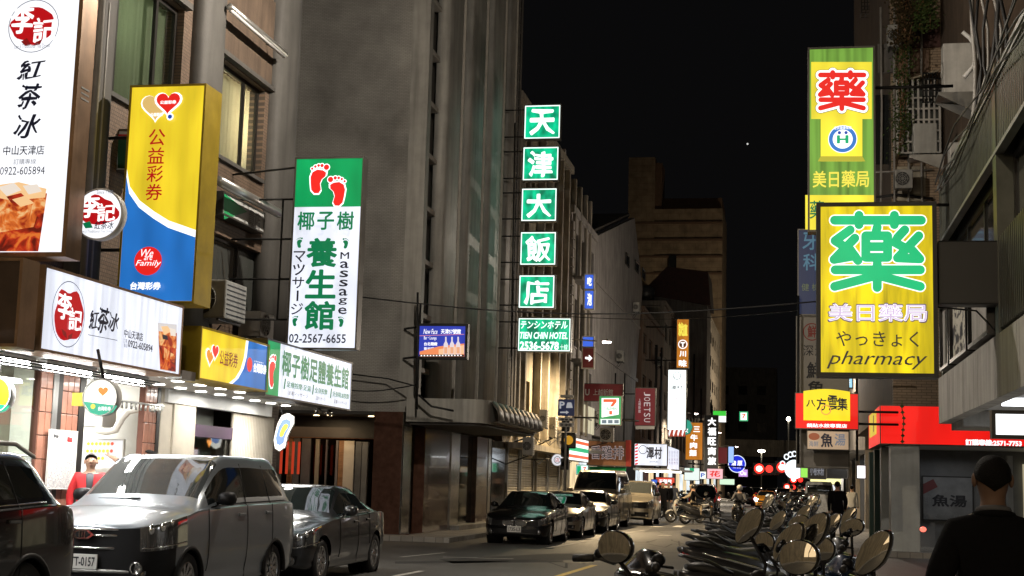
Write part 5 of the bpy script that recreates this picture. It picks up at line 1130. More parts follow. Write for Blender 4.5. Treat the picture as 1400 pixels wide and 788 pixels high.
MB().box(p0.x+.3, f.hi+.3, 72.6, 72.9, p0.z-.16, p0.z-.11).box(p0.x+.3, f.hi+.5, 75, 75.3, p0.z-.16, p0.z-.11).build('tube_lamp', lit('tube_far', (1, .95, .8), 10), t); lamp('awning_light', 'AREA', (-8.0, 74.5, p0.z-.3), 60, (1, .93, .75), 2, t)
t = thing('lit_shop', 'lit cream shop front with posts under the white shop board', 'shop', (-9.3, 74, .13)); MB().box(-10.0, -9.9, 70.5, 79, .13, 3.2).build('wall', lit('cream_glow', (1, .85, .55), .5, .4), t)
for k in range(5): MB().box(-9.6, -9.4, 71+k*1.8, 71.3+k*1.8, .13, 3.2).build('post', ('white_paint', 'frame_dark')[k % 2], t)
t = thing('green_awning', 'dark green awning edge under the brown shop board', 'awning', (-9, 68.5, 3.2)); p0, p1 = at_y(805, 638, 68.3), at_y(856, 648, 68.3); MB().prism([(p0.x, 68.3, p0.z), (p1.x, 68.3, p0.z), (p1.x, 68.0, p1.z), (p0.x, 68.0, p1.z)], (0, .06, 0)).build('sheet', 'green_flat', t)
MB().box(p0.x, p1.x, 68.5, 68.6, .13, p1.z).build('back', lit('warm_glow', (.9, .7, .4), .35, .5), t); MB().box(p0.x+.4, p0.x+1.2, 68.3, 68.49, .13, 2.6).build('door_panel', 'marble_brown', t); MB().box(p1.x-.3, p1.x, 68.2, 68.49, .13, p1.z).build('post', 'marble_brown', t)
# striped side awning of the store, teal box sign
f = sign('store_sign', 'lit sign with orange, green and red stripes on the store front', 'E', -8.6, 778, 597, 804, 632, 't_white', 'sign_metal', .3, rim=.03)
for (b_, c_, m_) in ((.84, 1, 't_redor'), (.45, .66, 't_green2'), (.12, .27, 't_redor')): f.poly([(f.lo, f.b0+(f.b1-f.b0)*b_*.9), (f.hi, f.b0+(f.b1-f.b0)*b_*.9), (f.hi, f.b0+(f.b1-f.b0)*c_*.9), (f.lo, f.b0+(f.b1-f.b0)*c_*.9)], m_, metres=True)
f = sign('store_sign', 'small teal and white lit box sign under the striped store sign', 'S', 56, 788, 636, 804, 649, lit('face_pteal', (.45, .85, .75), .8), 'sign_metal', .2, rim=.02)
f.poly([(795, 637), (803, 637), (803, 648), (795, 648)], 't_white'); f.text('7', 797, 638.5, 801.5, 645, 't_redor', .03); f.poly([(789, 637.5), (794, 637.5), (794, 648), (789, 648)], 't_green2')
# dim glowing window under the maroon board, air conditioner on the store wall
t = thing('lit_window', 'pale lit upstairs window under the maroon board', 'window', at_x(805, 590, XL)); p0, p1 = at_x(796, 552, XL+.02), at_x(812, 595, XL+.02); MB().box(XL-.05, XL+.02, p0.y, p1.y, p1.z, p0.z).build('pane', lit('win_pale', (.95, .88, .6), .55, .3), t); MB().box(XL-.05, XL+.06, p0.y-.1, p0.y, p1.z, p0.z).build('frame', 'frame_dark', t)
p0, p1 = at_y(820, 604, 66), at_y(839, 585, 66); ac_unit('air_conditioner', 'air conditioner under the green and white store sign', p0.x, p1.x, 66, 66.4, p0.z, p1.z, 'S', 'ac_white', back=XL)
for (u0, v0, u1, v1, m_, tx, lb) in ((800, 376, 811, 395, 'face_b2', '吃', 'small blue lit window sign, upper of the pair on the pale building'), (800, 398, 811, 422, 'face_b2', '泡', 'larger blue lit window sign, lower of the pair on the pale building'), (797, 461, 811, 474, 'face_b2', '', 'blue panel over the red arrow sign on the pale building'), (797, 476, 811, 503, mat('red_dull', (.3, .04, .05), .5), '→', 'red sign with a white arrow on the pale building')):
    f = sign('window_sign', lb, 'S', 61.5, u0, v0, u1, v1, m_, 'paper', .2, rim=.05)
    if tx == '→': f.poly([(800, 488), (805, 488.5), (805, 485), (810, 490), (805, 495), (805, 492), (800, 491)], 't_white')
    elif tx: f.text(tx, u0+3, v0+3, u1-2, v1-4, 't_white', .04)
# poles and cables in the left row
rr = random.Random(11)
for i, (u, Y) in enumerate(((896, 84), (903, 90), (948, 110), (958, 122), (972, 140))):
    p = at_y(u, 600, Y); t = thing('utility_pole', 'thin dark pole ' + ('left of the bright white vertical sign', 'right behind the bright white vertical sign', 'beside the orange noodle sign', 'just left of the black vertical sign', 'farthest down the left row')[i], 'pole', (p.x, Y, .13), 'thin poles on the left row'); MB().tube([(p.x, Y, .13), (p.x, Y, 8+rr.random()*4)], .07, 8).build('shaft', 'black_iron', t)
for lb, A, Bq in (('thin black overhead cable crossing the whole street above the screen', at_y(474, 404, 31), at_y(1122, 412, 31)), ('sagging cable across the tower side wall', at_y(393, 505, 35.7), at_y(570, 526, 35.3)), ('faint overhead cable far down the street', at_y(700, 427, 60), at_y(1100, 424, 60))):
    mb = MB(); mid = [A.lerp(Bq, k/16)-V(0, 0, .35*math.sin(PI*k/16)) for k in range(17)]; mb.tube(mid, .016, 5); tag(mb.build('overhead_cable', 'cable_black'), lb, 'cable')
mb = MB(); mb.tube([at_y(570, 560, 35.2), at_y(571, 400, 35.2)], .03, 6).tube([at_y(572, 540, 35.1), at_y(590, 556, 35.1), at_y(620, 562, 35.1)], .03, 5).tube([at_y(482, 512, 35.7), at_y(530, 518, 35.7), at_y(568, 528, 35.2)], .02, 5); tag(mb.build('cable_bundle', 'cable_black'), 'black cable bundle running down the tower corner', 'cable')

# distant end of the street
t = thing('footbridge', 'dim footbridge crossing the far end of the street', 'bridge', (0, 260, 0)); MB().box(-14, 40, 258, 263, at_y(1040, 625, 260).z, at_y(1040, 602, 260).z).build('deck', 'far_wall', t); MB().box(-14, -12, 258, 262, 0, 6.5).box(24, 26, 258, 262, 0, 6.5).build('pier', 'far_wall', t)
t = thing('dark_building', 'dark tall building closing the far end of the street', 'building', (-6, 330, 0)); MB().box(-22, -3, 330, 350, 0, 29).build('wall', 'far_wall_dark', t)
for i in range(4):
    for j in range(5): MB().box(-20+i*4.2, -18+i*4.2, 329.9, 330, 6+j*4.2, 8+j*4.2).build('window', 'pane_dark', t)
t = thing('distant_lamp', 'small bright lamp on a mast above the far footbridge', 'street lamp', (0, 240, 0)); p = at_y(1078, 573, 240); MB().tube([(p.x, 240, 0), (p.x, 240, p.z)], .12, 6).build('mast', 'pipe_grey', t); MB().ball((p.x, 240, p.z), .35).build('lantern', lit('lamp_far', (1, .9, .7), 12), t)
t = thing('distant_lamp', 'bright lamp just left of the far red signals', 'street lamp', (0, 230, 0)); p = at_y(1041, 617, 230); MB().ball(p, (.6, .3, .25)).build('lantern', 'lamp_far', t); MB().tube([(p.x, 230.1, 0), (p.x, 230.1, p.z)], .1, 6).build('mast', 'pipe_grey', t)
for i, (u, v, Y, lb) in enumerate(((1038, 641, 130, 'left red traffic light of the pair over the far junction'), (1069, 639, 125, 'right red traffic light of the pair over the far junction'), (1085, 656, 140, 'low red traffic light above the white van'), (1076, 666, 150, 'lowest small red traffic light at the far junction'))):
    p = at_y(u, v, Y); t = thing('traffic_light', lb, 'traffic light', (p.x, Y, p.z-.2)); s_ = .55 if i < 2 else .4
    MB().bbox(p.x-s_, p.x+s_*3.2, Y, Y+.25, p.z-s_, p.z+s_, .05).build('housing', 'sign_black', t); MB().lathe([(0, .001), (0, s_*.8)], (p.x, Y-.01, p.z), 'Y', 16).build('red_lens', lit('signal_red', (1, .02, .012), 2.6), t)
    MB().lathe([(0, .001), (0, s_*.6)], (p.x+s_*1.6, Y-.01, p.z), 'Y', 16).build('red_lens', lit('signal_red2', (1, .03, .02), 2), t)
    MB().ball((p.x, Y-.05, p.z), (s_*.5, .04, s_*.45)).build('glare_spot', lit('signal_glare', (1, .45, .35), 6), t)  # pale ball added before the lens to imitate its burnt-out glare
    MB().tube([(p.x+s_*3, Y+.1, p.z), (4 if i != 0 else -9, Y+.1, p.z+.3)], .06, 6).build('arm', 'black_iron', t)
p = at_y(1022, 197, 900); tag(MB().ball(p, .6).build('planet', lit('star_glow', (1, 1, .95), .7, light=False)), 'tiny pale point of light in the black sky', 'planet')

# ---------------------------------------------------------------- right corner shop and the block above it
RX, RY = 2.2, 36.6
R2 = thing('corner_building', 'brown tiled building with barred windows above the red shop sign', 'building', (6, 45, 0))
brickmat('brown_tile', (.24, .18, .125), (.3, .22, .15), (.12, .09, .06), .24, .07, 'XZ', .8, .5, .008, .3)
MB().box(RX+.35, 14, RY+.5, RY+.8, 3.7, 24).build('front_wall', 'brown_tile', R2); MB().box(RX+.35, 14, RY+.8, 58, 3.7, 24).build('core', 'render_brown', R2)
q = lambda u, v: at_y(u, v, RY+.45)
def wpx(u0, v0, u1, v1, m_='pane_dark', name='window'):
    a, b = q(u0, v1), q(u1, v0); return MB().box(a.x, b.x, RY+.42, RY+.5, a.z, b.z).build(name, m_, R2)
for r_ in ((1240, 30, 1285, 66, 'roof_red'), (1232, 66, 1270, 100, 'far_wall_brown'), (1196, 130, 1215, 225, 'pane_dark'), (1226, 228, 1265, 275, 'shutter'), (1290, 20, 1320, 60, 'pane_dark'), (1200, 60, 1222, 100, 'far_wall_dark')): wpx(*r_)
t = thing('barred_window_cage', 'pale metal cage with open lattice hanging on the brown wall under trailing plants', 'window cage', q(1250, 215)); a, b = q(1224, 218), q(1280, 108); Yc = RY-.25
MB().prism([(a.x-.15, Yc, b.z-.35), (b.x, Yc, b.z-.0), (b.x, Yc+.7, b.z+.1), (a.x-.15, Yc+.7, b.z-.25)], (0, 0, .05)).build('hood', 'curtain_cream', t)
MB().box(a.x, a.x+.06, Yc, Yc+.68, a.z, b.z-.3).build('side_panel', 'curtain_cream', t)
for i in range(9): x = a.x+(b.x-a.x)*i/8; MB().box(x-.02, x+.03, Yc-.01, Yc+.02, a.z, b.z-.2).build('bar', 'ac_white', t)
for k in range(7): z = a.z+(b.z-a.z-.4)*k/6; MB().box(a.x, b.x, Yc-.015, Yc+.025, z-.02, z+.02).build('rail', 'ac_white', t)
MB().box(a.x+.1, b.x, Yc+.3, Yc+.4, a.z, b.z-.3).build('pane', 'pane_grey', t)
def cage(lb, u0, v0, u1, v1, Y):
    a, b = at_y(u0, v1, Y), at_y(u1, v0, Y); t = thing('balcony_grille', lb, 'grille', (a.x, Y, a.z)); mb = MB()
    for i in range(7): x = a.x+(b.x-a.x)*i/6; mb.tube([(x, Y, a.z), (x, Y, b.z)], .018, 4)
    tag(mb.build('upright_bars', 'black_iron', t), kind='stuff'); mb = MB()
    for k in range(6): z = a.z+(b.z-a.z)*k/5; mb.tube([(a.x, Y-.01, z), (b.x, Y-.01, z)], .015, 4)
    for i in range(5): x = a.x+(b.x-a.x)*i/4; mb.tube([(x, Y, a.z), (x, Y+.8, a.z)], .015, 4)
    for k in range(4): mb.tube([(a.x, Y+k*.25, a.z), (b.x, Y+k*.25, a.z)], .012, 4)
    tag(mb.build('cross_bars', 'black_iron', t), kind='stuff')
cage('black balcony grille high up between the trailing plants and the large air conditioner', 1262, 100, 1288, 140, RY-.3); cage('black balcony grille at the top edge above the large air conditioner', 1300, -5, 1345, 55, RY-.9); cage('small balcony grille at the top left of the brown building', 1178, -12, 1202, 14, RY+10)
a, b = at_y(1290, 128, 30), at_y(1333, 58, 30); ac_unit('air_conditioner', 'large air conditioner with a curved white hose, high on the right', a.x, b.x, 30, 30.4, a.z, b.z, 'W', 'ac_white', None)
AC1 = a, b
t = thing('hose', 'curved white hose looping beside the large air conditioner on the right', 'hose', at_y(1325, 90, 29.6)); MB().tube([at_y(*z, 29.7) for z in ((1316, 44), (1326, 52), (1334, 64), (1336, 78), (1330, 92), (1318, 106))], .045, 8).build('hose_tube', 'white_paint', t)
t = thing('ac_shelf', 'dark folded metal shelf under the large air conditioner', 'shelf', at_y(1305, 140, 30)); a, b = at_y(1282, 128, 29.9), at_y(1345, 150, 29.9); MB().box(a.x, b.x, 29.8, 30.6, a.z-.05, a.z).build('plate', 'steel_dull', t); MB().prism([(a.x, 29.8, a.z-.05), (b.x, 29.8, a.z-.05), (b.x-.1, 29.8, b.z-.1)], (0, .04, 0)).build('bracket', 'steel_dull', t); MB().prism([(a.x, 30.5, a.z-.05), (b.x, 30.5, a.z-.05), (b.x-.1, 30.5, b.z-.1)], (0, .04, 0)).build('bracket', 'steel_dull', t)
a, b = at_y(1249, 210, 33), at_y(1281, 168, 33); ac_unit('air_conditioner', 'smaller air conditioner below the large one, beside the pale cage', a.x, b.x, 33, 33.35, a.z, b.z, 'W', 'ac_grey', None)
t = thing('ac_shelf', 'dark metal shelf under the smaller air conditioner', 'shelf', at_y(1265, 215, 33)); MB().box(a.x-.1, b.x+.15, 32.9, 33.5, a.z-.1, a.z-.05).build('plate', 'steel_dull', t); MB().prism([(a.x-.1, 32.9, a.z-.1), (b.x+.15, 32.9, a.z-.1), (b.x+.1, 32.9, a.z-.4)], (0, .04, 0)).build('bracket', 'steel_dull', t)
MB().box(at_y(1334, 100, 30.3).x, 12, 30.45, RY+.49, 3.95, 16).build('return_wall', 'render_brown', R2)
rr = random.Random(5)
t = thing('pipe_bundle', 'tangle of grey pipes and cables climbing the right wall', 'pipes', at_y(1340, 100, 24))
for k in range(9):
    u = 1326+k*6; pts = [at_y(u+rr.uniform(-8, 8)+(0 if j < 2 else (3-j)*3), v, 24-k*.15) for j, v in enumerate((-10, 40, 90, 140, 190))]; mb = MB(); mb.tube(pts, .02+.02*rr.random(), 6); mb.build('pipe', ('pipe_grey', 'ac_dark', 'cable_black')[k % 3], t)
# trailing plants
def plant(name, label, strands, m, n=26, leaf=.09, seed=1):
    rr = random.Random(seed); t = thing(name, label, 'plant', strands[0][0]); mb = MB(); st = MB()
    for pts in strands:
        st.tube(pts, .008, 4)
        for i in range(n*len(pts)):
            k = rr.randrange(len(pts)-1); p = Vector(pts[k]).lerp(Vector(pts[k+1]), rr.random())+V(rr.gauss(0, .12), rr.gauss(0, .08), rr.gauss(0, .05))
            a = V(rr.gauss(0, 1), rr.gauss(0, 1), rr.gauss(0, 1)).normalized()*leaf*rr.uniform(.5, 1.2); b = a.orthogonal().normalized()*leaf*.35
            mb.add([p, p+a*.5+b, p+a, p+a*.5-b], [(0, 1, 2, 3)])
    st.build('stem', 'wood_panel', t); tag(mb.build('leaves', m, t), kind='stuff')
mat('leaf_green', (.07, .11, .03), .6, var=.4, scale=6); mat('leaf_brown', (.07, .05, .02), .7, var=.4, scale=6)
Yp = RY-.35
plant('trailing_plant', 'long green and brown plant trailing down over the pale window cage', [[at_y(1230+a_*.6+rr.uniform(-2, 2), v, Yp) for v in (-10, 30, 70, 110, 160, 215-a_*3)] for a_ in range(0, 16, 3)], 'leaf_green', 34, .1, 3)
plant('trailing_plant', 'bushy brownish plant at the top edge beside the trailing one', [[at_y(1232+rr.uniform(-14, 14), -10, Yp-.3), at_y(1238+rr.uniform(-12, 12), 20, Yp-.3), at_y(1240+rr.uniform(-18, 18), 60, Yp-.3)] for a_ in range(8)], 'leaf_brown', 40, .11, 4)
plant('trailing_plant', 'dark leafy plant at the top edge, right of the trailing one', [[at_y(1262+rr.uniform(-10, 10), -10, Yp-.4), at_y(1262+rr.uniform(-10, 10), 15, Yp-.4), at_y(1262+rr.uniform(-14, 14), 40, Yp-.4)] for a_ in range(6)], 'leaf_green', 40, .11, 5)
# red shop sign and pillar
f = sign('shop_sign', 'long red lit shop sign with a white telephone number over the corner shop', 'S', RY, 1204, 555, 1470, 612, 'face_red', 'sign_metal', .4, rim=.02)
f.text('訂購專線:2571-7753', 1320, 600.5, 1397, 611, 't_white', .05)
v_ = [at_y(1234+rr.uniform(-1.5, 1.5), v, RY-.04) for v in range(548, 612, 8)]; t = thing('vine', 'thin dark vine growing down over the red sign', 'vine', v_[0]); mb = MB(); mb.tube(v_, .012, 4)
for p in v_[1:]: mb.add([p+V(-.05, -.01, 0), p+V(0, -.03, .05), p+V(.06, -.01, 0), p+V(0, -.02, -.05)], [(0, 1, 2, 3)])
tag(mb.build('vine_stem', 'leaf_green', t), kind='stuff')
f2 = sign('shop_sign', 'yellow and red lit side panel on the street side of the red shop sign', 'W', RX-.02, 1187, 555, 1202, 618, 'face_red', 'sign_metal', .3, rim=.02) if False else None
t = thing('side_sign', 'yellow lit panel with red foot on the street side of the red shop sign', 'sign', (RX, 38.6, 2.6)); Xs = f.lo-.02
fs_ = Face('W', Xs, t); a, b = at_x(1190, 560, Xs), at_x(1202, 612, Xs)
MB().box(Xs+.002, Xs+.3, RY+.01, RY+5.2, f.b0, f.b1).build('housing', 'sign_metal', t)
fs_._put('panel', [(RY+.05, f.b0), (RY+5.1, f.b0), (RY+5.1, f.b1), (RY+.05, f.b1)], [(0, 1, 2, 3)], 'face_red', .004); fs_._put('panel', [(RY+1.3, f.b0+.28), (RY+4.6, f.b0+.28), (RY+4.6, f.b1-.02), (RY+1.3, f.b1-.02)], [(0, 1, 2, 3)], lit('face_y4', (.95, .7, .03), .7, .2), .01)
fs_.layer = 4; fs_._put('lettering', [(RY+2.2, f.b0+.38), (RY+2.6, f.b0+.38), (RY+2.6, f.b1-.12), (RY+2.2, f.b1-.12)], [(0, 1, 2, 3)], 't_brown')
PL = thing('corner_shop', 'grey corner shop front with a square metal pillar under the red sign', 'shop', (RX+2, 38.5, .13))
a, b = at_y(1218, 700, RY+.12), at_y(1258, 700, RY+.12)
MB().bbox(a.x, b.x, RY+.1, RY+.75, .0, f.b0-.03, .012).build('pillar', mat('pillar_metal', (.36, .38, .38), .38, metal=.35, var=.12, scale=2, stain=.15), PL)
for k, (u0, u1, Yk) in enumerate(((1205, 1217, 38.9), (1196, 1200, 41.5), (1189, 1194, 44))):
    a1, b1 = at_y(u0, 700, Yk), at_y(u1, 700, Yk); MB().bbox(a1.x, b1.x+.1, Yk, Yk+.5, .1, f.b0-.02, .012).build('pillar', 'pillar_metal' if k == 0 else mat('green_post', (.02, .06, .045), .5), PL)
MB().box(2.6, 12, RY+.05, 46, f.b0-.02, f.b0+.06).build('soffit', 'soffit_white', PL); 
MB().box(b.x+.02, 12, 40.4, 40.5, .1, f.b0-.03).build('back_wall', mat('shutter_grey', (.16, .16, .16), .5, var=.15), PL)
MB().box(RX+.3, b.x, 45, 45.1, .1, f.b0).build('side_wall', 'green_post', PL)
f = sign('shop_poster', 'large dim poster with fish soup characters on the grey shutter', 'S', 40.3, 1262, 652, 1330, 712, mat('poster_grey', (.2, .2, .2), .5, var=.3, scale=2), 'frame_dark', .05)
f.text('魚湯', 1274, 676, 1322, 694, 'ink', .03); f.poly([(1262, 662), (1276, 655), (1282, 666), (1262, 676)], mat('poster_red', (.15, .03, .03), .5)); f.text('海鮮', 1263, 678, 1273, 690, 'ink_grey'); f.text('營業中', 1264, 702, 1320, 710, 'ink_grey')
MB().box(5.6, 5.75, 39.6, 39.8, .1, 2.6).build('door_frame', 'alu', PL); MB().box(6.1, 9, 40.2, 40.3, .1, 2.4).build('lit_panel', lit('cream_dim', (.8, .7, .45), .45, .3), PL)
lamp('shop_light', 'AREA', (4.2, 38.8, f.b0 if False else 2.5), 10, (.9, .95, 1), 1.5, PL)
# yellow and green signboard on the wall above the red sign
f = sign('shop_sign', 'green and yellow signboard seen edge-on above the red sign', 'S', 39.5, 1247, 519, 1281, 546, lit('face_yg', (.75, .65, .05), .5, .3), 'sign_metal', .2)
f.poly([(1247, 519), (1253, 519), (1253, 546), (1247, 546)], 't_green_mid')
# further right row
def rbuild(label, y0, y1, h, m, x=2.9, seed=0):
    t = thing('row_building', label, 'building', (x+5, (y0+y1)/2, 0)); MB().box(x, x+10, y0, y1-.03, 3.2, h).box(x+2, x+10, y0, y1-.03, 0, 3.19).build('wall', m, t); rr = random.Random(seed)
    for j in range(int((h-4)/3)):
        for i in range(int((y1-y0)/3.5)):
            a = y0+.8+i*3.5; window(t, 'W', x-.03, a, a+2, 4.6+j*3, 6+j*3, depth=.03, pane='pane_dark', fr=.07)
    MB().box(x-1.4, x, y0, y1-.05, 3.05, 3.18).build('awning', 'steel_dull', t)
    for i in range(int((y1-y0)/4)): MB().box(x+.0, x+.35, y0+i*4, y0+i*4+.45, .12, 3.19).build('pillar', ('flute_beige', 'pilaster_grey')[i % 2], t)
rbuild('right row building just past the brown corner block', 58.1, 80, 16, 'far_wall', seed=1); rbuild('second right row building past the corner block', 80.1, 110, 15, 'far_wall_brown', 3.0, seed=2); rbuild('farthest right row building', 110.1, 180, 17, 'far_wall_dark', 3.1, seed=3)
for lb, Y, u0, v0, u1, v1, m_, tx, tm in (
    ('small cyan lit panels above the red and yellow dumpling sign', 42, 1141, 517, 1165, 530, lit('face_cyan', (.4, .8, 1), 1.0), '診所', 't_white'),
    ('small green and white lit sign under the soup sign', 70, 1095, 632, 1104, 653, lit('face_lime2', (.3, .8, .1), .9), '', ''),
    ('black board with pale writing under the soup sign', 68, 1105, 633, 1129, 655, 'sign_black', '小卷米粉', 't_grey'),
    ('dark board with a thin green light under the canopy of the right row', 60, 1131, 638, 1158, 654, 'sign_black', '', ''),
    ('long yellow and white lit sign over the right pavement', 90, 1108, 654, 1164, 663, lit('face_yw', (1, .95, .4), 1.1), '', ''),
    ('bright white lamp sign beside the green shop posts', 50, 1172, 637, 1183, 654, lit('face_hw2', (1, .92, .95), 2.0), '', ''),
    ('dark sign panel between the soup sign and the black board', 55, 1090, 617, 1132, 629, 'tower_recess', '', '')):
    f = sign('shop_sign', lb, 'S', Y, u0, v0, u1, v1, m_, 'sign_metal', .2, rim=.03)
    if tx: f.text(tx, u0+(u1-u0)*.1, v0+(v1-v0)*.2, u1-(u1-u0)*.1, v1-(v1-v0)*.2, tm, .02)
    if 'thin green' in lb: f.poly([(1139, 634), (1148, 634), (1148, 637), (1139, 637)], lit('led_green', (.1, 1, .5), 1.3), d=.02)
c = at_y(1086, 642, 95); t = thing('paw_sign', 'white neon sign shaped like an animal paw over the right pavement', 'sign', c); mb = MB()
mb.lathe([(.15, .001), (.15, .62), (0, .62), (0, .001)], c, 'Y', 24); mb.build('pad', lit('paw_white', (.85, .93, 1), 1.6), t)
for k, (dx, dz) in enumerate(((-.75, .35), (-.5, .8), (0, 1.0), (-.25, .95))): MB().tube([c+V(dx+.14*math.cos(q_), 0, dz+.16*math.sin(q_)) for q_ in [2*PI*i/14 for i in range(14)]], .035, 6, closed=True).build('toe_ring', 'paw_white', t)
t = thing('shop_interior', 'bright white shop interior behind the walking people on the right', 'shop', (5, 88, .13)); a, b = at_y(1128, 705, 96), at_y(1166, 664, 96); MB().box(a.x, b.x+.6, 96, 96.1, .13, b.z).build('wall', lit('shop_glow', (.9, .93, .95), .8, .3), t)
lamp('shop_light', 'AREA', (2.6, 88, 3.0), 140, (.95, .97, 1), 2, t); lamp('shop_light', 'AREA', (2.4, 60, 3.0), 60, (.95, .97, 1), 1.5, t)

# ---------------------------------------------------------------- vehicles
def paint(name, col, metal=.6, rough=.28): return mat(name, col, rough, metal=metal, coat=.8 if col[0] > .02 else .7, spec=.3)
paint('paint_silver', (.19, .215, .24), .45, .34); paint('paint_graphite', (.03, .031, .034)); paint('paint_black', (.006, .006, .007), .1, .2); paint('paint_navyblack', (.004, .005, .008), .1, .18)
paint('paint_champagne', (.38, .34, .27)); paint('paint_white', (.6, .6, .57), .1); paint('paint_taxi', (.8, .33, .03), .1); paint('paint_pale', (.42, .42, .38), .4)
mat('tyre', (.014, .014, .014), .75, bump=.2, bscale=90); mat('rim', (.5, .5, .5), .25, metal=.9); mat('plastic_black', (.009, .009, .01), .5, spec=.2); mat('trim_chrome', (.75, .75, .73), .12, metal=1)
mat('car_glass', (.008, .011, .011), .03, spec=1, coat=1); mat('car_glass_clear', (.05, .055, .055), .03, spec=1, coat=1); mat('lamp_lens', (.24, .24, .24), .08, metal=.7, coat=1); mat('tail_lens', (.35, .01, .01), .1, coat=1); mat('plate_white', (.6, .6, .58), .5)
def cr(p0, p1, p2, p3, t): return .5*((2*p1)+(p2-p0)*t+(2*p0-5*p1+4*p2-p3)*t*t+(3*p1-p0-3*p2+p3)*t**3)
def st(ylo, yhi, w, zb, belt, w6, z6, zt):
    zm = zb+(belt-zb)*.55
    return [V(0, ylo, zb), V(w*.86, ylo, zb), V(w*.97, ylo, zb+(belt-zb)*.22), V(w, ylo, zm), V(w*.975, ylo, belt), V(min(w*.94, w-.03), ylo*.7+yhi*.3, belt+.03), V(w6, yhi, z6), V(w6*.7, yhi, zt-.012), V(0, yhi, zt)]
SP = {
 'mpv': dict(L=4.6, R=.325, ax=(.86, 3.62), W=.885, st=[(0, .0, .42, .30, .90, .36, .93, .96), (.07, .07, .70, .27, .92, .60, .96, .99), (.32, .32, .85, .24, .97, .70, 1.03, 1.06), (.75, .75, .885, .22, 1.03, .73, 1.10, 1.14), (1.15, 1.2, .885, .22, 1.09, .73, 1.17, 1.21), (1.85, 2.0, .885, .22, 1.13, .66, 1.66, 1.72), (2.6, 2.65, .885, .22, 1.15, .67, 1.72, 1.78), (3.45, 3.4, .885, .22, 1.16, .66, 1.71, 1.78), (4.2, 4.1, .87, .24, 1.17, .63, 1.66, 1.73), (4.48, 4.42, .82, .28, 1.12, .62, 1.2, 1.24), (4.56, 4.55, .79, .3, 1.0, .6, 1.05, 1.08), (4.6, 4.6, .70, .34, .85, .5, .9, .93)]),
 'sedan': dict(L=4.5, R=.32, ax=(.82, 3.58), W=.9, st=[(0, .0, .42, .28, .62, .36, .66, .69), (.08, .08, .70, .24, .66, .58, .71, .74), (.35, .35, .86, .2, .74, .68, .79, .82), (.85, .85, .9, .18, .82, .72, .88, .92), (1.4, 1.45, .9, .18, .88, .72, .94, .97), (2.0, 2.15, .9, .18, .92, .60, 1.32, 1.38), (2.55, 2.55, .9, .18, .94, .60, 1.36, 1.42), (3.15, 3.05, .9, .18, .96, .59, 1.33, 1.39), (3.55, 3.35, .9, .18, .97, .56, 1.26, 1.31), (3.95, 3.95, .87, .22, .96, .62, 1.0, 1.03), (4.35, 4.35, .8, .26, .92, .6, .97, .99), (4.5, 4.5, .68, .34, .8, .5, .85, .87)]),
 'suv': dict(L=4.52, R=.36, ax=(.88, 3.5), W=.92, st=[(0, .0, .42, .34, .86, .36, .90, .93), (.08, .08, .72, .3, .9, .6, .95, .98), (.32, .32, .88, .27, .98, .7, 1.03, 1.06), (.85, .85, .92, .26, 1.04, .74, 1.1, 1.14), (1.35, 1.4, .92, .26, 1.08, .74, 1.15, 1.19), (1.95, 2.15, .92, .26, 1.12, .66, 1.6, 1.66), (2.6, 2.65, .92, .26, 1.15, .66, 1.66, 1.72), (3.3, 3.3, .92, .26, 1.18, .65, 1.64, 1.7), (3.95, 3.95, .9, .27, 1.2, .62, 1.58, 1.66), (4.36, 4.28, .86, .3, 1.14, .62, 1.18, 1.2), (4.47, 4.45, .82, .32, .98, .6, 1.02, 1.04), (4.52, 4.52, .72, .36, .8, .5, .84, .86)]),
 'van': dict(L=4.9, R=.33, ax=(.75, 3.7), W=.86, st=[(0, .0, .5, .3, .90, .46, .95, .98), (.05, .05, .74, .26, .95, .66, 1.02, 1.06), (.2, .2, .84, .24, 1.05, .72, 1.12, 1.16), (.35, .35, .86, .22, 1.1, .74, 1.18, 1.22), (.5, .55, .86, .22, 1.13, .74, 1.24, 1.27), (.95, 1.15, .86, .22, 1.16, .68, 1.86, 1.94), (1.9, 1.9, .86, .22, 1.18, .69, 1.92, 2.0), (3.2, 3.2, .86, .22, 1.18, .69, 1.92, 2.0), (4.6, 4.6, .86, .24, 1.18, .67, 1.9, 1.98), (4.8, 4.76, .82, .28, 1.12, .66, 1.2, 1.24), (4.86, 4.85, .8, .3, 1.0, .62, 1.1, 1.12), (4.9, 4.9, .74, .34, .85, .55, .9, .92)]),
}
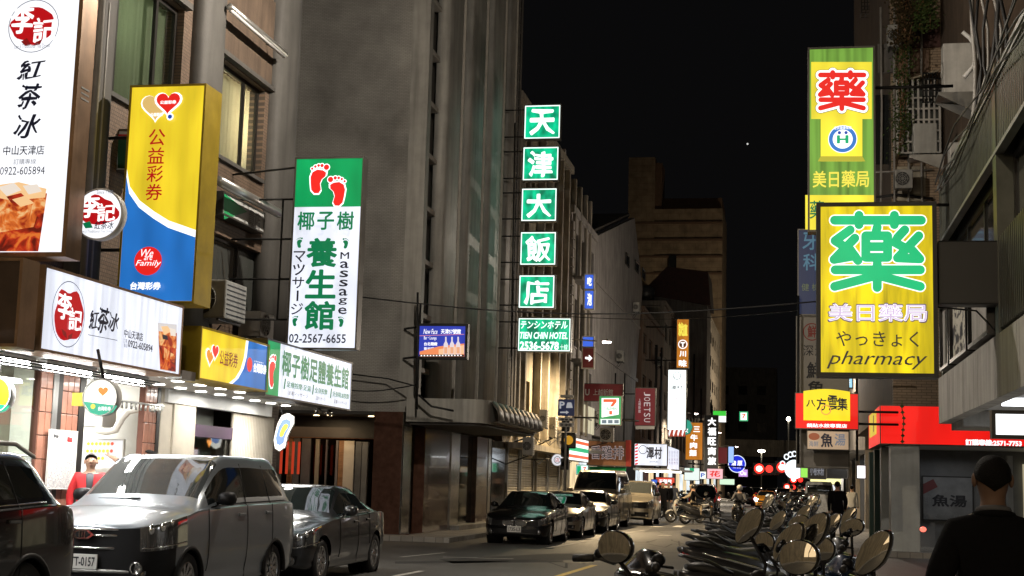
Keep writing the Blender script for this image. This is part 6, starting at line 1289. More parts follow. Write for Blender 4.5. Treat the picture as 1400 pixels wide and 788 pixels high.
def car(name, label, kind, loc, paintm, rz=0, sc=1.0, grille='grid', bumper=None, plate=None, group='cars parked along the left kerb', cat='car', lights=False, sub=5, rail=False, gl='car_glass', spokes=10):
    sp = SP[kind]; T_ = thing(name, label, cat, loc, group, rz=rz, world=False); T_.scale = (sc, sc, sc)
    G_ = [st(*a) for a in sp['st']]; ns, nr = len(G_), 9
    def P(s, r):
        s = max(0, min(ns-1, s)); r = max(0, min(nr-1, r)); i, j = min(int(s), ns-2), min(int(r), nr-2); a, b = s-i, r-j
        g = lambda ii, jj: (G_[max(0, min(ns-1, ii))][jj] if jj < nr else V(-G_[max(0, min(ns-1, ii))][nr-2].x, *G_[max(0, min(ns-1, ii))][nr-2][1:])) if jj >= 0 else V(-G_[max(0, min(ns-1, ii))][1].x, *G_[max(0, min(ns-1, ii))][1][1:])
        rows = [cr(*[g(i+k, j+m_) for m_ in (-1, 0, 1, 2)], b) for k in (-1, 0, 1, 2)]
        return cr(*rows, a)
    R, W = sp['R'], sp['W']; RA = R+.055
    long_ = kind in ('mpv', 'van', 'suv')
    regs = [('windscreen', gl if kind != 'mpv' else 'car_glass_clear', 4.15, 4.93, 6.1, 9), ('rear_window', gl, 8.12 if not long_ else 8.15, 8.88, 6.15, 9),
            ('side_window', gl, 4.5, 5.92, 5.12, 5.86), ('side_window', gl, 6.06, 6.95, 5.12, 5.86), ('side_window', gl, 7.08, 7.85 if long_ else 7.7, 5.12, 5.86),
            ('headlight', 'lamp_lens', .82, 2.7 if kind != 'mpv' else 2.95, 3.3, 4.5 if kind != 'van' else 4.0), ('tail_light', 'tail_lens', 9.3 if long_ else 9.8, 11.1, 3.2, 4.7),
            ('grille', 'plastic_black', -1, .8, 3.2, 4.25)]
    if bumper: regs.append(('bumper', bumper, -1, 2.35, 0, 3.1))
    else: regs.append(('air_intake', 'plastic_black', -1, 1.2, 1.6, 2.5))
    regs.append(('sill', 'plastic_black', -1, 12, 0, 1.25))
    bins = {}
    N, Q = (ns-1)*sub, (nr-1)*sub
    pts = [[P(i/sub, j/sub) for j in range(Q+1)] for i in range(N+1)]
    hole = set()
    def inarch(c): return any((c.y-a)**2+(c.z-R)**2 < RA**2 for a in sp['ax'])
    for i in range(N):
        for j in range(Q):
            q = [pts[i][j], pts[i+1][j], pts[i+1][j+1], pts[i][j+1]]; c = (q[0]+q[2])/2
            if inarch(c) and j/sub < 4.6:
                for a_ in ((i, j), (i+1, j), (i+1, j+1), (i, j+1)): hole.add(a_)
                continue
            s_, r_ = (i+.5)/sub, (j+.5)/sub; key = ('body', paintm)
            for nm, m_, s0, s1, r0, r1 in regs:
                if s0 <= s_ <= s1 and r0 <= r_ <= r1: key = (nm, m_, s0); break
            bins.setdefault(key, []).append((i, j))
    def snap(i, j):
        p = pts[i][j]
        if (i, j) in hole:
            a = min(sp['ax'], key=lambda a: abs(p.y-a)); d = math.hypot(p.y-a, p.z-R)
            if d > 1e-6 and p.z > .05: return V(p.x, a+(p.y-a)*RA/d, R+(p.z-R)*RA/d) if j/sub > 1.1 else p
        return p
    body = None
    for key in sorted(bins, key=lambda k: k[0] != 'body'):
        cells = bins[key]; sides = (1, -1) if key[0] in ('side_window', 'headlight', 'tail_light') else (0,)
        for sd in sides:
            mb = MB(); ix = {}
            def vid(i, j, m_):
                k = (i, j, m_ if j not in (0, Q) else 1)
                if k not in ix: p = snap(i, j); ix[k] = len(mb.v); mb.v.append((p.x*k[2], p.y, p.z))
                return ix[k]
            for m_ in ((1, -1) if sd == 0 else (sd,)):
                for i, j in cells:
                    f = [vid(i, j, m_), vid(i+1, j, m_), vid(i+1, j+1, m_), vid(i, j+1, m_)]
                    if len(set(f)) >= 3: mb.f.append(tuple(dict.fromkeys(f))); mb.sm.append(True)
            if sd == 0:
                for end in (0, N):     # close nose and tail
                    for j in range(Q):
                        s_, r_ = (-.5 if end == 0 else ns-.5), (j+.5)/sub; k2 = ('body', paintm)
                        for nm, mm, s0, s1, r0, r1 in regs:
                            if s0 <= s_ <= s1 and r0 <= r_ <= r1: k2 = (nm, mm, s0); break
                        if k2 == key:
                            f = [vid(end, j, 1), vid(end, j+1, 1), vid(end, j+1, -1), vid(end, j, -1)]
                            f = list(dict.fromkeys(f))
                            if len(f) >= 3: mb.f.append(tuple(f)); mb.sm.append(True)
            o = mb.build(key[0], key[1], T_)
            if key[0] == 'body': body = o
    out = lambda s, r, m_=1, d=.006: (lambda p: V((p.x+d*(1 if p.x > .02 else 0))*m_, p.y-(d if s < 1.2 else -d if s > 10 else 0), p.z))(P(s, r))
    # shut lines, handles, chrome
    for m_ in (1, -1):
        mb = MB()
        for s_, r0, r1 in ((4.35 if kind != 'van' else 4.6, 2.0, 4.6), (6.0, 1.4, 5.9), (7.05, 1.4 if kind != 'sedan' else 2.6, 5.9)): mb.tube([out(s_, r0+(r1-r0)*k/10, m_, .001) for k in range(11)], .006, 4)
        tag(mb.build('shut_line', 'plastic_black', T_), kind='stuff')
        for s_ in (5.75, 6.85): p = out(s_, 3.72, m_, .02); MB().bbox(min(p.x, p.x-.03*m_), max(p.x, p.x-.03*m_)+.001, p.y-.1, p.y+.1, p.z-.018, p.z+.018, .008).build('door_handle', paintm, T_)
        MB().tube([out(4.5+(7.8-4.5)*k/14, 5.06, m_, .004) for k in range(15)], .008, 5).build('window_trim', 'trim_chrome' if kind != 'mpv' else 'plastic_black', T_)
        p = out(4.75, 5.15, m_, 0); mb = MB(); c = p+V(.13*m_, -.02, .06); mb.loft([(c+V(0, -.09, 0), (.03, 0, 0), (0, 0, .03)), (c+V(0, -.05, 0), (.1, 0, 0), (0, 0, .075)), (c+V(0, .05, 0), (.11, 0, 0), (0, 0, .085)), (c+V(0, .07, 0), (.1, 0, 0), (0, 0, .075))], 12).tube([p, c], .025, 6)
        w_ = mb.build('wing_mirror', paintm if kind != 'mpv' else 'plastic_black', T_)
        if rail: MB().tube([V(.62*m_, 2.1, 1.7), V(.64*m_, 2.3, 1.78), V(.63*m_, 3.6, 1.77), V(.6*m_, 4.0, 1.66)], .022, 6).build('roof_rail', 'alu', T_)
        p = out(1.0, 2.1, m_, .01); MB().lathe([(0, .001), (0, .06), (.02, .07)], (p.x-.05*m_, p.y-.02, p.z), 'Y', 14).build('fog_lamp', 'lamp_lens', T_)
        # arch lips and liners
        for a in sp['ax']:
            mb = MB(); ml = MB()
            arc = [V(W*.965*m_, a+RA*math.cos(q), R+RA*math.sin(q)) for q in [-.12+(PI+.24)*k/18 for k in range(19)]]
            ml.lathe([(0, RA+.01), (-.34*m_, RA+.01), (-.34*m_, .001)], (W*.95*m_, a, R), 'X', 24)
            if rail or bumper: mb.tube([V(W*.985*m_, p.y, p.z) for p in arc], .028, 6)
            ml.build('wheel_arch', 'plastic_black', T_)
            if mb.v: mb.build('arch_trim', 'plastic_black', T_)
    # wheels
    wt = None
    for a in sp['ax']:
        for m_ in (1, -1):
            mb = MB(); mb.lathe([(-.2, R*.62), (-.2, R*.9), (-.17, R*.985), (-.1, R), (-.03, R*.985), (0, R*.93), (0, R*.68), (-.03, R*.64), (-.2, R*.62)], (0, 0, 0), 'X', 32)
            if m_ < 0: mb.v = [(-x, y, z) for x, y, z in mb.v]
            wh = mb.build('wheel', 'tyre', T_); wh.location = (W*.97*m_, a, R)
            rb = MB(); rb.lathe([(-.1, .001), (-.1, R*.62), (-.02, R*.64), (-.005, R*.68), (-.005, R*.62), (-.04, R*.6)], (0, 0, 0), 'X', 32)
            for k in range(spokes):
                q = 2*PI*k/spokes; d = V(0, math.cos(q), math.sin(q)); n_ = V(0, -math.sin(q), math.cos(q)); w0, w1 = .02, .03 if spokes > 7 else .045
                rb.prism([d*R*.12-n_*w0+V(-.03, 0, 0), d*R*.62-n_*w1+V(-.015, 0, 0), d*R*.62+n_*w1+V(-.015, 0, 0), d*R*.12+n_*w0+V(-.03, 0, 0)], (-.03, 0, 0))
            rb.lathe([(-.03, .001), (-.01, .03), (-.02, .06), (-.05, .07)], (0, 0, 0), 'X', 16)
            if m_ < 0: rb.v = [(-x, y, z) for x, y, z in rb.v]
            rb.build('rim', 'rim', wh)
    # nose details
    fz0, fz1 = P(0, 3.25).z, P(0, 4.2).z
    if grille == 'mpv':
        for z_, ww in ((fz1-.01, .62), (fz1-.075, .6), (fz0+.01, .56)):
            MB().tube([V(x*ww, -.025+.10*(abs(x))**2.2, z_) for x in [k/8-1 for k in range(17)]], .014, 6).build('grille_bar', 'trim_chrome', T_)
        z_ = fz1-.07; MB().prism([(-.14, -.06, z_), (-.07, -.06, z_+.05), (.07, -.06, z_+.05), (.14, -.06, z_), (.07, -.06, z_-.05), (-.07, -.06, z_-.05)], (0, .04, 0)).build('emblem', 'trim_chrome', T_)
        MB().prism([(-.1, -.062, z_), (-.05, -.062, z_+.033), (.05, -.062, z_+.033), (.1, -.062, z_), (.05, -.062, z_-.033), (-.05, -.062, z_-.033)], (0, .001, 0)).build('emblem', 'plastic_black', T_)
        for x in (-.03, .0, .03): MB().box(x-.008, x+.008, -.066, -.063, z_-.03, z_+.03).build('emblem', 'trim_chrome', T_)
        MB().tube([V(x*.7, -.02+.12*abs(x)**2.5, .46) for x in [k/8-1 for k in range(17)]], .025, 6).build('bumper_bar', 'steel_dull', T_)
        for m_ in (1, -1): MB().lathe([(0, .001), (0, .07), (-.02, .075), (-.02, .055)], (.62*m_, .03, .5), 'Y', 20).build('fog_lamp', 'lamp_lens', T_)
    elif grille == 'twin':
        for m_ in (1, -1):
            MB().bbox(min(.03*m_, .33*m_), max(.03*m_, .33*m_), -.035, .05, fz0+.0, fz1+.01, .03).build('grille', 'plastic_black', T_)
            z0, z1 = fz0, fz1+.01; MB().tube([V(.03*m_, -.04, z0+.03), V(.03*m_, -.04, z1-.03), V(.06*m_, -.04, z1), V(.3*m_, -.035, z1), V(.33*m_, -.03, z1-.04), V(.31*m_, -.03, z0+.03), V(.26*m_, -.035, z0), V(.06*m_, -.04, z0)], .011, 6, closed=True).build('grille_frame', 'trim_chrome', T_)
            for k in range(8): x = (.07+k*.032)*m_; MB().box(x-.004, x+.004, -.04, -.034, fz0+.02, fz1-.01).build('grille_bar', 'steel_dull', T_)
        MB().lathe([(0, .001), (0, .035), (.01, .04)], (0, .02, fz1+.07), 'Y', 16).build('emblem', 'trim_chrome', T_)
    else:
        for k in range(3): z_ = fz0+.03+(fz1-fz0-.06)*k/2; MB().tube([V(x*.45, -.02+.05*x*x, z_) for x in [k2/5-1 for k2 in range(11)]], .009, 5).build('grille_bar', 'trim_chrome', T_)
    pz = P(0, 2.55).z if grille != 'mpv' else .64
    if grille == 'mpv': pz = .56
    MB().bbox(-.19, .19, -.05, -.03, pz-.08, pz+.08, .006).build('number_plate', 'plate_white', T_)
    if plate:
        vs, fs = glyphs(plate, .02); mb = MB(); mb.add([(-.165+x*.33, -.052-z, pz-.05+y*.1) for x, y, z in vs], fs); mb.build('number', 'ink', T_)
    for m_ in (1, -1):      # lamp bowls behind the lens, or lit lamps
        for sq, rq, rb_ in ((1.25, 3.95, .058), (1.75, 3.95, .05), (2.2, 4.1, .035)):
            c = P(sq, rq); nx = V(1, -.9 if sq < 1.6 else -.45, 0).normalized(); c = V(c.x*m_, c.y, c.z)+V(nx.x*m_, nx.y, 0)*.004
            MB().ball(c, (rb_*(.55+2*lights), rb_*.8, rb_*(1+1.2*lights)), 14, 8).build('lamp_bowl', lit('headlamp', (1, .97, 1), 14) if lights else 'trim_chrome', T_)
        h1 = 2.95 if kind == 'mpv' else 2.7
        MB().tube([out(.85+(h1-.85)*k/14, 3.3, m_, .006) for k in range(15)], .008, 5).build('lamp_trim', 'trim_chrome', T_)
    MB().tube([V(-.5, G_[4][8].y+.05, G_[4][8].z+.01), V(.05, G_[4][8].y+.03, G_[4][8].z+.03)], .01, 4).tube([V(.05, G_[4][8].y+.05, G_[4][8].z+.01), V(.6, G_[4][7].y+.05, G_[4][6].z+.02)], .01, 4).build('wiper', 'plastic_black', T_)
    return T_
car('parked_car', 'silver people carrier with black lower bumper and tinted windows, parked nose towards us', 'mpv', (-7.62, 14.75, 0), 'paint_silver', grille='mpv', bumper='plastic_black', plate='BTT-0157')
car('parked_car', 'black sport utility car cut by the left edge, seen from its rear corner', 'suv', (-7.62, 8.48, 0), 'paint_navyblack', rail=True, spokes=10)
car('parked_car', 'dark grey sedan with silver multispoke wheels parked behind the silver people carrier', 'sedan', (-7.68, 19.75, 0), 'paint_graphite', grille='twin', spokes=10)
car('parked_car', 'glossy black sedan with twin grille parked facing us before the tower entrance', 'sedan', (-6.78, 35.6, 0), 'paint_black', sc=.93, grille='twin', plate='1735-L3')
car('parked_car', 'champagne coloured car parked second in the far row behind the black sedan', 'sedan', (-6.72, 40.9, 0), 'paint_champagne', sc=.93, plate='2951-KX')
car('parked_car', 'dark sedan parked between the champagne car and the silver van', 'sedan', (-6.62, 45.8, 0), 'paint_graphite', sc=.95)
car('parked_van', 'pale silver van with a high roof parked in the far row', 'van', (-6.85, 50.6, 0), 'paint_champagne', sc=1.03, cat='van')
car('parked_car', 'pale silver people carrier last in the far row of parked cars', 'mpv', (-6.15, 56.3, 0), 'paint_champagne', sc=.98)
car('moving_taxi', 'orange yellow taxi with lit white headlights coming down the far street', 'sedan', (-1.9, 118, 0), 'paint_taxi', lights=True, group='traffic at the far junction')
car('moving_taxi', 'orange taxi standing behind the first one at the far junction', 'sedan', (1.0, 124, 0), 'paint_taxi', lights=False, group='traffic at the far junction', rz=PI)
car('moving_car', 'dark car with glowing red tail lamps crossing behind the taxi', 'suv', (-4.0, 135, 0), 'paint_black', group='traffic at the far junction', rz=PI)
car('parked_car', 'dark hatchback with red tail lamps parked past the scooter riders', 'suv', (-5.2, 92, 0), 'paint_black', rz=PI, group='cars parked further along')
car('parked_car', 'dark family car parked just beyond the hatchback past the riders', 'mpv', (-5.6, 100, 0), 'paint_graphite', rz=PI, group='cars parked further along')
t = car('box_truck', 'white boxy van seen from behind on the right of the far street', 'van', (1.55, 84, 0), 'paint_white', rz=PI, group='traffic at the far junction', cat='van')
for k_, (x_, y_) in enumerate(((-3.4, 150), (-.6, 146), (1.6, 160), (-2.0, 172))):
    t = car('moving_car', f'dark car with red tail lamps at the far junction, {("first", "second", "third", "fourth")[k_]} in the queue', 'suv', (x_, y_, 0), 'paint_black', group='queue at the far junction', rz=PI, sub=2)
    for dx in (-.75, .75): MB().ball((dx, 4.56, 1.0), (.16, .05, .12)).build('brake_lamp', lit('tail_glow', (1, .03, .02), 3), t)
for lb, u, v, Y, col in (('glowing red tail lamps of cars at the far junction, left group', 1036, 680, 134, 'signal_red'), ('glowing red tail lamps at the far junction, right group', 1062, 684, 128, 'signal_red')):
    t = thing('tail_lamps', lb, 'lamp', at_y(u, v, Y)); 
    lamp('tail_light_glow', 'POINT', at_y(u, v, Y)+V(0, -.5, 0), 60, (1, .05, .03), .2, t)
    for dx in (-.65, .65): MB().ball(at_y(u, v, Y)+V(dx, 0, 0), (.22, .06, .12)).build('lamp_glass', lit('tail_glow', (1, .03, .02), 3), t)

# ---------------------------------------------------------------- scooters
mat('sc_black', (.006, .006, .007), .22, coat=.6); mat('sc_grey', (.045, .045, .048), .3, metal=.5, coat=.6); mat('sc_white', (.5, .5, .48), .3, coat=.6); mat('sc_blue', (.02, .04, .1), .25, metal=.3, coat=.6); mat('sc_red', (.25, .02, .02), .25, coat=.6)
mat('seat_vinyl', (.014, .013, .012), .55, bump=.2, bscale=120); mat('mirror_glass', (.86, .86, .84), .012, metal=1); mat('chrome', (.7, .7, .68), .14, metal=1); mat('engine', (.07, .07, .07), .4, metal=.7)
def make_scooter(name, label, bodym, loc=(0, 0, 0), rz=0, sc=1.0, mirror='oval', screen=False, group='scooters parked along the right pavement', mh=1.27, detail=True, yaw=0):
    T_ = thing(name, label, 'scooter', loc, group, rz=rz, world=False); T_.scale = (sc,)*3
    for x in (.64, -.6):
        w_ = MB().lathe([(-.05, .17), (-.055, .2), (-.045, .235), (0, .25), (.045, .235), (.055, .2), (.05, .17), (-.05, .17)], (x, 0, .25), 'Y', 24).build('wheel', 'tyre', T_)
        rb = MB(); rb.lathe([(-.03, .001), (-.035, .05), (-.02, .06), (-.02, .15), (-.045, .175), (.045, .175), (.02, .15), (.02, .06), (.035, .05), (.03, .001)], (x, 0, .25), 'Y', 20); rb.build('rim', 'rim', w_)
        if x > 0: MB().lathe([(.05, .07), (.055, .11), (.05, .11)], (x, 0, .25), 'Y', 20).build('brake_disc', 'steel', w_)
    MB().loft([((.88, 0, .36), (0, .02, 0), (.02, 0, .02)), ((.8, 0, .47), (0, .07, 0), (.03, 0, .03)), ((.66, 0, .54), (0, .075, 0), (0, 0, .035)), ((.48, 0, .5), (0, .07, 0), (.03, 0, .03)), ((.4, 0, .38), (0, .05, 0), (.03, 0, .02))], 12).build('front_fender', bodym, T_)
    mb = MB(); mb.tube([(.62, .075, .28), (.5, .075, .62)], .022, 6).tube([(.62, -.075, .28), (.5, -.075, .62)], .022, 6); mb.build('fork', 'engine', T_)
    MB().loft([((.40, 0, .30), (0, .17, 0), (.05, 0, .03)), ((.47, 0, .45), (0, .22, 0), (.06, 0, .03)), ((.50, 0, .66), (0, .21, 0), (.08, 0, .03)), ((.46, 0, .84), (0, .17, 0), (.09, 0, .02)), ((.40, 0, .95), (0, .13, 0), (.08, 0, .02)), ((.34, 0, .99), (0, .06, 0), (.04, 0, .01))], 18, 2.4).build('front_shield', bodym, T_)
    MB().loft([((.22, 0, 1.0), (0, .04, 0), (.02, 0, 0)), ((.3, 0, 1.0), (0, .17, 0), (.07, 0, .04)), ((.34, 0, 1.06), (0, .12, 0), (.07, 0, .04)), ((.33, 0, 1.1), (0, .03, 0), (.02, 0, .01))], 16).build('handlebar_cover', bodym, T_)
    MB().loft([((.5, 0, .82), (0, .09, 0), (0, 0, .05)), ((.57, 0, .83), (0, .11, 0), (0, 0, .065)), ((.585, 0, .84), (0, .06, 0), (0, 0, .04))], 14).build('headlight', 'lamp_lens', T_)
    MB().tube([(.28, .18, 1.03), (.24, .27, 1.05), (.18, .36, 1.04)], .014, 6).tube([(.28, -.18, 1.03), (.24, -.27, 1.05), (.18, -.36, 1.04)], .014, 6).build('handlebar', 'engine', T_)
    for m_ in (1, -1):
        MB().tube([(.22, .29*m_, 1.047), (.16, .39*m_, 1.04)], .019, 8).build('grip', 'seat_vinyl', T_); MB().tube([(.27, .25*m_, 1.04), (.26, .38*m_, 1.04)], .007, 5).ball((.25, .27*m_, 1.07), (.035, .035, .03), 10, 6).build('brake_lever', 'plastic_black', T_)
        if mirror is not None: MB().tube([(.26, .25*m_, 1.06), (.28, .27*m_, 1.12), (.24, .34*m_, mh-.04)], .008, 6).build('mirror_stalk', 'plastic_black', T_)
        c = V(.24, .35*m_, mh)
        if mirror == 'round': hw, hh, pw = .062, .062, 2
        elif mirror == 'big': hw, hh, pw = .07, .058, 2.1
        elif mirror == 'leaf': hw, hh, pw = .09, .044, 1.7
        else: hw, hh, pw = .072, .048, 2.3
        tw = -2.3 if mirror == 'leaf' else -.9 if mirror == 'oval' else .35*m_; ax = V(0, math.cos(tw*.4), math.sin(tw*.4)); bx_ = V(0, -math.sin(tw*.4), math.cos(tw*.4))
        rz_ = Matrix.Rotation(yaw, 3, 'Z'); ax = rz_ @ ax; bx_ = rz_ @ bx_; nx_ = rz_ @ V(1, 0, 0)
        mb = MB(); mb.loft([(c+nx_*(.05), ax*hw*.2, bx_*hh*.2), (c+nx_*(.04), ax*hw*.7, bx_*hh*.7), (c+nx_*(.015), ax*hw*.98, bx_*hh*.98), (c+nx_*(-.008), ax*hw, bx_*hh), (c+nx_*(-.012), ax*hw*.95, bx_*hh*.95)], 24, pw)
        h_ = mb.build('mirror', 'sc_black', T_) if mirror is not None else None
        g = MB(); n = 28; rad = .55; vs = []; fs = []
        for k in range(4):
            q = k/3*.93
            for i in range(n):
                a = 2*PI*i/n; ca, sa = math.cos(a), math.sin(a); vs.append(c+ax*hw*q*math.copysign(abs(ca)**(2/pw), ca)+bx_*hh*q*math.copysign(abs(sa)**(2/pw), sa)+nx_*(-.0135-.003*(1-q*q)))
        for k in range(3): fs += [(k*n+i, k*n+(i+1) % n, (k+1)*n+(i+1) % n, (k+1)*n+i) for i in range(n)]
        if h_: g.add(vs, fs, True).build('mirror_glass', 'mirror_glass', h_)
        MB().loft([((.53, .1*m_, .72), (.0, .03, 0), (0, 0, .02)), ((.5, .17*m_, .74), (0, .03, 0), (0, 0, .035)), ((.42, .2*m_, .76), (0, .015, 0), (0, 0, .02))], 10).build('indicator', 'amber_lens', T_)
        MB().loft([((.06, .09*m_, .36), (0, .05, 0), (0, 0, .06)), ((-.05, .12*m_, .5), (0, .09, 0), (0, 0, .16)), ((-.25, .13*m_, .57), (0, .1, 0), (0, 0, .19)), ((-.5, .13*m_, .64), (0, .09, 0), (0, 0, .16)), ((-.75, .1*m_, .73), (0, .07, 0), (0, 0, .1)), ((-.92, .06*m_, .79), (0, .045, 0), (0, 0, .05)), ((-1.0, .04*m_, .82), (0, .02, 0), (0, 0, .02))], 14, 2.2).build('side_panel', bodym, T_)
        MB().tube([(.0, .215*m_, .58), (-.3, .235*m_, .66), (-.6, .215*m_, .73), (-.85, .14*m_, .79)], .011, 5).build('trim_strip', 'chrome' if mirror != 'oval' else 'sc_white', T_)
    MB().bbox(-.12, .42, -.15, .15, .28, .34, .02).build('floorboard', 'plastic_black', T_)
    MB().loft([((-.05, 0, .74), (0, .07, 0), (0, 0, .04)), ((-.15, 0, .78), (0, .12, 0), (0, 0, .06)), ((-.4, 0, .77), (0, .15, 0), (0, 0, .055)), ((-.58, 0, .81), (0, .14, 0), (0, 0, .06)), ((-.82, 0, .86), (0, .1, 0), (0, 0, .045)), ((-.92, 0, .87), (0, .04, 0), (0, 0, .02))], 16).build('seat', 'seat_vinyl', T_)
    MB().tube([(-.6, .13, .83), (-.8, .12, .92), (-.95, .05, .95), (-.95, -.05, .95), (-.8, -.12, .92), (-.6, -.13, .83)], .013, 6).build('grab_rail', 'engine', T_)
    MB().loft([((-.9, 0, .76), (0, .09, 0), (0, 0, .035)), ((-.97, 0, .77), (0, .07, 0), (0, 0, .025))], 12).build('tail_light', 'tail_lens', T_)
    MB().prism([(-.88, -.1, .66), (-.88, .1, .66), (-.96, .1, .52), (-.96, -.1, .52)], (-.01, 0, 0)).build('number_plate', 'plate_white', T_); MB().loft([((-.7, 0, .62), (0, .07, 0), (0, 0, .02)), ((-.9, 0, .55), (0, .08, 0), (0, 0, .015)), ((-1.0, 0, .36), (0, .07, 0), (.01, 0, .01))], 10).build('rear_fender', 'plastic_black', T_)
    MB().bbox(-.62, -.1, -.1, .1, .2, .42, .04).build('engine', 'engine', T_); MB().tube([(-.2, -.12, .24), (-.4, -.15, .24), (-.85, -.16, .34)], [.02, .045, .05], 10).build('exhaust', 'steel_dull', T_)
    MB().tube([(-.25, .08, .25), (-.28, .2, .02)], .012, 5).tube([(-.25, -.08, .25), (-.28, -.2, .02)], .012, 5).build('stand', 'engine', T_)
    if screen: MB().loft([((.42, 0, 1.0), (0, .17, 0), (.01, 0, 0)), ((.36, 0, 1.2), (0, .16, 0), (.01, 0, 0)), ((.31, 0, 1.34), (0, .1, 0), (.01, 0, 0))], 14).build('windscreen', glass('screen_glass', (.4, .38, .3), .8), T_)
    return T_
mat('amber_lens', (.5, .2, .03), .2)
protos = [make_scooter('scooter', 'x', 'sc_black', mirror='big'), make_scooter('scooter', 'x', 'sc_grey', mirror='leaf', yaw=.75), make_scooter('scooter', 'x', 'sc_black', mirror='leaf', yaw=.7), make_scooter('scooter', 'x', 'sc_white', mirror='round', yaw=.65), make_scooter('scooter', 'x', 'sc_blue', mirror='oval', yaw=.7)]
PV = [False]*5
def place_scooter(k, loc, rz, label, sc=1.0, group='scooters parked along the right pavement', lean=.0):
    o = protos[k] if not PV[k] else copy_tree(protos[k]); 
    if not PV[k]: KIDS_of(o); PV[k] = True
    o.location = loc; o.rotation_euler = (lean, 0, rz); o.scale = (sc,)*3; o['label'] = label; o['group'] = group; return o
def by_mirror(k, u, v, Y, h, label, side=1, zg=.13):
    """put a scooter so that its mirror stands at a point of the row"""
    p = at_y(u, v, Y); a = math.radians(h); sc = (p.z-zg)/1.27; l = V(.24, .35*side, 0)*sc
    place_scooter(k, (p.x-(l.x*math.cos(a)-l.y*math.sin(a)), p.y-(l.x*math.sin(a)+l.y*math.cos(a)), zg), a, label, sc)
by_mirror(0, 842, 748, 4.9, 66, 'black scooter with a big round mirror, nearest at the bottom of the view')
by_mirror(1, 1025, 719, 5.9, 20, 'grey scooter with a tall tilted mirror beside the nearest black one')
by_mirror(2, 1079, 742, 5.2, 22, 'black scooter whose slanted mirror shows brown stripes near the middle of the row')
for k_, u_, v_, Y_m, h_, lb_ in ((3, 1046, 742, 7.6, 27, 'pale scooter with a small round mirror between the two tilted ones'), (4, 1093, 716, 8.6, 24, 'dark blue scooter with a grey mirror edge right of the slanted mirrors'),
        (2, 1064, 712, 9.8, 30, 'black scooter just behind the tall tilted mirror'), (1, 1098, 703, 11.4, 28, 'grey scooter in front of the two people in dark jackets')):
    by_mirror(k_, u_, v_, Y_m, h_, lb_)
make_scooter('scooter', 'black scooter without mirrors, its handlebar just right of the big round mirror', 'sc_black', (-.98, 7.0, .13), math.radians(38), 1.0, mirror=None)
rr = random.Random(21)
kinds = [('black', 2), ('grey', 1), ('white', 3), ('dark blue', 4), ('glossy black', 0)]
ordn = ['first', 'second', 'third', 'fourth', 'fifth', 'sixth', 'seventh', 'eighth', 'ninth', 'tenth', 'eleventh', 'twelfth', 'thirteenth', 'fourteenth', 'fifteenth', 'sixteenth', 'seventeenth', 'eighteenth', 'nineteenth', 'twentieth']
y = 14.4; i = 0
while y < 23.5:
    nm, k = kinds[(i*3+1) % 5]; place_scooter(k, (-.12+rr.uniform(-.12, .12), y, .13), math.radians(34+rr.uniform(-7, 7)), f'{nm} scooter tail to the road, {ordn[i]} of the row behind the big mirrors', 1.0+rr.uniform(-.03, .05)); y += 1.0+rr.uniform(0, .3); i += 1
y = 36.6; i = 0
while y < 76:
    nm, k = kinds[(i*2+rr.randrange(2)) % 5]; n_ = i % 20; place_scooter(k, (-.05+rr.uniform(-.15, .15), y, 0), math.radians(32+rr.uniform(-9, 9)), f'{nm} scooter, {ordn[n_]} {"opposite the corner shop" if i < 20 else "past the corner shop"} in the row beyond the lane', 1.0); y += .95+rr.uniform(0, .3); i += 1
for i in range(12): place_scooter((i*2) % 5, (-6.6+rr.uniform(-.2, .2), 72+i*1.1+(14 if i > 4 else 0), 0), math.radians(150+rr.uniform(-9, 9)), f'dark scooter by the far left kerb, {ordn[i]} from the parked vans', 1.0, 'scooters by the far left kerb')
place_scooter(3, (2.55, 12.4, .13), math.radians(65), 'scooter with a pale mirror parked alone between the corner pillar and the man', 1.0)
t = thing('scooter_lamp', 'small glowing red lamp beside the pillar of the corner shop', 'lamp', at_y(1262, 724, 14)); MB().ball(at_y(1262, 724, 14), (.03, .02, .025)).build('lens', lit('red_dot', (1, .15, .1), 2), t)

# ---------------------------------------------------------------- people
mat('skin', (.46, .28, .19), .5); mat('skin_in_shadow', (.15, .09, .062), .55, spec=.2); mat('hair_black', (.006, .0055, .005), .7, spec=.12, bump=.5, bscale=150); mat('hair_grey', (.12, .11, .1), .7, bump=.5, bscale=150); mat('cloth_black', (.006, .006, .007), .95, spec=.08, bump=.15, bscale=60); mat('cloth_red', (.55, .02, .025), .7, bump=.2, bscale=30)  # second skin tone is the first darkened for the man in shadow
mat('cloth_white', (.6, .6, .58), .8, bump=.15, bscale=30); mat('cloth_beige', (.42, .34, .24), .8, bump=.15, bscale=30); mat('cloth_grey', (.11, .11, .12), .85, spec=.08, bump=.15, bscale=30); mat('cloth_denim', (.04, .055, .09), .85, bump=.15, bscale=30); mat('shoe', (.03, .03, .03), .6); mat('eye', (.02, .015, .01), .2); mat('lips', (.3, .1, .08), .5)
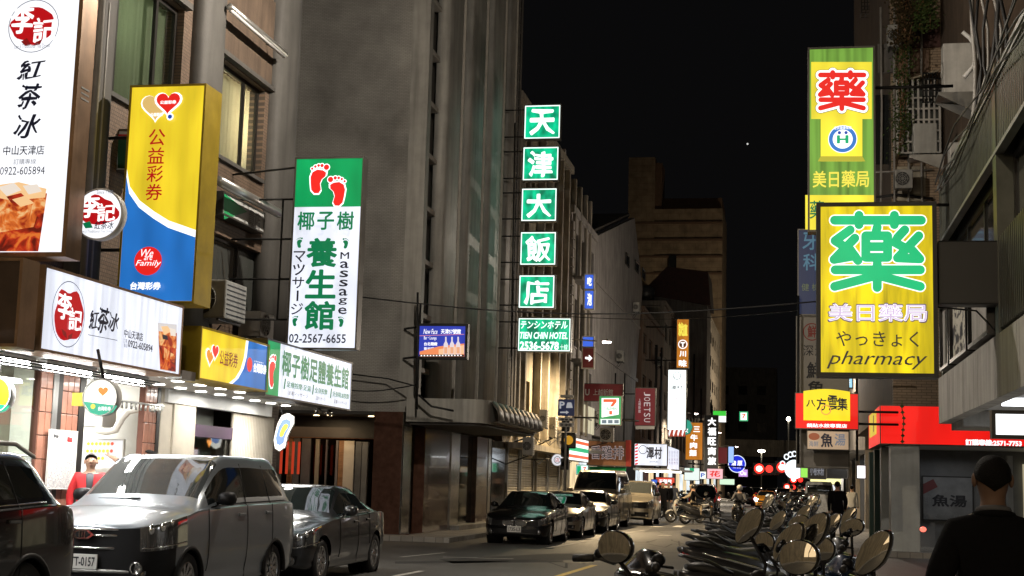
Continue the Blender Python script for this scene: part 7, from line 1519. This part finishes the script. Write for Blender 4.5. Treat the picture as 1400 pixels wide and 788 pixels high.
BASEJ = dict(pelvis=(0, 0, .93), spine=(0, 0, 1.12), chest=(0, 0, 1.31), neckb=(0, .01, 1.47), neck=(0, 0, 1.53), headb=(0, -.005, 1.585), headm=(0, -.01, 1.65), headt=(0, .0, 1.70),
  shL=(.175, 0, 1.42), elL=(.225, .02, 1.15), wrL=(.235, -.04, .9), haL=(.235, -.06, .83), shR=(-.175, 0, 1.42), elR=(-.225, .02, 1.15), wrR=(-.235, -.04, .9), haR=(-.235, -.06, .83),
  hiL=(.09, 0, .88), knL=(.1, -.02, .5), anL=(.1, .02, .1), toL=(.11, -.13, .045), hiR=(-.09, 0, .88), knR=(-.1, -.02, .5), anR=(-.1, .02, .1), toR=(-.11, -.13, .045))
RADJ = dict(pelvis=(.155, .12), spine=(.14, .11), chest=(.175, .12), neckb=(.085, .075), neck=(.047, .05), headb=(.066, .072), headm=(.08, .095), headt=(.045, .05), sh=(.075, .07), el=(.052, .05), wr=(.033, .03), ha=(.036, .022), hi=(.1, .1), kn=(.066, .066), an=(.042, .045), to=(.042, .035))
BONES = [('pelvis', 'spine', 't'), ('spine', 'chest', 't'), ('chest', 'neckb', 't'), ('neckb', 'neck', 's'), ('neck', 'headb', 's'), ('headb', 'headm', 's'), ('headm', 'headt', 's')]+[b for S_ in 'LR' for b in (('chest', 'sh'+S_, 't'), ('sh'+S_, 'el'+S_, 't'), ('el'+S_, 'wr'+S_, 't'), ('wr'+S_, 'ha'+S_, 's'), ('pelvis', 'hi'+S_, 'l'), ('hi'+S_, 'kn'+S_, 'l'), ('kn'+S_, 'an'+S_, 'l'), ('an'+S_, 'to'+S_, 'f'))]
def person(label, loc, rz, top, legs, pose={}, hair='hair_black', sc=1.0, fat=1.0, fingers=False, group=None, face=False, bulk=1.0, cap=False, skin='skin'):
    T_ = thing('person', label, 'person', loc, group, rz=rz, world=False); T_.scale = (sc,)*3
    J = {k: Vector(pose.get(k, v)) for k, v in BASEJ.items()}; names = list(J); vs = [J[k] for k in names]; es = [(names.index(a), names.index(b)) for a, b, _ in BONES]
    rad = [RADJ.get(k, RADJ.get(k[:2])) for k in names]
    for i, k in enumerate(names):
        if k[:2] in ('ch', 'sp', 'pe', 'sh', 'el') and k != 'headm': rad[i] = (rad[i][0]*bulk, rad[i][1]*bulk)
    if fingers:
        for S_, sg in (('L', 1), ('R', -1)):
            w_, h_ = J['wr'+S_], J['ha'+S_]; d = (h_-w_).normalized(); n_ = V(1, 0, 0) if abs(d.x) < .7 else V(0, 1, 0); n_ = (n_-d*n_.dot(d)).normalized(); cu = d.cross(n_)*.5
            for k, ln in enumerate((.075, .085, .08, .062)):
                b0 = h_+d*.02+n_*(-.027+.018*k); ext = 1 if (k == 0 and S_ == 'R') else .45
                i0 = len(vs); vs += [b0, b0+d*ln*.5*max(ext, .6)+cu*(0 if ext == 1 else .03), b0+d*ln*ext+cu*(0 if ext == 1 else .09)]; rad += [(.011, .011), (.0095, .0095), (.008, .008)]; es += [(names.index('ha'+S_), i0), (i0, i0+1), (i0+1, i0+2)]
            i0 = len(vs); vs += [w_+d*.04-n_*.035, w_+d*.08-n_*.055]; rad += [(.012, .012), (.009, .009)]; es += [(names.index('wr'+S_), i0), (i0, i0+1)]
    me = bpy.data.meshes.new('body'); me.from_pydata([tuple(v) for v in vs], es, []); o = bpy.data.objects.new('tmp', me); C.objects.link(o)
    sk = o.modifiers.new('s', 'SKIN'); sk.use_smooth_shade = True
    for i, r in enumerate(rad): me.skin_vertices[0].data[i].radius = (r[0]*1.12, r[1]*1.12)
    me.skin_vertices[0].data[0].use_root = True
    su = o.modifiers.new('u', 'SUBSURF'); su.levels = 2; su.render_levels = 2
    dg = bpy.context.evaluated_depsgraph_get(); ev = o.evaluated_get(dg); nm = bpy.data.meshes.new_from_object(ev); bpy.data.objects.remove(o)
    for m_ in (top, skin, legs, 'shoe'): nm.materials.append(M[m_])
    segs = [(J[a], J[b], {'t': 0, 's': 1, 'l': 2, 'f': 3}[c]) for a, b, c in BONES]
    for p in nm.polygons:
        c = p.center; best = (9, 0)
        for a, b, k in segs:
            d = b-a; t_ = max(0, min(1, (c-a).dot(d)/d.length_squared)); ds = (c-a-d*t_).length
            if ds < best[0]: best = (ds, k)
        k = best[1]
        if fingers and k != 1 and min((c-J['haL']).length, (c-J['haR']).length) < .13: k = 1
        if c.z > J['neckb'].z+.03 and (c-J['neck']).length < .25: k = 1
        elif k == 2 and abs(c.z-J['pelvis'].z) < .06 and 'seat' not in label: k = 0
        p.material_index = k; p.use_smooth = True
    b_ = bpy.data.objects.new('body', nm); C.objects.link(b_); b_.parent = T_
    hm = J['headm']; hd = MB()
    if cap: hd.ball(hm+V(0, .01, .03), (.115, .13, .115), 18, 12)
    else:
        n, m_ = 20, 10
        vs = []; 
        for i in range(m_+1):
            th = .0+i/m_*2.5
            for k in range(n):
                ph = 2*PI*k/n; fr = -math.sin(ph)          # front = -y
                lim = min(th, (2.5-.75*abs(math.cos(ph))) if fr < -.1 else 1.45 if fr < .3 else (.95 if fr < .75 else .68)); wv = 1+.03*noise.noise(V(math.cos(ph)*3, math.sin(ph)*3, th*3))
                vs.append(hm+V(.088*math.sin(lim)*math.cos(ph)*wv, .012+.104*math.sin(lim)*math.sin(ph)*wv, .012+.098*math.cos(lim)*wv))
        fs = [(i*n+k, i*n+(k+1) % n, (i+1)*n+(k+1) % n, (i+1)*n+k) for i in range(m_) for k in range(n)]; hd.add(vs, fs, True)
    hd.build('hair' if not cap else 'helmet', hair, T_)
    for s_ in (1, -1): MB().ball(hm+V(.085*s_, .012, -.012), (.014, .024, .034), 10, 8).build('ear', skin, T_)
    if face:
        MB().loft([(hm+V(0, -.098, .015), (.008, 0, 0), (0, .006, 0)), (hm+V(0, -.112, -.012), (.014, 0, 0), (0, .012, 0)), (hm+V(0, -.104, -.03), (.018, 0, 0), (0, .01, 0))], 10).build('nose', skin, T_)
        for s_ in (1, -1):
            MB().ball(hm+V(.032*s_, -.088, .012), (.014, .008, .006), 10, 6).build('eye', 'eye', T_); MB().tube([hm+V(.016*s_, -.097, .032), hm+V(.034*s_, -.096, .036), hm+V(.05*s_, -.085, .03)], .004, 5).build('eyebrow', hair, T_)
        MB().ball(hm+V(0, -.092, -.055), (.026, .008, .006), 12, 6).build('mouth', 'lips', T_)
    return T_
def collar(T_, m, z=1.475, r=.082):
    MB().tube([(r*math.cos(q), .01+r*.95*math.sin(q), z+.012*math.sin(q)) for q in [2*PI*k/20 for k in range(20)]], .016, 8, closed=True).build('collar', m, T_)
# foreground man in black, back to us
p = at_y(1357, 650, 7.15)
bulk = dict(shL=(.175, 0, 1.375), shR=(-.175, 0, 1.375), elL=(.27, .02, 1.14), elR=(-.27, .02, 1.14), wrL=(.27, -.05, .9), wrR=(-.27, -.05, .9))
T_ = person('man in a black coat with short dark hair seen from behind at the right edge', (p.x, 7.15, .0), PI, 'cloth_black', 'cloth_black', bulk, sc=.99, bulk=1.2, fingers=True, face=True, skin='skin_in_shadow')
collar(T_, 'cloth_grey', 1.495, .068); collar(T_, 'cloth_black', 1.472, .088)
# man in the red jacket by the shop
p = at_y(124, 640, 17.6)
T_ = person('elderly man with cropped grey hair in a red jacket standing at the bright shop', (p.x, 17.6, .13), .45, 'cloth_red', 'cloth_grey', dict(elL=(.26, .0, 1.15), elR=(-.26, 0, 1.15)), hair='hair_grey', sc=.935, face=True, bulk=1.12, fingers=True)
MB().loft([((0, -.13, 1.2), (.03, 0, 0), (0, .01, 0)), ((0, -.14, 1.38), (.05, 0, 0), (0, .01, 0)), ((0, -.08, 1.47), (.055, 0, 0), (0, .02, 0))], 10).build('shirt', 'cloth_grey', T_); collar(T_, 'cloth_grey', 1.48, .085)
p = at_y(204, 617, 19.6)
T_ = person('dark haired person behind the silver people carrier pointing at the lottery board', (p.x, 19.6, .13), 2.2, 'cloth_grey', 'cloth_grey', dict(shR=(-.18, -.02, 1.43), elR=(-.3, -.22, 1.48), wrR=(-.42, -.42, 1.62), haR=(-.46, -.49, 1.65)), sc=.99, fingers=True, face=True)
T_.rotation_euler.z = math.radians(-55)
walk = dict(knL=(.1, -.14, .52), anL=(.1, -.2, .14), toL=(.11, -.34, .1), knR=(-.1, .04, .5), anR=(-.1, .2, .12), toR=(-.11, .08, .05), elL=(.24, .08, 1.16), wrL=(.24, .1, .92), haL=(.24, .09, .85), elR=(-.24, -.03, 1.16), wrR=(-.22, -.16, .96), haR=(-.21, -.2, .9))
W_ = lambda u, Y, z=0: (at_y(u, 700, Y).x, Y, z)
person('man in a black coat walking away along the right pavement', W_(1145, 41.2, .12), PI, 'cloth_black', 'cloth_black', walk, bulk=1.08, sc=.97)
MB()
person('person in a white top and jeans on the right pavement beyond the walking man', W_(1165, 58, .12), PI-.4, 'cloth_white', 'cloth_denim', {}, sc=.95, group=None)
person('person in dark jacket standing left of a pair on the right side of the street', W_(1082, 60), PI+.2, 'cloth_black', 'cloth_grey', {}, bulk=1.15, group='pair of people in dark jackets')
person('person in dark jacket standing right of a pair on the right side of the street', W_(1093, 61), PI-.3, 'cloth_black', 'cloth_beige', walk, bulk=1.1, group='pair of people in dark jackets')
for i, (u, Y, rz_, a, b, lb) in enumerate(((906, 66, .3, 'cloth_black', 'cloth_black', 'person in black walking on the left pavement, nearest of the group'), (914, 69, -.6, 'cloth_black', 'cloth_grey', 'person in black behind the first one near the red banner'), (899, 72, 2.9, 'cloth_grey', 'cloth_grey', 'person in grey at the left end of the group by the red banner'), (894, 74, 2.8, 'cloth_black', 'cloth_black', 'person in dark clothes farthest left by the shop wall'), (921, 78, 3.2, 'cloth_grey', 'cloth_black', 'person partly hidden behind the scooter riders'))):
    person(lb, W_(u, Y, .0), rz_, a, b, walk if i % 2 == 0 else {}, group='people walking on the left side')
# riders on scooters
ride = dict(pelvis=(0, 0, .86), spine=(0, -.04, 1.04), chest=(0, -.08, 1.22), neckb=(0, -.09, 1.37), neck=(0, -.1, 1.43), headb=(0, -.11, 1.48), headm=(0, -.12, 1.55), headt=(0, -.11, 1.62), shL=(.175, -.09, 1.33), shR=(-.175, -.09, 1.33), elL=(.24, -.28, 1.14), elR=(-.24, -.28, 1.14), wrL=(.28, -.48, 1.07), wrR=(-.28, -.48, 1.07), haL=(.29, -.54, 1.06), haR=(-.29, -.54, 1.06), hiL=(.1, -.04, .84), hiR=(-.1, -.04, .84), knL=(.14, -.42, .78), knR=(-.14, -.42, .78), anL=(.13, -.38, .4), anR=(-.13, -.38, .4), toL=(.13, -.52, .36), toR=(-.13, -.52, .36))
def rider(u, Y, heading, k, lb1, lb2, top, legs, helmet):
    x, y_, _ = W_(u, Y); a = math.radians(heading); place_scooter(k, (x, y_, 0), a, lb1, 1.02, 'scooters riding in the street')
    person(lb2, (x-.36*math.cos(a), y_-.36*math.sin(a), 0), a+PI/2, top, legs, ride, hair=helmet, cap=True, group='riders on moving scooters')
mat('helmet_beige', (.45, .36, .24), .3, coat=.5); mat('helmet_dark', (.03, .03, .03), .3, coat=.5)
rider(957, 61, 8, 1, 'large grey scooter turning across the street with a rider in beige trousers', 'rider in black jacket and beige trousers on the large grey scooter', 'cloth_black', 'cloth_beige', 'helmet_dark')
rider(938, 63, 190, 3, 'white and red scooter beside the large grey one', 'rider in a beige jacket on the white scooter', 'cloth_beige', 'cloth_black', 'helmet_beige')
rider(1010, 58, -95, 2, 'dark scooter coming towards us in the middle of the street', 'rider in a mottled grey top coming towards us', 'cloth_grey', 'cloth_black', 'cloth_white')

# ---------------------------------------------------------------- the street behind the viewpoint
lit('room_glow', (1, .75, .42), 1.2)
for lb, x0, x1, y0, y1, h, m_ in (('brown tiled building on the left behind the viewpoint', -22, XL, -40, 5.9, 14, 'hotel_wall'), ('grey building on the right behind the viewpoint', 3.6, 16, -40, 7.5, 15, 'far_wall'), ('building closing the street far behind the viewpoint', -30, 30, -75, -65, 22, 'hotel_wall')):
    t = thing('rear_building', lb, 'building', ((x0+x1)/2, (y0+y1)/2, 0)); MB().box(x0, x1, y0, y1, 0, h).build('wall', m_, t)
    for j in range(3):
        for i in range(6):
            hot = (i*5+j*3) % 4 == 0
            if y1 < -60: MB().box(-24+i*8, -20+i*8, y1-.02, y1+.03, 4+j*5, 7+j*5).build('window', lit('room_glow', (1, .75, .42), 1.2) if hot else 'pane_dark', t)
            else: X_ = x1+.02 if x1 < 0 else x0-.02; a = y0+2+i*(y1-y0-4)/6; MB().box(X_-.03, X_+.03, a, a+3, 4+j*3.2, 5.8+j*3.2).build('window', 'room_glow' if hot else 'pane_dark', t)
    if y1 > -60:
        X_ = x1+.02 if x1 < 0 else x0-.02
        for i in range(4):
          for k in range(3): a = y0+5+i*9+k*.95; MB().box(X_-.03, X_+.03, a, a+.75, .8, 2.6).build('shop_window', lit('shop_glow2', (1, .72, .4), 1.0), t)

# ---------------------------------------------------------------- more clutter on the right and on the roofs
rr = random.Random(9)
for i, (u0, v0, u1, v1, Y, lb) in enumerate(((1212, 40, 1232, 70, RY-.05, 'small air conditioner at the top of the brown wall left of the plants'), (1296, 200, 1330, 245, 31.5, 'air conditioner low on the right just above the corrugated band'), (1222, 236, 1246, 262, RY-.05, 'air conditioner under the pale window cage'))):
    a, b = at_y(u0, v1, Y), at_y(u1, v0, Y); ac_unit('air_conditioner', lb, a.x, b.x, Y-.4, Y, a.z, b.z, 'S', ('ac_grey', 'ac_white')[i % 2], None)
t = thing('conduit_run', 'grey conduits and cables fixed along the brown wall above the red sign', 'pipes', at_y(1240, 300, RY))
for k in range(7):
    v = 236+k*30+rr.uniform(-6, 6); MB().tube([at_y(1196, v, RY+.3), at_y(1225, v+rr.uniform(-4, 4), RY+.35), at_y(1275, v+rr.uniform(-5, 8), RY+.38)], .02+.02*(k % 2), 5).build('pipe', ('pipe_grey', 'cable_black')[k % 2], t)
for k in range(4): u = 1204+k*19; MB().tube([at_y(u, 10, RY+.3), at_y(u+rr.uniform(-3, 3), 150, RY+.33), at_y(u, 290, RY+.33), at_y(u, 480, RY+.33)], .03, 6).build('pipe', 'pipe_grey', t)
# conduits and bolts on the near metal wall
t = thing('cable_run', 'sagging black cables strung along the corrugated metal wall', 'cable', (NX, 20, 6))
for k in range(4): MB().tube([(NX-.03, 12+j*1.4, 6.2+k*.12-.16*math.sin(j*1.3+k)) for j in range(9)], .012, 5).build('cable', 'cable_black', t)
# roof tanks, aerials on the left row
for i, (x, y, z, lb) in enumerate(((-12.5, 66, 14.2, 'steel water tank on the pale gabled building'), (-11.5, 100, 13.4, 'steel water tank on the low brown building'), (-11.8, 118, 15.9, 'first steel water tank on the grey finned building'), (-11.5, 146, 18.1, 'steel water tank on the dark stepped building'))):
    t = thing('water_tank', lb, 'water tank', (x, y, z), 'roof water tanks'); MB().lathe([(.5, .001), (.5, .7), (1.9, .7), (2.15, .45), (2.2, .001)], (x, y, z), 'Z', 20).build('tank', 'steel_dull', t)
    for dx in (-.5, .5):
        for dy in (-.5, .5): MB().tube([(x+dx, y+dy, z-.1), (x+dx, y+dy, z+.55)], .04, 5).build('leg', 'black_iron', t)
# air conditioners along the left row
for i in range(14):
    y = 71+i*8.2; z = 4.6+(i*7 % 5)*1.9; ac_unit('air_conditioner', f'air conditioner on the far left row, {ordn[i]} counted from the gabled building', XL+.05, XL+.45, y, y+.85, z, z+.6, 'S', ('ac_white', 'ac_grey')[i % 2], back=XL)
# iron covers and seams in the asphalt
mat('cast_iron', (.03, .03, .032), .45, metal=.5, bump=.6, bscale=50)
for i, (x, y, lb) in enumerate(((-4.1, 28.5, 'round iron manhole cover in the road before the tower entrance'), (-2.9, 34.5, 'round iron manhole cover near the end of the scooter row'), (-3.6, 50, 'round iron manhole cover beside the parked van'))):
    tag(MB().lathe([(.001, .001), (.006, .33), (.001, .36)], (x, y, .0), 'Z', 28).build('manhole_cover', 'cast_iron'), lb, 'manhole cover')
rr = random.Random(31)
for k in range(7):
    x, y = rr.uniform(-5.5, -1.8), rr.uniform(24, 60); pts = [(x+j*.5*rr.uniform(.4, 1)+rr.uniform(-.1, .1), y+j*rr.uniform(-.5, .9), 0) for j in range(7)]
    gline('asphalt_seam', pts, 'asphalt_patch', .05, .0025)
